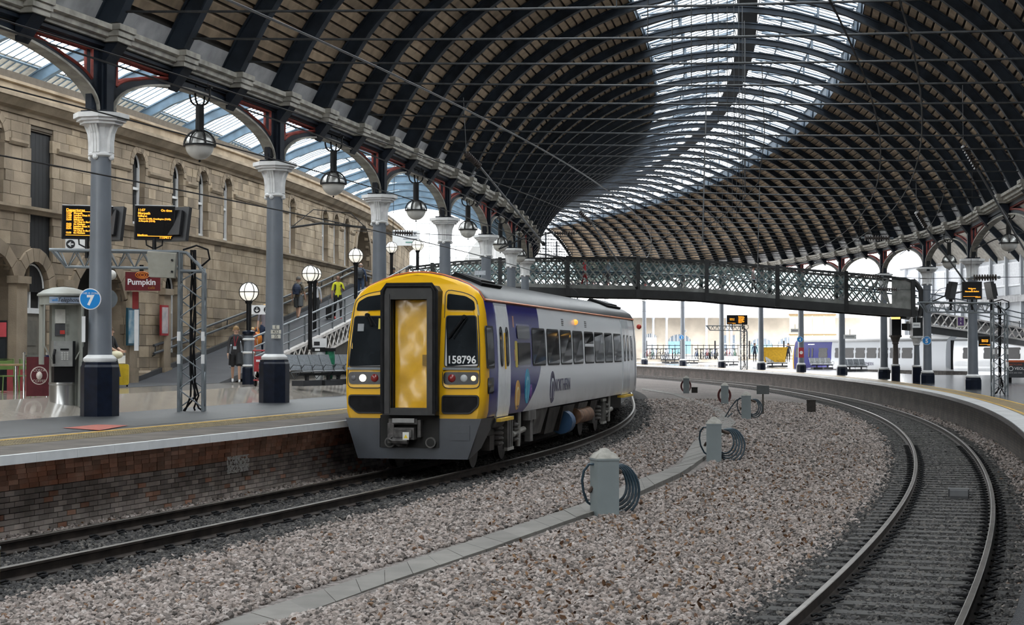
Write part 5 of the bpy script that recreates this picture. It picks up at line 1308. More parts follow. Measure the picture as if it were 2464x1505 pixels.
# forecourt outside the shed, sunlit street buildings
fo = struct('ground_outside'); pave = mat('bright_paving',(.42,.41,.40),.8,var=.06,scale=.5)
mb = MB(); N = 24
for i in range(N):
    a0,a1 = 1.0+.8*i, 1.0+.8*(i+1)
    for r0,r1,z0,z1 in ((286.0,296,-.5,-.5),(296,330,.75,1.5)) if a0 < 7.2 else ((286.02,300,.72,1.3),(300,340,1.3,1.6)):
        mb.quad(pol(r0,a0,z0),pol(r1,a0,z1),pol(r1,a1,z1),pol(r0,a1,z0))
mb.build('paving', pave, fo, label='pale paving outside the train shed')
mb = MB(); mb.quad((-200,150,-.6),(200,150,-.6),(200,500,-.6),(-200,500,-.6)); mb.quad((60,-60,-.6),(200,-60,-.6),(200,150,-.6),(60,150,-.6)); mb.build('street', pave, fo)
sb = struct('wall_street'); pst = mat('pale_sandstone',(.62,.55,.46),.85,var=.15,scale=.6,bump=.2)
BX0, BX1, BYY = 8.0, 46.0, 186.0
mb = MB(); mb.box(BX0,BX1,BYY,BYY+4,1.0,7.6); mb.build('facade', pst, sb)
mb = MB(); mb.box(BX0,BX1,BYY-.3,BYY,6.7,7.0); mb.box(BX0,BX1,BYY-.15,BYY,1.4,1.9); mb.build('string_course', pst, sb)
pb_ = mat('pale_blue_door',(.30,.52,.66),.5); gw2 = mat('street_glass',(.25,.30,.36),.2)
def street_arch(i, px0, px1, pyt, m):
    x0,x1 = (px0-CXP)/F*BYY,(px1-CXP)/F*BYY; zt = CAMZ+(HOR-pyt)*BYY/F; hw_ = (x1-x0)/2; xc = (x0+x1)/2; zs = zt-hw_*.62
    o = struct(f'door_{30+i}', frame((xc,BYY,0))); mb = MB(); mb.box(-hw_,hw_,-.05,.1,1.5,zs); mb.build('door_leaf', m, o)
    mb = MB(); mb.prism([(hw_*cos(t),zs+hw_*.62*sin(t)) for t in [PI*k/12 for k in range(13)]], lambda u,v: (u,-.05,v), lambda u,v: (u,.1,v)); mb.build('fanlight', gw2, o)
    for k in range(6): mb = MB(); x = lerp(-hw_,hw_,(k+.5)/6); mb.box(x-.05,x+.05,-.1,-.05,zs,zs+hw_*.62*math.sqrt(max(.05,1-(x/hw_)**2))); mb.build('fanlight_bar', sash, o)
street_arch(0,1608,1662,805,pb_); street_arch(1,1806,1858,814,pb_); street_arch(2,1872,1925,812,sash); street_arch(3,1550,1580,803,sash)
for i,(px0,px1) in enumerate(((1741,1750),(1760,1768),(1990,2000),(2015,2028),(2060,2075))):
    x0,x1 = (px0-CXP)/F*BYY,(px1-CXP)/F*BYY; o = struct(f'window_{90+i}'); mb = MB(); mb.box(x0,x1,BYY-.04,BYY+.1,2.2,4.0); mb.build('pane', gw2, o); mb = MB(); mb.box(x0-.06,x1+.06,BYY-.08,BYY-.04,3.0,3.1); mb.box(x0-.08,x0,BYY-.08,BYY,2.1,4.1); mb.box(x1,x1+.08,BYY-.08,BYY,2.1,4.1); mb.build('sash_frame', sash, o)
can = thing('street_canopy', 'lilac-grey canopy roof seen under the footbridge', 'canopy')
mb = MB(); mb.add([(10,183,6.3),(40,183,6.3),(40,186,7.7),(10,186,7.7)], [(0,1,2,3)]); mb.build('roof_sheet', mat('lilac_sheet',(.34,.33,.38),.6,var=.1), can); mb = MB(); mb.box(10,40,182.8,183,5.9,6.3); mb.build('fascia', white, can)
for i,px in enumerate((1572,1604,1750,1760,1700)):
    x = (px-CXP)/F*183; mb = MB(); mb.lathe([(.22,1.4),(.22,2.4),(.13,2.45),(.11,5.6),(.2,5.9)],10,(x,183,0)); mb.build('canopy_post', mat('pale_post',(.45,.48,.55),.5), can)
hb = thing('hoarding', 'cream boarded hoarding with brown frame beyond the parked train', 'hoarding')
for i in range(4):
    x0 = (1900+28*i-CXP)/F*172; x1 = (1926+28*i-CXP)/F*172; mb = MB(); mb.box(x0,x1,172,172.1,2.0,6.0); mb.build('panel', mat('cream_panel',(.55,.48,.32),.7), hb)
mb = MB(); mb.box((1898-CXP)/F*172,(2012-CXP)/F*172,171.9,172,5.9,6.1); mb.box((1898-CXP)/F*172,(2012-CXP)/F*172,171.9,172,3.9,4.0); mb.build('frame', mat('brown_frame',(.20,.13,.06),.6), hb)
# parked train behind the right platform
cs = (sum([0]),)
t2 = thing('parked_train', 'blue and silver train parked beyond the right platform', 'train')
E0, E1 = Vector((25.6,145.5,-.25)), Vector((33.8,125.3,-.25)); dd = (E1-E0); L2 = dd.length; rz2 = math.atan2(dd.y,dd.x)
t2.matrix_world = frame(E0, rz2)
def car(x0, L, nose, parent, m):
    b = MB(); pf = [(u,z) for u,z in prof2] + [(-u,z) for u,z in prof2[-2::-1]]; R_ = []
    secs = ([(x0,.9),(x0+.25,.99)] if nose else [(x0,1.0)]) + [(x0+.5,1.0),(x0+L,1.0)]
    for x,s_ in secs: R_.append([b.pt((x + (.35*clamp((z-2)/1.7) if x < x0+.4 and nose else 0), u*s_, z)) for u,z in pf])
    for A,B in zip(R_,R_[1:]):
        for j in range(len(pf)-1): b.face(A[j],A[j+1],B[j+1],B[j])
    b.face(*R_[0]); b.face(*R_[-1]); return b.build('body_shell', m, parent, smooth=35)
liv2 = livery('parked_livery', 6.3, .6, (.42,.44,.47)); _b = liv2.node_tree.nodes['Principled BSDF']; _b.inputs['Coat Weight'].default_value = 0; _b.inputs['Roughness'].default_value = .45
pglass = mat('parked_window',(.012,.012,.014),.25,spec=.15)
car(0, L2, True, t2, mat('silver2',(.42,.44,.47),.3,coat=.3) if False else liv2)
rf2 = MB(); R_ = [[rf2.pt((x,u*1.01,z+.02)) for u,z in rf] for x in (.9,L2)]
for j in range(len(rf)-1): rf2.face(R_[0][j],R_[0][j+1],R_[1][j+1],R_[1][j])
rf2.build('roof', rfm, t2, smooth=50)
def p2plate(nm, x0,x1,z0,z1,off,m,parent=t2,c=.1):
    q = MB(); q.prism(rrect(x0,x1,z0,z1,c), lambda t,z: (t,-(hw(z)+off-.02),z), lambda t,z: (t,-(hw(z)+off),z)); return q.build(nm, m, parent)
for x in (4.4,6.9,8.3,9.9,11.5,13.1,14.7,16.3): f = p2plate('window_frame',x-.08,x+1.33,1.92,2.75,.005,trim_b); p2plate('window_pane',x,x+1.25,1.97,2.70,.012,pglass,f)
for x,m in ((2.6,twhite),(18.9,mat('door_indigo',(.03,.03,.11),.35))):
    for k in (0,1): d = p2plate('door_leaf',x+.52*k,x+.5+.52*k,1.0,3.1,.012,m,c=.02); p2plate('door_window',x+.14+.52*k,x+.36+.52*k,1.95,2.75,.02,pglass,d)
p2plate('cab_window',.75,1.6,1.95,2.75,.012,pglass)
for s_ in (-1,1): q = MB(); q.prism(rpoly([(s_*.55,1.95),(s_*1.18,1.95),(s_*1.08,2.9),(s_*.55,2.9)],.06), lambda u,z: (-.02+.3*clamp((z-2)/1.7),u,z), lambda u,z: (.1+.3*clamp((z-2)/1.7),u,z)); q.build('windscreen', scr, t2)
q = MB(); q.prism(rpoly([(-.5,1.1),(.5,1.1),(.5,3.4),(-.5,3.4)],.1), lambda u,z: (-.3,u,z), lambda u,z: (.3,u,z)); q.build('gangway', gangm, t2)
q = MB(); q.box(.3,L2-.3,-1.1,1.1,.3,1.0); q.build('underframe', under, t2)
q = MB(); q.cyl((9.7,-1.36,1.45),(9.7,-1.37,1.45),.3,n=20); q.build('arch_emblem', bl, t2)
text('NORTHERN', .38, bl, 'lettering', t2, Matrix.Translation((11.4,-1.375,1.45)) @ Matrix.Rotation(PI/2,4,'X'))
q = MB(); q.box(L2,L2+.9,-.9,.9,1.1,3.3); q.build('corridor_bellows', rubber, t2)
t3 = thing('parked_carriage', 'white and silver carriage coupled behind the parked train at the right edge', 'carriage'); t3.matrix_world = frame(E1 + dd.normalized()*.9, rz2)
car(0, 16, False, t3, silver)
q = MB(); R_ = [[q.pt((x,u*1.01,z+.02)) for u,z in rf] for x in (0,16)]
for j in range(len(rf)-1): q.face(R_[0][j],R_[0][j+1],R_[1][j+1],R_[1][j])
q.build('roof', rfm, t3, smooth=50)
for x in (1.2,3.6,6.0,8.4,10.8): f = p2plate('window_frame',x-.08,x+1.6,1.92,2.75,.005,trim_b,t3); p2plate('window_pane',x,x+1.5,1.97,2.70,.012,pglass,f)
# ================================================================ furniture and signs
def yawc(p): return math.atan2(-p.x, p.y)
def fr_cam(p, extra=0.0): return frame(p, yawc(p) + extra)
def txt(parent, s, x, y, z, size, m, align='CENTER', **kw): return text(s, size, m, 'lettering', parent, Matrix.Translation((x,y,z)) @ Matrix.Rotation(PI/2,4,'X'), align=align, **kw)
wpt = mat('sign_white',(.70,.70,.70),.5,var=.03); blueS = mat('sign_blue',(.0,.20,.55),.4,var=.03); blk = mat('sign_black',(.01,.01,.012),.5)
def disc(mb, r, y0, y1, z=0.0, x=0.0, n=28): mb.cyl((x,y0,z),(x,y1,z),r,n=n)
def zone_sign(p, r, num, label, small='THIS IS ZONE'):
    t = thing('zone_sign', label, 'sign', fr_cam(p), 'round blue zone signs')
    mb = MB(); disc(mb,r,-.0,.03); mb.build('rim', wpt, t); mb = MB(); disc(mb,r*.91,-.006,.0); mb.build('face', blueS, t)
    txt(t,num,0,-.009,-r*.16,r*1.25,wpt,bold=.012*r/.22); txt(t,small,0,-.009,r*.52,r*.26,wpt); mb = MB(); mb.box(-.03,.03,.03,.22,-.03,.03); mb.build('bracket', galv, t)
c1 = pol(R_COL, AL0)
p = D(217,720,c1.y-.62); zone_sign(p, .215, '7', 'round blue zone seven sign on the nearest column')
p2_ = D(258,720,c1.y+.5); t = thing('sign_back', 'plain grey back of a round sign on the nearest column', 'sign', fr_cam(p2_)); mb = MB(); disc(mb,.21,0,.02); mb.build('plate', galv, t); mb = MB(); mb.box(-.2,-.02,-.02,.0,-.015,.015); mb.build('bracket', black, t)
for px,py,num,j in ((2230,820,'5',2),(1925,817,'4',5),(1640,812,'3',8)):
    q = pol(R_COLR,aR[j]); zone_sign(D(px,py,q.y-.55), .225, num, f'round blue zone sign number {dict([("5","five"),("4","four"),("3","three")])[num]} on the right platform')
t = thing('number_plate', 'white plates reading E 432 35 on the second column', 'sign', fr_cam(D(664,798,pol(R_COL,AL0+3*DA).y-.26)))
for i,sx in enumerate(('E','432','35')): mb = MB(); w_ = (.09,.13,.12)[i]; mb.box(-w_,w_,-.01,0,.06-.12*i,.16-.12*i); pl = mb.build('plate', mat('plate_cream',(.55,.53,.46),.6), t); txt(pl,sx,0,-.012,.11-.12*i,.11,blk)
t = thing('notice_board', 'thin white notice board strapped to the nearest column', 'notice', fr_cam(D(201,793,c1.y-.05))); mb = MB(); mb.box(-.035,.035,-.25,.2,-.26,.26); mb.build('board', wpt, t); mb = MB(); mb.lathe([(.245,.24),(.245,.25)],20,(.30,.15,0)); mb.lathe([(.245,-.25),(.245,-.24)],20,(.30,.15,0)); mb.build('straps', black, t)
# ---- truss gantry with mast (copied for the far platforms)
def gantry(M, label):
    t = thing('screen_gantry', label, 'gantry', M, 'lattice gantries carrying screens'); H = 3.5; wx, wy = .26, .2
    legs = [(-wx,-wy),(wx,-wy),(wx,wy),(-wx,wy)]
    for x,y in legs:
        h_ = H if x < 0 else H-.45; mb = MB(); mb.cyl((x,y,0),(x,y,h_),.034,n=7); lg_ = mb.build('mast_leg', galv, t)
        if y < 0:
            for zz in (1.05,1.55): mb = MB(); mb.cyl((x,y,zz),(x,y,zz+.2),.04,n=7); mb.build('white_band', wpt, lg_)
    for fa,fb_ in ((0,1),(1,2),(2,3),(3,0)):
        for k in range(8):
            z0,z1 = .1+.39*k,.1+.39*(k+1); a,b = (legs[fa],legs[fb_]) if k%2 else (legs[fb_],legs[fa])
            mb = MB(); mb.cyl((*a,z0),(*b,min(z1,H-.35)),.016,n=5); mb.build('mast_brace', galv, t)
    mb = MB()
    for y in (-wy,wy): mb.tube([(wx,y,H-.45),(wx-.1,y,H-.3),(-.1,y,H-.02),(-wx,y,H)],.03,6); mb.cyl((-wx,y,H-.42),(wx,y,H-.42),.028,n=6)
    mb.build('mast_head', galv, t)
    for y in (-wy,wy): mb = MB(); mb.cyl((-wx,y,H),(-3.05,y,H+.03),.036,n=7); mb.build('top_chord', galv, t)
    mb = MB(); mb.cyl((-wx,0,H-.36),(-2.75,0,H-.33),.034,n=7); mb.build('bottom_chord', galv, t)
    for i in range(7):
        x0 = -.35-.36*i
        for y in (-wy,wy):
            for xa,xb in ((x0,x0-.18),(x0-.36,x0-.18)): mb = MB(); mb.cyl((xa,y,H),(xb,0,H-.35),.014,n=5); mb.build('arm_brace', galv, t)
    mb = MB()
    for y in (-wy,wy): mb.cyl((-3.0,y,H+.02),(-2.72,0,H-.34),.03,n=6)
    mb.build('arm_end', galv, t)
    for k in range(4):
        mb = MB(); ph = k*1.3; mb.tube([(.02+.05*sin(ph+z*2),.05*cos(ph+z),z) for z in [H+.05-.25*i for i in range(12)]] + [(.05+.1*sin(ph),.05*cos(ph),.35),(.15*cos(ph),.1*sin(ph),.08),(.22*cos(ph),.12,.02)],.022,5); mb.build('cable', rubber, t, smooth=True)
    mb = MB(); mb.tube([(-.2,0,H+.05),(.1,-.1,H+.14),(.35,-.1,H+.05),(.38,0,H-.15),(.2,.05,H-.3)],.022,5); mb.build('loop_cable', rubber, t, smooth=True)
    return t
gM = frame(G(461,991,ZP1), rad(4)); gantry(gM, 'grey lattice gantry mast and arm behind the nearest column')
bx = thing('junction_box', 'beige metal cabinet fixed to the near gantry arm', 'cabinet', gM @ Matrix.Translation((-.58,-.26,3.5))); mb = MB(); mb.add([(-.34,-.16,-.02),(.28,-.16,-.06),(.24,-.16,-.58),(-.30,-.16,-.56),(-.34,.2,.04),(.28,.2,0),(.24,.2,-.58),(-.30,.2,-.56)], [(0,1,2,3),(7,6,5,4),(0,4,5,1),(1,5,6,2),(2,6,7,3),(3,7,4,0)]); mb.build('case', mat('beige_metal',(.27,.26,.22),.55,var=.08), bx); mb = MB(); mb.cyl((.2,-.17,-.2),(.2,-.2,-.2),.025); mb.cyl((.2,-.17,-.45),(.2,-.2,-.45),.025); mb.build('lock', black, bx)
led = emis('led_amber',(1,.36,.03),1.6); scrm = mat('screen_black',(.008,.008,.009),.25); hous = mat('screen_housing',(.012,.012,.014),.45)
def screen(M, w, h, lines, label, bars=(), depth=.12, tilt=.2, post=.4, twin=False):
    t = thing('display_screen', label, 'screen', M, 'amber departure screens'); T = Matrix.Rotation(tilt,4,'X')
    mb = MB(); mb.M = T; mb.box(-w/2,w/2,0,depth,-h/2,h/2); mb.box(-w/2+.12,w/2-.12,depth,depth+.1,-h/2+.1,h/2-.1); mb.build('housing', hous, t)
    mb = MB(); mb.M = T; mb.box(-w/2+.03,w/2-.03,-.006,0,-h/2+.05,h/2-.03); mb.build('glass', scrm, t)
    for s,x,z,sz,al in lines: text(s, sz, led, 'lettering', t, T @ Matrix.Translation((x,-.010,z)) @ Matrix.Rotation(PI/2,4,'X'), align=al, ext=.001, bold=.003)
    for x0,x1,z in bars: mb = MB(); mb.M = T; mb.box(x0,x1,-.011,-.006,z,z+.012); mb.build('line', led, t)
    if post: mb = MB(); mb.cyl((0,.1,-h/2+.05),(0,.1,-h/2-post),.045,n=8); mb.tube([(-.18,.1,-h/2+.02),(-.17,.1,-h/2-.1),(-.05,.1,-h/2-.16),(.05,.1,-h/2-.16),(.17,.1,-h/2-.1),(.18,.1,-h/2+.02)],.018,5); mb.build('post', black, t)
    return t
L_ = 'LEFT'; R__ = 'RIGHT'
dep = [('Departures',-.46,.27,.085,L_),('Page 1 of 3',.44,.27,.07,R__)]
rows = [('11:57','Morpeth','4'),('11:58','London Kings X','4'),('11:59','Hexham','3'),('12:00','Edinburgh','2'),('','1st Class in the front coach',''),('12:22','via Hexham','7'),('12:27','London Kings X','4'),('12:34','Edinburgh','2'),('','1st Class in the front coach',''),('12:38','via Hexham','11')]
for i,(a,b,c) in enumerate(rows):
    z = .205-.048*i
    for s,x,al in ((a,-.46,L_),(b,-.30,L_),(c,.14,L_),('On time' if a else '',.24,L_)):
        if s: dep.append((s,x,z,.052,al))
dep.append(('11:04:11',.44,-.305,.07,R__))
q = gM @ Vector((-2.25,-.1,4.13)); screen(frame(q, yawc(q)+.10), 1.08, .74, dep, 'departures board partly hidden behind the nearest column', [(-.46,.44,.235),(-.46,.44,-.285)])
q = gM @ Vector((-.80,-.1,4.13)); screen(frame(q, yawc(q)+.10), .86, .76, [('11:57',-.37,.28,.07,L_),('On time',.36,.28,.07,R__),('Morpeth',-.37,.21,.075,L_),('Calling at:',-.37,.15,.05,L_),('Manors (11:59), Cramlington (12:08),',-.35,.09,.046,L_),('& Morpeth (12:18).',-.35,.04,.046,L_),('Northern',-.37,-.27,.055,L_),('11:04:11',.36,-.315,.075,R__)], 'next train screen for Morpeth above the near gantry', [(-.37,.37,-.295)])
for dx,lab in ((-.42,'dark back of a screen just right of the next train screen'),(-1.85,'dark edge of a screen just right of the nearest column')):
    q = gM @ Vector((dx,.25,4.11)); screen(frame(q, yawc(q)+PI*.82), .8, .76, [], lab, post=0)
q = D(178,588,gM.translation.y+3.5); t = thing('arrow_sign', 'white sign with a black left arrow roundel under the departures board', 'sign', fr_cam(q)); mb = MB(); mb.box(-.2,.32,0,.03,-.13,.13); mb.build('plate', wpt, t); mb = MB(); disc(mb,.105,-.006,0,x=-.08); disc(mb,.085,-.009,-.006,x=-.08); mb.build('ring', blk, t)
mb = MB(); mb.prism([(-.15,0),(-.08,.06),(-.06,.045),(-.095,.015),(-.01,.015),(-.01,-.015),(-.095,-.015),(-.06,-.045),(-.08,-.06)], lambda u,v:(u,-.014,v), lambda u,v:(u,-.009,v)); mb.build('arrow', wpt, t)
# right and far gantries
def onplat2(px, py):
    z = .6
    for _ in range(6): p = G(px,py,z); z = zplat2(p.y)
    return Vector((p.x,p.y,z))
g2M = frame(onplat2(2405,951), rad(-2)); gantry(g2M, 'grey lattice gantry on the right platform beside the departure screen')
q = g2M @ Vector((-1.05,-.15,3.98)); screen(fr_cam(q), .74, .68, [('Welcome',0,.08,.07,'CENTER'),('to',0,.03,.06,'CENTER'),('Newcastle Station',0,-.03,.07,'CENTER'),('11:04:11',.32,-.25,.06,R__)], 'amber welcome screen above the right platform gantry', [(-.32,.2,-.23)], tilt=.12)
for dx,ex,lab in ((-1.7,1.25,'edge-on screen with a white light left of the welcome screen'),(-.35,-1.2,'edge-on tilted screen right of the welcome screen')):
    q = g2M @ Vector((dx,.1,3.98)); screen(frame(q,yawc(q)+ex), .74,.68,[],lab)
q = D(2370,822,66); screen(fr_cam(q), .5,.42,[('Next train',0,.06,.06,'CENTER'),('Edinburgh',0,0,.06,'CENTER'),('11:04',.2,-.14,.05,R__)], 'small amber screen hanging below the right gantry', [(-.2,.1,-.13)], post=0)
q = D(2312,775,61.5); t = thing('platform_letters_sign', 'purple sign with white numerals and a dotted border on the right gantry', 'sign', fr_cam(q)); mb = MB(); mb.box(-.15,.15,0,.02,-.2,.2); mb.build('plate', mat('sign_pale',(.5,.5,.42),.6), t); mb = MB(); mb.box(-.11,.11,-.006,0,-.14,.17); mb.build('face', mat('sign_purple',(.06,.02,.12),.5), t); txt(t,'5',0,-.01,.09,.13,wpt); txt(t,'6',0,-.01,-.05,.13,wpt)
g3M = frame(onplat2(1790,890), 0); gantry(g3M, 'distant lattice gantry on the right platform near the cycle racks')
q = g3M @ Vector((-.95,-.1,4.0)); screen(fr_cam(q), .85,.75,[('Platform 4',0,.1,.09,'CENTER'),('Next train',0,0,.09,'CENTER'),('11:04:11',.3,-.28,.08,R__)], 'distant dark screen with little amber text', [(-.36,.2,-.26)])
q = g3M @ Vector((-.12,-.1,4.0)); screen(fr_cam(q), .80,.75,[(r,-.34,.28-.075*i,.085,L_) for i,r in enumerate(('Departures 1','11:57 Morpeth','11:58 London','11:59 Hexham','12:00 Edinb','12:22 Hexham','12:27 London','11:04:11'))], 'distant amber departures list screen')
for i,(px,py,w_,Yd) in enumerate(((2045,811,.75,100),(1913,796,.6,116),(1645,797,.55,159.7),(2205,783,.4,84))):
    q = D(px,py,Yd); t = thing('hanging_sign', ('white hanging sign beyond the angled bench','white hanging sign above the number four sign','white hanging sign above the number three sign','small white box sign beside the number five column')[i], 'sign', fr_cam(q), 'white platform signs'); mb = MB(); mb.box(-w_/2,w_/2,0,.06,-.13,.13); mb.build('plate', wpt, t); mb = MB(); mb.box(-w_*.36,w_*.36,-.006,0,-.03,.03); mb.build('text_bar', mat('grey_print',(.25,.26,.28),.6), t); mb = MB(); mb.cyl((0,.03,.13),(0,.03,.45),.02,n=5); mb.build('hanger', galv, t)
# ---- globe lamps along the ramp
opl = emis('lit_globe',(1,.94,.80),.72)
def globe_lamp(base, ztop, label, R_=.27, bollard=False):
    t = thing('globe_lamp', label, 'lamp', frame(base), 'lit globe lamps along the ramp'); z = ztop-base.z
    mb = MB(); mb.ball((0,0,z),R_,18,12); mb.build('globe', opl, t, smooth=80)
    mb = MB()
    for q in range(3): aa = q*PI/3+.2; mb.tube([((R_+.012)*cos(th)*cos(aa),(R_+.012)*cos(th)*sin(aa),z+(R_+.012)*sin(th)) for th in [2*PI*k/24 for k in range(24)]],.014,4,closed=True)
    mb.tube([((R_+.012)*cos(th),(R_+.012)*sin(th),z) for th in [2*PI*k/24 for k in range(24)]],.014,4,closed=True); mb.build('cage', black, t)
    b0 = 1.62 if bollard else 0
    mb = MB(); mb.cyl((0,0,b0),(0,0,z-R_),.075,n=10); mb.lathe([(.1,z-R_-.08),(.12,z-R_),(.08,z-R_+.03)],10); mb.build('post', black, t)
    if bollard:
        mb = MB(); mb.lathe([(.19,0),(.19,.52),(.17,.55)],8,rot=PI/8); mb.build('pedestal', navy, t); mb = MB(); mb.lathe([(.16,.55),(.14,1.55)],10); mb.build('bollard', colgrey, t, smooth=True)
        for zz in (.56,.95,1.35): mb = MB(); mb.lathe([(.15,zz),(.185,zz+.02),(.185,zz+.05),(.15,zz+.07)],14); mb.build('ring', white, t)
        mb = MB(); mb.lathe([(.15,1.5),(.2,1.56),(.2,1.62),(.08,1.66)],10); mb.build('cap', navy, t)
    return t
def lampat(px, pyg, pyb, Y, label, **kw):
    kw.setdefault('R_', .285)
    b = D(px,pyb,Y); g = D(px,pyg,Y); globe_lamp(Vector((b.x,b.y,b.z)), g.z, label, **kw)
lampat(598,703,928,50,'nearest lit globe lamp on a ringed bollard at the foot of the ramp',bollard=True,R_=.275)
lampat(746,659,842,60.5,'lit globe lamp with black post left of the second column, halfway up the ramp'.replace('left of the second column','right of the second column'))
lampat(757,660,800,64,'lit globe lamp half hidden behind the one halfway up the ramp',R_=.25)
lampat(856,616,720,67.5,'lit globe lamp beside the man in the blue jacket')
lampat(942,596,660,84,'lit globe lamp peeping from behind the third column',R_=.28)
lampat(1005,590,650,82,'farthest lit globe lamp above the train roof',R_=.28)
q = D(628,746,49.6); t = thing('direction_sign', 'white sign with black arrow and train roundels on the nearest globe lamp', 'sign', fr_cam(q)); mb = MB(); mb.box(-.28,.40,0,.03,-.14,.14); mb.build('plate', wpt, t)
for x in (-.12,.18): mb = MB(); disc(mb,.10,-.006,0,x=x); mb.build('roundel', blk, t)
mb = MB(); mb.prism([(-.12,-.07),(-.06,-.01),(-.075,.005),(-.11,-.025),(-.11,.07),(-.13,.07),(-.13,-.025),(-.165,.005),(-.18,-.01)], lambda u,v:(u,-.012,v), lambda u,v:(u,-.006,v)); mb.build('arrow', wpt, t)
mb = MB(); mb.box(.13,.23,-.012,-.006,-.03,.06); mb.box(.12,.14,-.012,-.006,-.06,-.02); mb.box(.22,.24,-.012,-.006,-.06,-.02); mb.build('train_symbol', wpt, t)
# ---- telephone kiosk
kp = D(150,980,35.5); kz = 1.06; kM = frame(Vector((kp.x,kp.y,kz)), yawc(kp)+.22); t = thing('telephone_kiosk', 'grey-green domed public telephone kiosk behind the nearest column', 'kiosk', kM)
kg = mat('kiosk_grey',(.24,.245,.22),.5,var=.06); stl = mat('brushed_steel',(.42,.42,.41),.28,.85,var=.1,scale=3,stretch=(1,1,.1))
mb = MB(); mb.prism([(.50*cos(a_),.42*sin(a_)) for a_ in [2*PI*k/16 for k in range(16)]], lambda u,v:(u,v,2.17), lambda u,v:(u,v,2.36)); mb.build('header_ring', kg, t)
mb = MB(); mb.lathe([(.54,2.36),(.54,2.40),(.42,2.48),(.22,2.54),(.02,2.56)],20); mb.build('dome', kg, t, smooth=50)
mb = MB(); mb.box(-.38,.32,-.44,-.425,2.20,2.33); pl = mb.build('header_panel', mat('header_blue',(.30,.36,.46),.4), t); txt(pl,'Telephone',.02,-.447,2.265,.13,blk,shear=.25,sx=.85); txt(pl,'wifi',-.27,-.447,2.265,.09,blueS)
mb = MB(); mb.box(-.44,-.40,-.05,.3,.9,2.17); mb.box(.30,.34,-.36,.3,.0,2.17); mb.box(.05,.42,.0,.34,0,2.17); mb.box(-.22,.32,.05,.3,0,2.17); mb.build('frame', kg, t)
mb = MB(); mb.box(-.16,.14,-.0,.05,1.78,2.08); mb.build('notice', mat('notice_paper',(.55,.54,.50),.6), t); mb = MB(); mb.box(-.16,.14,-.0,.05,1.52,1.76); mb.build('poster', mat('poster_dark',(.05,.05,.055),.4), t); mb = MB(); mb.box(-.06,.04,-.01,0,1.55,1.63); mb.build('red_label', mat('label_red',(.45,.04,.03),.5), t)
mb = MB(); mb.box(-.24,.16,-.22,.1,.86,1.40); u_ = mb.build('telephone_unit', mat('phone_grey',(.30,.30,.29),.4,.3), t)
for i in range(4):
    for j in range(3): mb = MB(); mb.box(-.08+.055*j,-.045+.055*j,-.235,-.22,1.0+.045*i,1.03+.045*i); mb.build('key', mat('key_pale',(.5,.5,.48),.5), u_)
mb = MB(); mb.box(-.10,.08,-.228,-.22,1.20,1.24); mb.build('display', black, u_); mb = MB(); mb.tube([(-.22,-.26,1.22),(-.25,-.29,1.1),(-.24,-.27,.92)],.03,7); mb.build('handset', black, u_); mb = MB(); mb.box(.16,.22,-.22,.1,.86,1.40); mb.build('side_panel', black, u_)
mb = MB(); mb.box(-.22,.22,-.18,.1,.52,.86); mb.build('book_holder', black, t); mb = MB(); mb.lathe([(.27,0),(.27,.06),(.26,.08),(.26,.46),(.28,.48),(.28,.52)],20,(-.0,.05,0)); mb.build('steel_drum', stl, t, smooth=40)
for x in (-.45,.36): mb = MB(); mb.tube([(x,-.3,2.17),(x,-.3,1.3),(x*.6,-.2,1.0)],.018,5); mb.build('guard_rail', kg, t)
# ---- cafe barrier, table, fridge
chrome = mat('chrome',(.55,.55,.55),.15,1.0,var=.05); maroon = mat('maroon_canvas',(.10,.012,.018),.7,var=.15)
bz = 1.16
def post(t, p): mb = MB(); mb.lathe([(.2,0),(.2,.02),(.03,.035),(.026,.04),(.026,1.02),(.034,1.03),(.034,1.06)],14,p); mb.build('chrome_post', chrome, t, smooth=40)
b0 = D(57,960,36.2); bM = frame(Vector((b0.x,b0.y,bz)), rad(38)); t = thing('cafe_barrier', 'maroon coffee banner between chrome posts by the kiosk', 'barrier', bM); post(t,(0,0,0)); post(t,(.72,0,0)); mb = MB(); mb.box(.06,.62,-.01,.01,.1,.98); cn = mb.build('canvas', maroon, t)
mb = MB(); disc(mb,.20,-.014,-.010,z=.55,x=.34); mb.build('roundel_ring', mat('crest_cream',(.62,.55,.50),.6), cn); mb = MB(); disc(mb,.18,-.017,-.014,z=.55,x=.34); mb.build('roundel', maroon, cn); crm = MATS['crest_cream']
mb = MB(); mb.ball((.34,-.018,.55),.07,10,6,sz=1.3); mb.build('bean_emblem', crm, cn); txt(cn,'COSTA',.34,-.02,.665,.085,crm); txt(cn,'COFFEE',.34,-.02,.43,.085,crm)
mb = MB(); mb.box(.04,.66,-.012,.012,.96,1.0); mb.build('top_bar', chrome, t)
b1 = D(112,950,38.5); t = thing('cafe_barrier', 'second maroon banner half hidden behind the kiosk', 'barrier', frame(Vector((b1.x,b1.y,bz)), rad(40))); post(t,(0,0,0)); mb = MB(); mb.box(.06,.6,-.01,.01,.1,.98); mb.build('canvas', maroon, t)
tb = D(38,945,38.8); t = thing('cafe_table', 'round wooden cafe table on a chrome leg', 'table', frame(Vector((tb.x,tb.y,1.2)))); mb = MB(); mb.lathe([(.40,.70),(.42,.72),(.42,.745)],24); mb.build('table_top', mat('table_wood',(.26,.17,.09),.5), t); mb = MB(); mb.lathe([(.25,0),(.25,.02),(.035,.04),(.035,.70)],14); mb.build('leg', chrome, t)
grn = mat('chair_green',(.10,.16,.04),.5)
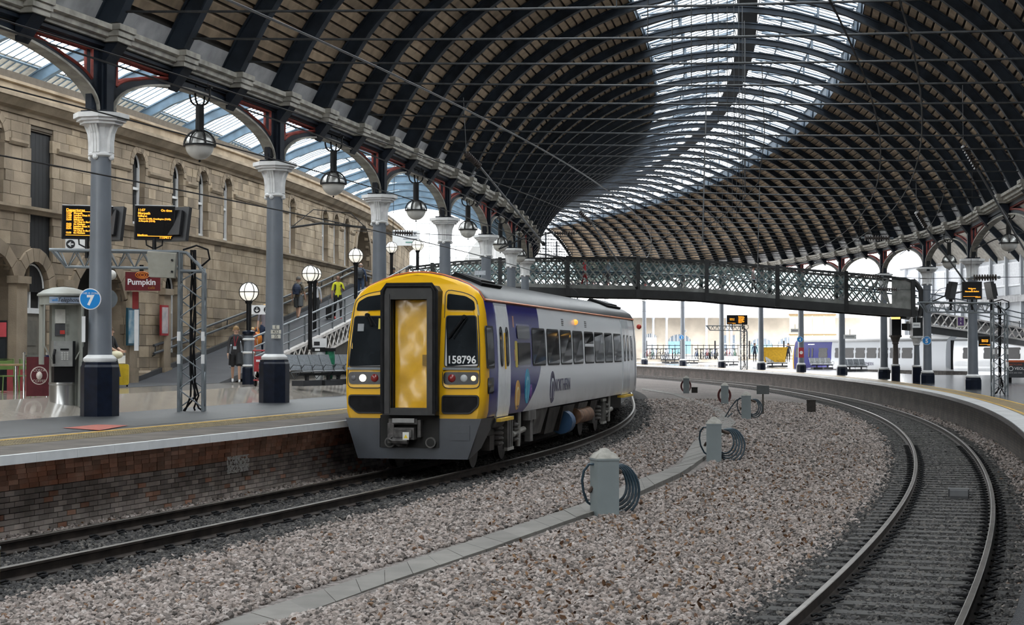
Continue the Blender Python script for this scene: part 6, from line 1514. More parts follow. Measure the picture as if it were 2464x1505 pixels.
for i,(px,Yc) in enumerate(((60,40.2),(20,40.0))):
    c = D(px,945,Yc); t = thing('cafe_chair', ('green tubular cafe chair behind the coffee banner','green tubular cafe chair at the left edge of the picture')[i], 'chair', frame(Vector((c.x,c.y,1.2)), .6*i), 'green cafe chairs')
    mb = MB(); mb.box(-.2,.2,-.2,.2,.43,.46); mb.build('seat', grn, t); mb = MB(); mb.tube([(-.2,.2,.45),(-.2,.24,.85),(.2,.24,.85),(.2,.2,.45)],.02,5); mb.box(-.18,.18,.225,.24,.6,.82); mb.build('backrest', grn, t)
    for x in (-.18,.18):
        for y in (-.18,.18): mb = MB(); mb.cyl((x,y,.44),(x*1.15,y*1.15,0),.016,n=5); mb.build('leg', grn, t)
fpz = D(4,930,40.5); t = thing('drinks_fridge', 'tall black drinks fridge with red header at the left edge', 'fridge', frame(Vector((fpz.x,fpz.y,1.24)), .3)); mb = MB(); mb.box(-.35,.12,-.3,.3,.05,1.75); mb.build('cabinet', black, t); mb = MB(); mb.box(-.33,.10,-.32,-.3,1.35,1.7); mb.build('header', mat('fridge_red',(.35,.03,.04),.5), t); mb = MB(); mb.box(-.30,.08,-.31,-.3,.2,1.3); mb.build('glass_door', winglass, t)
rb = D(33,930,42); t = thing('red_counter', 'red counter panel under the cafe table', 'counter', frame(Vector((rb.x,rb.y,1.24)), .3)); mb = MB(); mb.box(-.3,.3,-.02,.2,0,.62); mb.build('panel', mat('counter_red',(.26,.035,.04),.6), t)
mb = MB(); mb.box(-.32,.32,-.04,.22,.62,.66); mb.build('top', black, t)
# ---- wall posters and cafe sign
def wallthing(nm, label, cat, px, z0, z1, wid, frm, face, extra=None):
    a = awall(px); t = thing(nm, label, cat, frame(pol(W+.17,a,0), rad(a)+PI/2)); mb = MB(); mb.box(-wid/2,wid/2,-.06,.0,z0,z1); mb.build('frame', frm, t); mb = MB(); mb.box(-wid/2+.06,wid/2-.06,-.068,-.06,z0+.07,z1-.07); mb.build('print', face, t); return t
Yw = pol(W,awall(303)).y; zz = lambda py: CAMZ+(HOR-py)*Yw/F
wallthing('blue_poster','tall blue framed poster on the stone pier by the cafe','poster',305,zz(832),zz(742),.85,mat('frame_teal',(.01,.06,.09),.4),mat('poster_print',(.03,.16,.26),.3,scale=3,var=.5,col2=(.35,.42,.45)))
Yw = pol(W,awall(381)).y
wallthing('red_poster','narrow red framed poster case left of the gantry mast','poster',381,zz(808),zz(735),.6,mat('frame_red',(.30,.015,.02),.45),mat('poster_pale',(.30,.30,.31),.4,scale=5,var=.3,col2=(.5,.42,.42)))
q = D(344,678,49.5); t = thing('cafe_sign', 'dark red Pumpkin cafe sign hanging from the stone wall', 'sign', fr_cam(q,.12)); dred = mat('sign_darkred',(.11,.008,.012),.4)
mb = MB(); mb.box(-.51,.51,0,.08,-.27,.28); mb.build('board', dred, t); txt(t,'Pumpkin',-.04,-.006,-.02,.24,wpt,bold=.006); txt(t,'café',.25,-.006,-.18,.13,mat('sign_gold',(.35,.15,.02),.5))
mb = MB()
for k in range(3): mb.tube([(-.02+(.2-.065*k)*cos(th),-.008,.19+(.10-.033*k)*sin(th)) for th in [2*PI*j/20 for j in range(20)]],.014,4,closed=True)
mb.build('swirl', mat('swirl_orange',(.55,.16,.02),.5), t)
mb = MB(); mb.box(-.1,.02,.02,.06,.28,.5); mb.build('bracket', black, t)
q = D(326,712,49.8); t = thing('hanging_banner', 'red and white vertical banner below the cafe sign', 'banner', fr_cam(q,.1)); mb = MB(); mb.box(-.09,.09,0,.02,-.4,.12); mb.build('red_part', mat('banner_red',(.25,.02,.02),.6), t); mb = MB(); mb.box(-.03,.10,0,.02,-1.65,-.42); mb.build('white_part', wpt, t)
q = D(268,662,40); t = thing('spotlight', 'white spotlight lamps clamped under the near gantry arm', 'lamp', fr_cam(q)); mb = MB(); mb.ball((0,0,0),.12,12,8); mb.ball((-.2,.05,.05),.10,12,8); mb.build('heads', mat('spot_white',(.5,.49,.46),.4), t, smooth=60); mb = MB(); mb.cyl((0,0,.1),(0,.05,.3),.02); mb.cyl((-.2,.05,.1),(-.2,.05,.3),.02); mb.build('stalks', black, t)
# ---- benches
perf = mat('perforated_steel',(.20,.215,.235),.4,.5,var=.15,scale=20); perf_lt = mat('perforated_pale',(.42,.43,.44),.35,.4,var=.1,scale=20)
def bench(M, label, n=4, m=perf, group='perforated steel benches'):
    t = thing('platform_bench', label, 'bench', M, group); w_ = .5
    for i in range(n):
        x = (i-(n-1)/2)*w_
        mb = MB(); mb.prism([(-.02,.42),(-.42,.45),(-.46,.43),(-.44,.41),(-.02,.385)], lambda u,v:(x-w_/2+.015,u,v), lambda u,v:(x+w_/2-.015,u,v)); mb.build('seat', m, t)
        mb = MB(); mb.prism([(0,.46),(.19,.92),(.22,.91),(.03,.45)], lambda u,v:(x-w_/2+.015,u,v), lambda u,v:(x+w_/2-.015,u,v)); mb.build('backrest', m, t)
    for i in range(n+1):
        x = (i-n/2)*w_; mb = MB(); mb.tube([(x,.02,.5),(x,-.1,.62),(x,-.4,.6),(x,-.42,.44)],.014,4); mb.tube([(x,-.38,.41),(x,-.15,.2),(x,0,.41)],.014,4); mb.build('arm', steelrod, t)
    mb = MB(); mb.box(-n*w_/2,n*w_/2,-.24,-.16,.3,.38); mb.build('beam', steelrod, t)
    for s_ in (-1,1): mb = MB(); mb.box(s_*n*w_*.25-.42,s_*n*w_*.25+.42,-.42,.02,0,.16); mb.box(s_*n*w_*.25-.05,s_*n*w_*.25+.05,-.24,-.16,.16,.32); mb.build('base_block', mat('base_charcoal',(.025,.026,.03),.6), t)
    return t
for i,(px,py,Yb,yw,n) in enumerate(((752,924,49.5,1.0,4),(826,918,52,1.0,4))):
    b = D(px,py,Yb); bench(frame(Vector((b.x,b.y,1.22)), yw), ('perforated steel bench between the second column and the train','perforated steel bench partly hidden by the train front')[i], n)
BN = [(1612,874,PI,perf_lt,'pale steel bench left of the number three sign column'),(1658,876,PI,perf_lt,'pale steel bench right of the number three sign column'),(1752,880,PI,perf_lt,'pale steel bench in front of the distant gantry'),(1868,884,PI+.3,perf_lt,'pale steel bench right of the slender column'),(1845,879,.4,perf,'grey bench facing left beyond the slender column'),(1975,889,PI+.35,perf_lt,'pale steel bench right of the number four sign column'),(1945,885,.4,perf,'grey bench behind the number four sign column'),(2055,894,.35,perf,'angled steel bench between the footbridge columns and number four')]
for px,py,yw,m,lab in BN:
    p = onplat2(px,py); bench(frame(p, yw if yw < 1 else yw-PI+0.0), lab, 4, m)
teal = mat('teal_seat',(.01,.17,.22),.4,var=.1)
for i,(px,py,n) in enumerate(((2178,884,6),(2305,884,3),(2382,886,3))):
    p = onplat2(px,py); t = thing('teal_seats', ('row of teal seats behind the footbridge columns','pair of teal seats left of the departure screen column','teal seats behind the right gantry')[i], 'seats', frame(p,.3), 'teal seats beyond the right platform')
    for k in range(n): mb = MB(); x = (k-n/2)*.55; mb.prism([(-.02,.42),(-.45,.44),(-.45,.38),(0,.36),(.18,.95),(.1,.96)], lambda u,v:(x,u,v), lambda u,v:(x+.5,u,v)); mb.build('seat', teal, t)
    mb = MB(); mb.box(-n*.27,n*.27,-.2,-.12,.28,.36)
    for s_ in (-.25,.25): mb.box(n*.55*s_*1.6-.03,n*.55*s_*1.6+.03,-.2,-.12,0,.3)
    mb.build('frame', galv, t)
# ---- litter, trolley, bins
p = D(772,925,51.5); t = thing('litter_hoop', 'litter bag hoop with clear and green sacks and a notice on top', 'bin', frame(Vector((p.x,p.y,1.22)), .2))
mb = MB(); mb.lathe([(.10,.1),(.17,.4),(.19,.7),(.20,1.0)],12,(-.05,0,0)); mb.build('clear_sack', mat('clear_sack',(.42,.44,.45),.25,var=.2,scale=8), t, smooth=True); mb = MB(); mb.lathe([(.08,.12),(.15,.4),(.17,.75),(.16,1.05)],12,(.27,.05,0)); mb.build('green_sack', mat('green_sack',(.01,.16,.08),.35,var=.3,scale=8), t, smooth=True)
mb = MB(); mb.box(-.28,.12,-.2,.2,1.0,1.14); mb.box(.12,.44,-.15,.22,1.02,1.12); mb.build('hoop', black, t); mb = MB(); mb.box(-.26,.18,-.02,.0,1.14,1.42); nb_ = mb.build('notice', wpt, t); mb = MB(); mb.box(-.22,-.04,-.03,-.02,1.2,1.32); mb.build('notice_print', blk, nb_)
mb = MB(); mb.box(-.2,-.05,-.215,-.2,1.03,1.1); mb.build('label', wpt, t)
p = D(631,918,47.5); t = thing('luggage_trolley', 'red luggage trolley half hidden behind the second column', 'trolley', frame(Vector((p.x,p.y,1.24)), .5)); red = mat('trolley_red',(.32,.03,.035),.45)
mb = MB(); mb.tube([(-.25,.1,1.02),(.25,.1,1.02)],.025,6); mb.build('handle', red, t); mb = MB()
for x in (-.25,.25): mb.tube([(x,.1,1.02),(x,.05,.3),(x,-.5,.18)],.018,5)
for k in range(6): mb.tube([(-.25+.1*k,.06,.3),(-.25+.1*k,.08,.75)],.008,4)
mb.build('wire_frame', chrome, t); mb = MB(); mb.box(-.24,.24,.02,.04,.42,.86); pn = mb.build('red_panel', red, t); mb = MB(); mb.box(-.18,.18,.01,.02,.7,.76); mb.box(-.1,.1,.01,.02,.5,.62); mb.build('panel_print', wpt, pn); mb = MB(); mb.box(-.25,.25,-.5,.05,.16,.2); mb.build('deck', red, t)
for x in (-.2,.2): mb = MB(); mb.cyl((x-.02,-.4,.08),(x+.02,-.4,.08),.08,n=12); mb.cyl((x-.02,.02,.08),(x+.02,.02,.08),.08,n=12); mb.build('wheel', rubber, t)
p = onplat2(2452,921); t = thing('waste_bin', 'charcoal waste container with orange top reading VEOLIA at the right edge', 'bin', fr_cam(p)); mb = MB(); mb.box(-.62,.9,0,.8,.25,1.05); mb.build('body', mat('bin_charcoal',(.035,.037,.042),.5), t); mb = MB(); mb.box(-.64,.92,-.02,.82,1.05,1.16); mb.build('lid', mat('bin_orange',(.50,.10,.03),.5), t); txt(t,'VEOLIA',-.22,-.008,.72,.20,wpt,align=L_,bold=.003); txt(t,'0845 606 0460',-.5,-.008,.5,.11,mat('print_grey',(.4,.4,.4),.6),align=L_); txt(t,'RECYCLING',-.48,-.008,.93,.12,MATS['bin_orange'],align=L_)
mb = MB(); 
mb.tube([(-.40+.11*cos(a_),-.008,.72+.11*sin(a_)) for a_ in [2*PI*k/20 for k in range(20)]],.018,4,closed=True); mb.build('logo_ring', wpt, t)
for x in (-.45,.7): mb = MB(); mb.box(x-.08,x+.08,.1,.7,0,.25); mb.build('foot', rubber, t)
p = D(1862,870,150); t = thing('yellow_skip', 'yellow grit container beyond the slender column', 'container', frame(Vector((p.x,p.y,1.2)))); mb = MB(); mb.add([(-.9,-.6,0),(.9,-.6,0),(.9,.6,0),(-.9,.6,0),(-1.1,-.7,1.3),(1.1,-.7,1.3),(1.1,.7,1.3),(-1.1,.7,1.3)], [(3,2,1,0),(4,5,6,7),(0,1,5,4),(1,2,6,5),(2,3,7,6),(3,0,4,7)]); mb.build('body', mat('skip_yellow',(.62,.36,.02),.5), t); mb = MB(); mb.box(-1.15,1.15,-.75,.75,1.3,1.38); mb.build('rim', mat('skip_yellow',(.62,.36,.02),.5), t)
q = D(1928,849,116.4); t = thing('red_hose_box', 'red round hose box on the number four column', 'box', fr_cam(q)); mb = MB(); mb.box(-.18,.18,0,.15,-.35,.35); mb.build('case', mat('hose_red',(.40,.03,.04),.5), t); mb = MB(); disc(mb,.12,-.01,0); mb.build('badge', wpt, t)
fe = thing('iron_fence', 'black railings in front of the street wall', 'fence')
for i in range(30):
    x = lerp((1555-CXP)/F*172,(1955-CXP)/F*172,i/29); mb = MB(); mb.cyl((x,172,1.4),(x,172,2.9 if i%6 else 3.3),.03 if i%6 else .09,n=5); mb.build('bar' if i%6 else 'post', black, fe)
for z_ in (1.7,2.8): mb = MB(); mb.box((1555-CXP)/F*172,(1955-CXP)/F*172,171.97,172.03,z_,z_+.06); mb.build('rail', black, fe)
# bicycles in the racks
bcol = [mat('bike_%s' % n_, c, .4) for n_,c in (('black',(.02,.02,.02)),('red',(.25,.03,.03)),('blue',(.03,.08,.2)),('silver',(.3,.3,.32)),('green',(.04,.12,.08)))]
bpx = [1560,1570,1580,1592,1604,1618,1628,1676,1686,1694,1702,1709,1716,1724,1746,1752,1768,1890]
BW = ['first','second','third','fourth','fifth','sixth','seventh','eighth','ninth','tenth','eleventh','twelfth','thirteenth','fourteenth','fifteenth','sixteenth','seventeenth','eighteenth']
for i,px in enumerate(bpx):
    p = D(px,861,164); m = bcol[(i*3+1)%5]; t = thing('bicycle', f'{m.name.split("_")[1]} bicycle in the far racks, {BW[i]} from the left', 'bicycle', frame(Vector((p.x,p.y,1.45)), 1.0+.25*(i%3)), 'bicycles in the racks')
    for x in (-.5,.5):
        mb = MB(); mb.tube([(x+.33*cos(a_),0,.33+.33*sin(a_)) for a_ in [2*PI*k/14 for k in range(14)]],.03,4,closed=True); mb.build('wheel', rubber, t)
    mb = MB(); mb.tube([(-.5,0,.33),(-.15,0,.3),(.35,0,.75),(-.25,0,.78),(-.15,0,.3)],.03,4); mb.tube([(.5,0,.33),(.35,0,.75),(.3,0,1.0)],.03,4); mb.tube([(-.5,0,.33),(-.25,0,.78),(-.27,0,.95)],.03,4); mb.build('frame', m, t)
    mb = MB(); mb.tube([(.3,-.28,1.02),(.3,.28,1.02)],.03,4); mb.box(-.4,-.15,-.08,.08,.94,1.0); mb.build('handlebar', black, t)
# ---- water hydrant posts with coiled hoses between the tracks
hosem = mat('hose_blue',(.012,.03,.045),.4,var=.2); hosered = mat('hose_red_old',(.10,.012,.012),.5); hyd = mat('hydrant_grey',(.165,.19,.195),.55,var=.08,scale=2); hcap = mat('hydrant_cap',(.24,.23,.205),.8,var=.25,scale=8,bump=.3)
HY = [(1456,1243,'nearest grey hydrant post with a coiled dark hose','b',1.0),(1720,1112,'second grey hydrant post with a coiled dark hose','b',1.0),(1797,1010,'third grey hydrant post with dark hose trailing on the ballast','b',1.0),(1745,974,'grey hydrant post with a red hose, fourth from the camera','r',1.0),(1652,947,'farthest grey hydrant post with a red hose beside a small box','r',1.0)]
def zg_at(px,py):
    z = -.2
    for _ in range(8): p = G(px,py,z); z = zground(torad(p),p.y)
    return Vector((p.x,p.y,z))
for i,(px,py,lab,kd,s_) in enumerate(HY):
    p = zg_at(px,py); t = thing('hydrant_post', lab, 'post', frame(p+Vector((0,.15,-.03)), yawc(p)+ (.35 if i == 0 else .0)), 'hydrant posts between the tracks'); hm = hosem if kd == 'b' else hosered
    mb = MB(); mb.box(-.17,.17,-.17,.17,0,.88); mb.build('post_body', hyd, t); mb = MB(); mb.box(-.18,.18,-.18,.18,.86,.89); mb.build('collar', hyd, t)
    mb = MB(); R_ = [[mb.pt((x*s2,y*s2,z2)) for x,y in ((-1,-1),(1,-1),(1,1),(-1,1))] for s2,z2 in ((.18,.89),(.13,.965),(.07,1.0),(.05,1.03),(.02,1.04))]
    for A,B in zip(R_,R_[1:]):
        for j in range(4): mb.face(A[j],A[(j+1)%4],B[(j+1)%4],B[j])
    mb.face(*R_[-1]); mb.build('stone_cap', hcap, t, smooth=50)
    if kd == 'b':
        for k in range(5 if i < 2 else 3):
            ra,rb_ = .20+.034*k,.27+.030*k; cx_ = .30+.028*k; mb = MB(); mb.tube([(cx_+ra*cos(a_)*(1.0)-.05, .24+.03*k+.02*sin(a_*2), .47-.025*k+rb_*sin(a_)) for a_ in [2*PI*j/22 for j in range(22)]],.022,6,closed=True); mb.build('hose_coil', hm, t, smooth=True)
        mb = MB(); mb.tube([(-.14,.0,.80),(-.24,.02,.80),(-.31,.05,.70),(-.33,.08,.55),(-.30,.10,.38),(-.22,.15,.22),(-.1,.2,.14),(.1,.24,.10)],.020,6); mb.build('hose_tail', hm, t, smooth=True)
        mb = MB(); mb.cyl((.17,.05,.72),(.33,.22,.66),.04); mb.cyl((-.17,.05,.45),(-.21,.1,.38),.03); mb.build('hook', mat('hook_rust',(.06,.04,.03),.7), t)
        if i == 2: mb = MB(); mb.tube([(-.2,-.1,.02),(-.6,-.1,.03),(-.8,.1,.03),(-.55,.15,.45),(-.35,.1,.72),(-.15,.05,.80)],.022,6); mb.tube([(-.25,-.2,.02),(-.5,-.25,.03),(-.75,-.1,.03),(-.5,.05,.25)],.022,6); mb.box(-.3,.45,.0,.12,.0,.04); mb.build('trailing_hose', hm, t, smooth=True)
    else:
        for k in range(4): mb = MB(); mb.tube([(-.02+(.30-.02*k)*cos(a_), .22+.03*k, .44+(.36-.02*k)*sin(a_)) for a_ in [2*PI*j/22 for j in range(22)]],.022,6,closed=True); mb.build('hose_coil', hm, t, smooth=True)
p = zg_at(1836,1000); t = thing('trackside_sign', 'back of a small dark trackside sign on a rusty post', 'sign', fr_cam(p)); mb = MB(); mb.box(-.035,.035,-.02,.02,-.05,1.05); mb.build('post', mat('rust_post',(.05,.042,.035),.8), t); mb = MB(); mb.box(-.24,.24,-.05,-.02,.82,1.15); mb.build('plate', mat('sign_dull',(.06,.065,.065),.6), t)
p = zg_at(1952,994); t = thing('trackside_box', 'small dark wooden trackside box by the inner rail', 'box', fr_cam(p)); mb = MB(); mb.box(-.19,.19,0,.3,-.05,.52); mb.build('case', mat('tarred_wood',(.022,.017,.014),.8,var=.3), t); mb = MB(); mb.box(-.21,.21,-.02,.32,.52,.55); mb.build('lid', mat('tarred_lid',(.03,.024,.02),.8), t)
p = zg_at(1664,946); t = thing('trackside_box', 'small dark box right of the farthest hydrant post', 'box', fr_cam(p)); mb = MB(); mb.box(.0,.35,0,.3,-.05,.3); mb.build('case', mat('tarred_wood',(.022,.017,.014),.8), t); mb = MB(); mb.box(-.02,.37,-.02,.32,.3,.33); mb.build('lid', mat('tarred_lid',(.03,.024,.02),.8), t)
p = G(2307,1178,-.32); t = thing('track_magnet', 'dark track magnet box fixed between the rails of the right track', 'box', frame(Vector((p.x,p.y,zrail2(p.y)-.2)), -rad(14))); mm = mat('magnet_grey',(.035,.036,.038),.6)
mb = MB(); mb.prism([(-.35,0),(.0,.0),(.0,.16),(-.1,.2),(-.3,.2),(-.35,.1)], lambda u,v:(-.16,u+.1,v), lambda u,v:(.16,u+.1,v)); mb.build('ramp_cover', mm, t); mb = MB(); mb.box(-.19,.19,.1,.5,0,.2); mb.build('magnet_case', mm, t)
# left-edge post beside the track
p = G(0,1400,-.1); t = thing('marker_post', 'thin yellowish marker post at the left edge of the picture', 'post', frame(Vector((p.x-.02,p.y,-.2)))); mb = MB(); mb.cyl((0,0,0),(0,0,.42),.02,n=8); mb.build('stake', mat('stake_yellow',(.20,.17,.08),.7), t); mb = MB(); mb.ball((0,0,.44),.03,8,5); mb.build('knob', mat('stake_cap',(.15,.16,.17),.6), t)
# ================================================================ overhead wires
wirem = mat('wire_black',(.012,.012,.013),.6); wireg = mat('wire_grey',(.16,.165,.17),.45,.5); insm = mat('insulator_brown',(.055,.045,.042),.35,var=.2)
def wire(nm, label, pts, r, m): 
    t = thing('overhead_wire', label, 'wire'); mb = MB(); mb.tube(pts, r, 5); mb.build('strand', m, t); return t
def arcw(r, z, a0, a1, n=60, sag=0.0): return [pol(r, lerp(a0,a1,i/n), z - sag*sin(PI*((i*7/n)%1))) for i in range(n+1)]
wire('w','thick grey wire crossing from the top left over the train', arcw(266.8,7.5,-23,12), .022, wireg)
wire('w','black wire crossing the nearest column capital', arcw(263,6.35,-20,4), .014, wirem)
wire('w','black wire crossing the columns at screen height', arcw(263,5.28,-20,4), .014, wirem)
wire('w','black wire descending at the top right, left of its pair', arcw(275.4,7.5,-23,3), .018, wirem)
wire('w','black wire descending at the top right, right of its pair', arcw(276.4,7.5,-23,3), .018, wirem)
wire('w','dark conduit running along the left girder', arcw(260.78,8.0,-20,6), .022, wirem)
wire('w','thin contact wire above the train', arcw(267.2,6.0,-23,12), .010, wirem)
wire('w','thin contact wire above the right-hand track', arcw(276.9,6.0,-14,12), .010, wirem)
def insulator(a, b, label, n=9, R_=.09):
    t = thing('insulator', label, 'insulator', None, 'ribbed insulators'); a, b = Vector(a), Vector(b); d = b-a; prof = []
    pts = []; rs_ = []
    for i in range(n):
        for f,rr in ((.0,.35),(.25,1.0),(.45,1.0),(.7,.35)): pts.append(a + d*((i+f)/n)); rs_.append(R_*rr)
    mb = MB(); mb.tube(pts, rs_, 10); mb.build('ribbed_body', insm, t, smooth=30)
    mb = MB(); mb.cyl(a - d*.12, a, R_*.4, n=6); mb.cyl(b, b + d*.12, R_*.4, n=6); mb.build('end_fittings', galv, t)
    m_ = (a+b)/2; mb = MB(); mb.cyl(a - d*.1, Vector((a.x,a.y,8.95)), .008, n=4); mb.cyl(b + d*.1, b + d*2.2, .010, n=4); mb.cyl(a - d*.1, a - d*2.2, .010, n=4); mb.build('span_wire', wirem, t)
insulator(D(950,560,55),D(995,562,55),'insulator on the wire right of the third column',8,.10)
insulator(D(1335,562,75),D(1385,562,75),'insulator in front of the far gable',9,.10); insulator(D(2080,573,70),D(2142,574,70),'large grey insulator under the right-hand ribs',10,.13)
insulator(D(2342,669,60),D(2400,668,60),'insulator above the welcome screen',9,.12); insulator(D(2070,664,80),D(2120,666,80),'insulator crossing the top of the footbridge',9,.09); insulator(D(2112,696,82),D(2160,697,82),'insulator in front of the right end of the footbridge',9,.09)
def arm(label, p0, p1, p2, r=.035, drop=None):
    t = thing('registration_arm', label, 'arm', None, 'steel registration arms'); a,b,c = Vector(p0),Vector(p1),Vector(p2); d = b-a; n = 9; pts = []; rs_ = []
    for i in range(n):
        for f,rr in ((.0,.4),(.25,1.0),(.45,1.0),(.7,.4)): pts.append(a+d*((i+f)/n)); rs_.append(.10*rr)
    mb = MB(); mb.tube(pts, rs_, 10); mb.build('insulator', insm, t, smooth=30)
    mb = MB(); mb.cyl(b,c,r,n=7); mb.build('tube', wireg, t); mb = MB(); mb.cyl(c,c+(c-b).normalized()*.12,r*1.8,n=7); mb.build('end_cap', black, t)
    if drop: mb = MB(); mb.cyl(a,Vector(drop),.010,n=4); mb.build('dropper', wireg, t)
arm('sloping arm with insulator in the centre left under the roof', D(1122,370,50), D(1155,402,50.4), D(1305,584,54), drop=D(1115,235,50))
arm('sloping arm with insulator at the right under the roof ribs', D(2318,350,52), D(2352,408,52.3), D(2470,610,54), drop=D(2316,205,52))
arm('sloping arm with insulator right of the footbridge middle', D(2205,510,62), D(2228,548,62.3), D(2330,690,64), drop=D(2204,425,62))
arm('dark arm crossing above the footbridge', D(1395,510,70), D(1425,540,70.3), D(1530,690,72))
t = thing('steel_hanger', 'vertical steel hanger pole with clamps in the centre of the roof', 'hanger'); mb = MB(); mb.cyl(D(1699,260,62),D(1690,588,62),.028,n=6); mb.build('pole', wireg, t); mb = MB(); mb.tube([D(1700,505,62),D(1640,555,62),D(1560,590,62),D(1500,625,62)],.018,5); mb.tube([D(1700,505,62),D(1760,560,62),D(1830,640,62)],.018,5); mb.build('stay', wirem, t)
t = thing('steel_hanger', 'thin vertical hanger right of the centre of the roof', 'hanger'); mb = MB(); mb.cyl(D(1828,445,66),D(1822,680,66),.02,n=6); mb.build('pole', wireg, t); mb = MB(); mb.tube([D(1833,150,50),D(1840,330,50),D(1825,440,50),D(1770,500,50),D(1700,545,50)],.015,5); mb.build('loose_cable', wirem, t)
for i,(xa,ya,xb,yb,Y,lab) in enumerate(((700,548,880,548,46,'bracket arm with curved wire right of the second column'),(1200,600,1330,560,66,'bracket arm on the fifth column'),(2225,735,2345,695,75,'bracket wire left of the welcome screen'),(2345,600,2464,560,70,'bracket wire at the right edge below the arches'))):
    t = thing('wall_bracket', lab, 'bracket'); a,b = D(xa,ya,Y),D(xb,yb,Y); mb = MB(); mb.tube([a, a.lerp(b,.4)+Vector((0,0,.12)), b],.03,6); mb.build('arm', wirem, t); mb = MB(); mb.tube([a,a.lerp(b,.3)+Vector((0,0,.5)),a.lerp(b,.8)+Vector((0,0,.4)),b],.012,4); mb.build('curved_wire', wirem, t)
q = D(1155,657,66); t = thing('track_number_sign', 'small pale sign reading T486 above the train roof', 'sign', fr_cam(q)); mb = MB(); mb.box(-.22,.22,0,.03,-.09,.09); mb.build('plate', mat('plate_pale',(.45,.48,.52),.5), t); txt(t,'T486',0,-.006,0,.14,mat('plate_print',(.7,.72,.75),.5)); mb = MB(); mb.cyl((0,.02,-.09),(0,.02,-1.2),.02,n=5); mb.build('stalk', black, t)
q = D(975,575,85); t = thing('direction_board', 'white direction board hung beyond the third column', 'sign', fr_cam(q)); mb = MB(); mb.box(-.65,.75,0,.05,-.35,.45); mb.build('board', wpt, t)
for k in range(4): mb = MB(); mb.box(-.1+.12*(k%2),.6,-.008,0,.3-.17*k,.36-.17*k); mb.build('text_bar', mat('green_print',(.10,.25,.2),.6) if k == 3 else mat('grey_print',(.25,.26,.28),.6), t)
# ================================================================ people
def skinmesh(verts, edges, tags, mats, sub=1):
    me = bpy.data.meshes.new('body'); me.from_pydata([v[0] for v in verts], edges, []); o = bpy.data.objects.new('body', me); sc.collection.objects.link(o)
    md = o.modifiers.new('skin','SKIN'); md.use_smooth_shade = True
    for i,v in enumerate(verts): me.skin_vertices[0].data[i].radius = (v[1],v[2] if len(v) > 2 else v[1])
    me.skin_vertices[0].data[0].use_root = True
    s_ = o.modifiers.new('sub','SUBSURF'); s_.levels = sub; s_.render_levels = sub
    dg_ = bpy.context.evaluated_depsgraph_get(); out = bpy.data.meshes.new_from_object(o.evaluated_get(dg_)); bpy.data.objects.remove(o)
    out.materials.clear()
    for m in mats: out.materials.append(m)
    segs = [(Vector(verts[a][0]),Vector(verts[b][0]),t) for (a,b),t in zip(edges,tags)]
    for p in out.polygons:
        c = p.center; best = 9; bt = 0
        for a,b,t in segs:
            d = b-a; f = clamp((c-a).dot(d)/max(d.length_squared,1e-9)); e = (a+d*f-c).length
            if e < best: best = e; bt = t
        p.material_index = bt; p.use_smooth = True
    return out
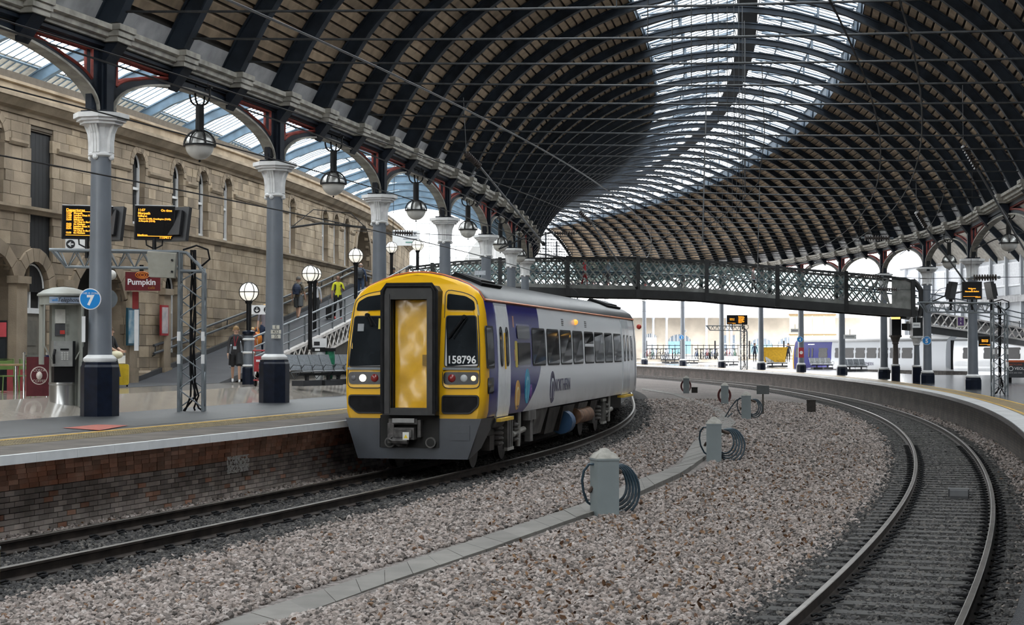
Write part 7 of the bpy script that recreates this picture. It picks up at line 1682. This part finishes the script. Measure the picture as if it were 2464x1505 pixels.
def person(M, label, h=1.75, skin=(.45,.27,.19), top=(.05,.05,.05), legs=(.02,.02,.025), shoes=(.03,.03,.03), hair=(.05,.03,.02), stride=.0, armL=None, armR=None, shorts=False, sleeve='long', hairlen=0, lean=0.0, wide=1.0, bald=False, dress=False):
    t = thing('person', label, 'person', M, 'people at the station'); k = h/1.75
    sk,tp,lg,sh,hr = [mat('p_%02d%02d%02d' % tuple(int(c*99) for c in col), col, .7, var=.06) for col in (skin,top,legs,shoes,hair)]
    s = stride
    AL = armL or [(.23,.02+.3*s*.4,1.16),(.25,-.04+.5*s*.4,.92),(.25,-.07+.55*s*.4,.83)]; AR = armR or [(-.23,.02-.3*s*.4,1.16),(-.25,-.04-.5*s*.4,.92),(-.25,-.07-.55*s*.4,.83)]
    V = [((0,0,.96),.13*wide,.10),((0,-.01,1.14),.125*wide,.095),((0,0,1.33),.15*wide,.10),((0,.01,1.45),.075,.07),((0,0,1.53),.052),((0,-.01,1.60),.078,.085),((0,-.005,1.68),.078,.09),((0,0,1.745),.045,.05)]
    E = [(0,1),(1,2),(2,3),(3,4),(4,5),(5,6),(6,7)]; T = [1,1,1,1,0,0,0]
    def chain(start, pts, rads, tg):
        p = start
        for q,r,g in zip(pts,rads,tg): V.append((q,r)); E.append((p,len(V)-1)); T.append(g); p = len(V)-1
        return p
    for sg_,A in ((1,AL),(-1,AR)):
        cuff = 0 if sleeve == 'short' else 1
        chain(3, [(sg_*.165*wide,.01,1.43),A[0],A[1],A[2]], [.062,.045,.032,.026], [1,1 if sleeve != 'none' else 0,cuff,0])
    for sg_ in (1,-1):
        fy = -s*sg_; lo = 0 if shorts or dress else 2
        kn = (sg_*.10,-.03+fy*.22,.52); an_ = (sg_*.10,.04+fy*.42 if fy < 0 else .04+fy*.48,.09 if fy <= 0 else .13)
        e = chain(0, [(sg_*.09*wide,0,.88),(sg_*.10,lerp(0,kn[1],.5),.70),kn,(sg_*.10,lerp(kn[1],an_[1],.4),.34),an_,(sg_*.10,an_[1]-.16,.04)], [.095*wide,.083 if not shorts else .10,.056,.05,.034,.036], [2,2,2 if not dress else 0,lo,lo,3])
    V = [((p[0][0]*k,p[0][1]*k,p[0][2]*k),)+tuple(r*k for r in p[1:]) for p in V]
    me = skinmesh(V,E,T,[sk,tp,lg,sh]); bd = link(me,'body',t)
    H = MB()
    if not bald: H.ball((0,.012*k,1.675*k),.098*k,12,7,sz=1.08,z0=-.25,z1=1)
    else: H.ball((0,.02*k,1.66*k),.090*k,12,5,sz=1.0,z0=-.3,z1=.3)
    if hairlen: H.ball((0,.05*k,(1.63-hairlen/2)*k),.09*k,10,7,sz=1.0+hairlen*4)
    H.build('hair', hr, t, smooth=80)
    f = MB()
    for x in (-.032,.032): f.ball((x*k,-.098*k,1.635*k),.011*k,6,4)
    f.box(-.025*k,.025*k,-.096*k,-.088*k,1.568*k,1.576*k); f.build('face_features', mat('feature_dark',(.05,.025,.02),.6), t)
    g = MB(); g.add([(-.016*k,-.095*k,1.595*k),(.016*k,-.095*k,1.595*k),(0,-.122*k,1.60*k),(0,-.096*k,1.645*k)], [(0,1,2),(1,3,2),(3,0,2)])
    for x in (-.088,.088): g.ball((x*k,.0,1.625*k),.02*k,6,4,sz=1.6)
    for A,sg_ in ((AL,1),(AR,-1)):
        w_,hnd = Vector(A[1]),Vector(A[2]); d = (hnd-w_).normalized(); side = d.cross(Vector((1,0,0))).normalized()
        for j in range(4): o_ = side*(.018*(j-1.5)); g.tube([(hnd+o_*.8)*k,(hnd+o_+d*.05)*k,(hnd+o_+d*(.085-.006*abs(j-1.5))+Vector((-sg_*.015,0,0)))*k],[.011*k,.010*k,.007*k],5)
        g.tube([(hnd-d*.02)*k,(hnd+side*(-.035)+d*.02)*k,(hnd+side*(-.035)+d*.05)*k],[.011*k,.010*k,.008*k],5)
    g.build('hands_and_ears', sk, t, smooth=60)
    if dress: q = MB(); q.lathe([(.30*k,.32*k),(.25*k,.6*k),(.17*k,.95*k),(.15*k,1.1*k)],16); q.build('skirt', tp, t, smooth=True)
    if shorts:
        for sg_ in (1,-1): q = MB(); q.tube([(sg_*.09*k,0,.92*k),(sg_*.105*k,(-s*sg_*.10)*k,.74*k),(sg_*.11*k,(-.03-s*sg_*.19)*k,.56*k)],[.115*k,.115*k,.118*k],10); q.build('shorts_leg', lg, t, smooth=True)
    return t
def rucksack(t, k, col, z=1.22):
    q = MB(); q.ball((0,.20*k,z*k),.17*k,12,8,sz=1.35); q.box(-.12*k,.12*k,.24*k,.34*k,(z-.2)*k,(z-.02)*k); q.build('backpack', mat('pack_%d' % int(col[2]*999), col, .7), t)
    q = MB()
    for s_ in (-1,1): q.tube([(s_*.11*k,.12*k,(z+.2)*k),(s_*.12*k,-.02*k,(z+.27)*k),(s_*.12*k,-.13*k,(z+.08)*k),(s_*.12*k,.05*k,(z-.15)*k)],.022*k,5)
    q.build('strap', black, t)
def rampz(p): return zramp(toang(p))
def at(px, Y, z=None): p = D(px,HOR,Y); p.z = rampz(p) if z is None else z; return p
def onr(px, py):
    Y = 44.0
    while Y < 100:
        p = D(px,py,Y)
        if torad(p) < R_RAMP+2.5 and p.z <= rampz(p): return p
        Y += .1
    return p
def ph(px, pyh, pyf): p = onr(px,pyf); return p, max(1.5, min(1.9, (pyf-pyh)*p.y/F))
P = at(568,50.5,1.27); b_ = person(frame(P, rad(10)), 'boy in charcoal hoodie and black shorts walking off the ramp', 1.72, top=(.022,.020,.021), legs=(.010,.010,.012), shoes=(.55,.55,.55), hair=(.22,.13,.05), stride=.55, shorts=True)
q = MB(); q.lathe([(.09,0),(.13,.03),(.11,.09),(.07,.1)],10,(0,.05,1.40)); q.build('hood', mat('hood_grey',(.035,.032,.034),.8), b_, smooth=True); q = MB(); q.tube([(-.06,-.10,1.42),(-.05,-.15,1.25),(-.04,-.16,1.12)],.012,4); q.tube([(.06,-.10,1.42),(.0,-.15,1.25),(-.03,-.16,1.12)],.012,4); q.build('lanyard', mat('lanyard_red',(.25,.02,.03),.6), b_); q = MB(); q.box(-.09,.01,-.18,-.165,1.03,1.12); q.build('card', mat('card_grey',(.35,.38,.40),.5), b_)
P = onr(637,850); person(frame(P, rad(5)), 'woman in sunglasses and grey patterned top, half behind the second column', 1.70, top=(.17,.15,.17), legs=(.02,.04,.09), hair=(.45,.28,.10), stride=.4, hairlen=.14, sleeve='short', wide=1.12)
P_ = P; q = thing('orange_bag', 'orange shopping bag carried beside the second column', 'bag', frame(Vector((P.x-.27,P.y-.15,P.z+.22)))); m_ = MB(); m_.ball((0,0,.26),.21,10,8,sz=1.3); m_.build('sack', mat('bag_orange',(.62,.20,.02),.5,var=.15), q, smooth=60); m_ = MB(); m_.tube([(-.1,0,.5),(-.03,0,.68),(.05,0,.68),(.1,0,.5)],.018,5); m_.build('handle', mat('bag_orange',(.62,.20,.02),.5), q)
P = onr(608,868); person(frame(P, rad(12)), 'small child in a red patterned top behind the nearest globe lamp', 1.12, top=(.40,.08,.05), legs=(.35,.10,.06), hair=(.55,.38,.18), stride=.3, sleeve='short')
P, hh = ph(718,667,771); b_ = person(frame(P, PI+rad(-14)), 'man in khaki shirt and shorts walking up the ramp with a navy rucksack', hh, top=(.15,.125,.09), legs=(.08,.085,.09), hair=(.10,.09,.08), stride=.45, shorts=True, sleeve='short', wide=1.08); rucksack(b_, 1.03, (.012,.022,.05))
P, hh = ph(760,677,768); b_ = person(frame(P, rad(8)), 'woman in white shirt and black trousers walking down the ramp', hh, top=(.50,.50,.53), legs=(.012,.012,.014), hair=(.16,.08,.04), stride=.45, sleeve='long'); q = MB(); q.tube([(.12,-.02,1.40),(0,-.14,1.2),(-.15,-.11,1.02)],.014,4); q.build('bag_strap', black, b_)
P, hh = ph(813,664,770); b_ = person(frame(P, rad(14)), 'man in bright yellow T-shirt holding a phone, pulling a case on the ramp', hh, skin=(.22,.12,.08), top=(.58,.58,.02), legs=(.012,.012,.014), shoes=(.60,.10,.09), hair=(.03,.02,.02), stride=.35, sleeve='short', bald=True, armL=[(.24,-.02,1.17),(.16,-.22,1.22),(.10,-.26,1.28)])
q = MB(); q.box(.07,.12,-.29,-.275,1.29,1.42); q.build('phone', black, b_); q = MB(); q.tube([(-.12,-.1,1.42),(-.13,-.13,1.25),(-.12,.1,1.15)],.03,5); q.build('strap', black, b_)
q = thing('trolley_case', 'black trolley case pulled by the man in yellow', 'suitcase', frame(Vector((P.x-.33,P.y+.15,rampz(P))))); m_ = MB(); m_.box(-.17,.17,-.11,.11,.05,.55); m_.build('case', black, q); m_ = MB(); m_.tube([(-.08,.05,.55),(-.08,.0,.95),(.08,.0,.95),(.08,.05,.55)],.012,4); m_.build('handle', galv, q)
for x in (-.13,.13): m_ = MB(); m_.cyl((x-.02,.08,.04),(x+.02,.08,.04),.04,n=8); m_.build('wheel', rubber, q)
P, hh = ph(868,633,727); b_ = person(frame(P, PI-rad(8)), 'man in blue jacket with a dark rucksack walking away up the ramp', hh, top=(.03,.05,.10), legs=(.04,.07,.13), hair=(.35,.30,.27), stride=.3, bald=True); rucksack(b_, 1.02, (.02,.025,.031))
P = at(947,88,4.9); person(frame(P, rad(10)), 'person in dark jacket and white shirt, head above the train roof, left of two', 1.75, top=(.02,.022,.03), hair=(.012,.01,.01), skin=(.25,.14,.09))
P = at(980,89,4.95); person(frame(P, rad(-10)), 'person with dark hair, head above the train roof, right of two', 1.75, top=(.15,.12,.12), hair=(.012,.01,.01))
P = at(266,45.5,1.24); b_ = person(frame(P, rad(75)), 'woman in a long black dress leaning with a cream tote beside a yellow suitcase', 1.66, top=(.008,.008,.009), legs=(.008,.008,.009), hair=(.10,.06,.03), sleeve='short', dress=True, armL=[(.2,-.12,1.14),(.14,-.32,1.05),(.10,-.40,1.05)], armR=[(-.2,-.12,1.14),(-.1,-.30,1.03),(-.04,-.38,1.04)])
q = thing('tote_bag', 'cream shoulder tote held by the woman in black', 'bag', frame(Vector((P.x+.20,P.y-.22,P.z+.80)))); m_ = MB(); m_.ball((0,0,.1),.2,12,7,sz=.55); m_.build('sack', mat('tote_cream',(.52,.48,.33),.7), q, smooth=60); m_ = MB(); m_.tube([(-.12,0,.17),(-.16,.05,.42),(-.2,.1,.55)],.02,5); m_.build('strap', mat('tote_cream',(.52,.48,.33),.7), q)
S_ = at(293,46.5,1.24); q = thing('yellow_suitcase', 'bright yellow wheeled suitcase beside the woman in black', 'suitcase', frame(S_, rad(10))); ys_ = mat('case_yellow',(.60,.42,.02),.35,coat=.2); m_ = MB(); m_.prism(rpoly([(-.24,.06),(.2,.06),(.2,.64),(-.24,.64)],.06), lambda u,v:(u,-.13,v), lambda u,v:(u,.13,v)); sh_ = m_.build('shell', ys_, q)
for k_ in range(4): m_ = MB(); m_.box(-.16+.1*k_,-.145+.1*k_,-.138,-.13,.1,.6); m_.build('rib', ys_, sh_)
m_ = MB(); m_.tube([(-.1,.08,.64),(-.1,.08,.95),(.08,.08,.95),(.08,.08,.64)],.012,4); m_.build('handle', galv, q); m_ = MB(); m_.box(-.14,.1,.0,.02,.66,.88); m_.build('bag_on_top', wpt, q)
for x in (-.18,.15): m_ = MB(); m_.cyl((x-.02,0,.03),(x+.02,0,.03),.032,n=8); m_.build('wheel', rubber, q)
P = bpt(1408,.2,.9); person(frame(P, rad(70)), 'person in a red coat crossing the footbridge', 1.70, top=(.30,.012,.02), legs=(.25,.012,.02), hair=(.03,.02,.02), stride=.4)
P = bpt(1466,.2,1.2); person(frame(P, rad(-70)), 'person in a pale blue shirt crossing the footbridge', 1.72, top=(.30,.40,.48), legs=(.05,.05,.06), stride=.4)
P = bpt(1820,.2,1.2); person(frame(P, rad(80)), 'person in a white and red top on the right half of the footbridge', 1.72, top=(.45,.30,.30), legs=(.05,.05,.06), stride=.4)
for px,Y,lab,cl in ((1816,150,'distant person in dark blue by the slender column',(.02,.03,.06)),(1897,150,'distant person in navy beside the yellow container',(.03,.04,.07))):
    P = D(px,868,Y); P.z = 1.2; person(frame(P, 0), lab, 1.75, top=cl, legs=(.02,.025,.04))
P = onplat2(2334,895); person(frame(P, rad(60)), 'person in a lime green bib behind the welcome screen column', 1.70, top=(.12,.30,.05), legs=(.02,.02,.025))
# ================================================================ lettering becomes mesh
dg = bpy.context.evaluated_depsgraph_get()
for o in [o for o in sc.objects if o.type == 'FONT']:
    me = bpy.data.meshes.new_from_object(o.evaluated_get(dg)); n_ = link(me, o.name + '_m', None)
    if not me.materials: me.materials.append(o.data.materials[0])
    n_.parent = o.parent; n_.matrix_local = o.matrix_local.copy()
    for k in o.keys(): n_[k] = o[k]
    nm = o.name; bpy.data.objects.remove(o); n_.name = nm
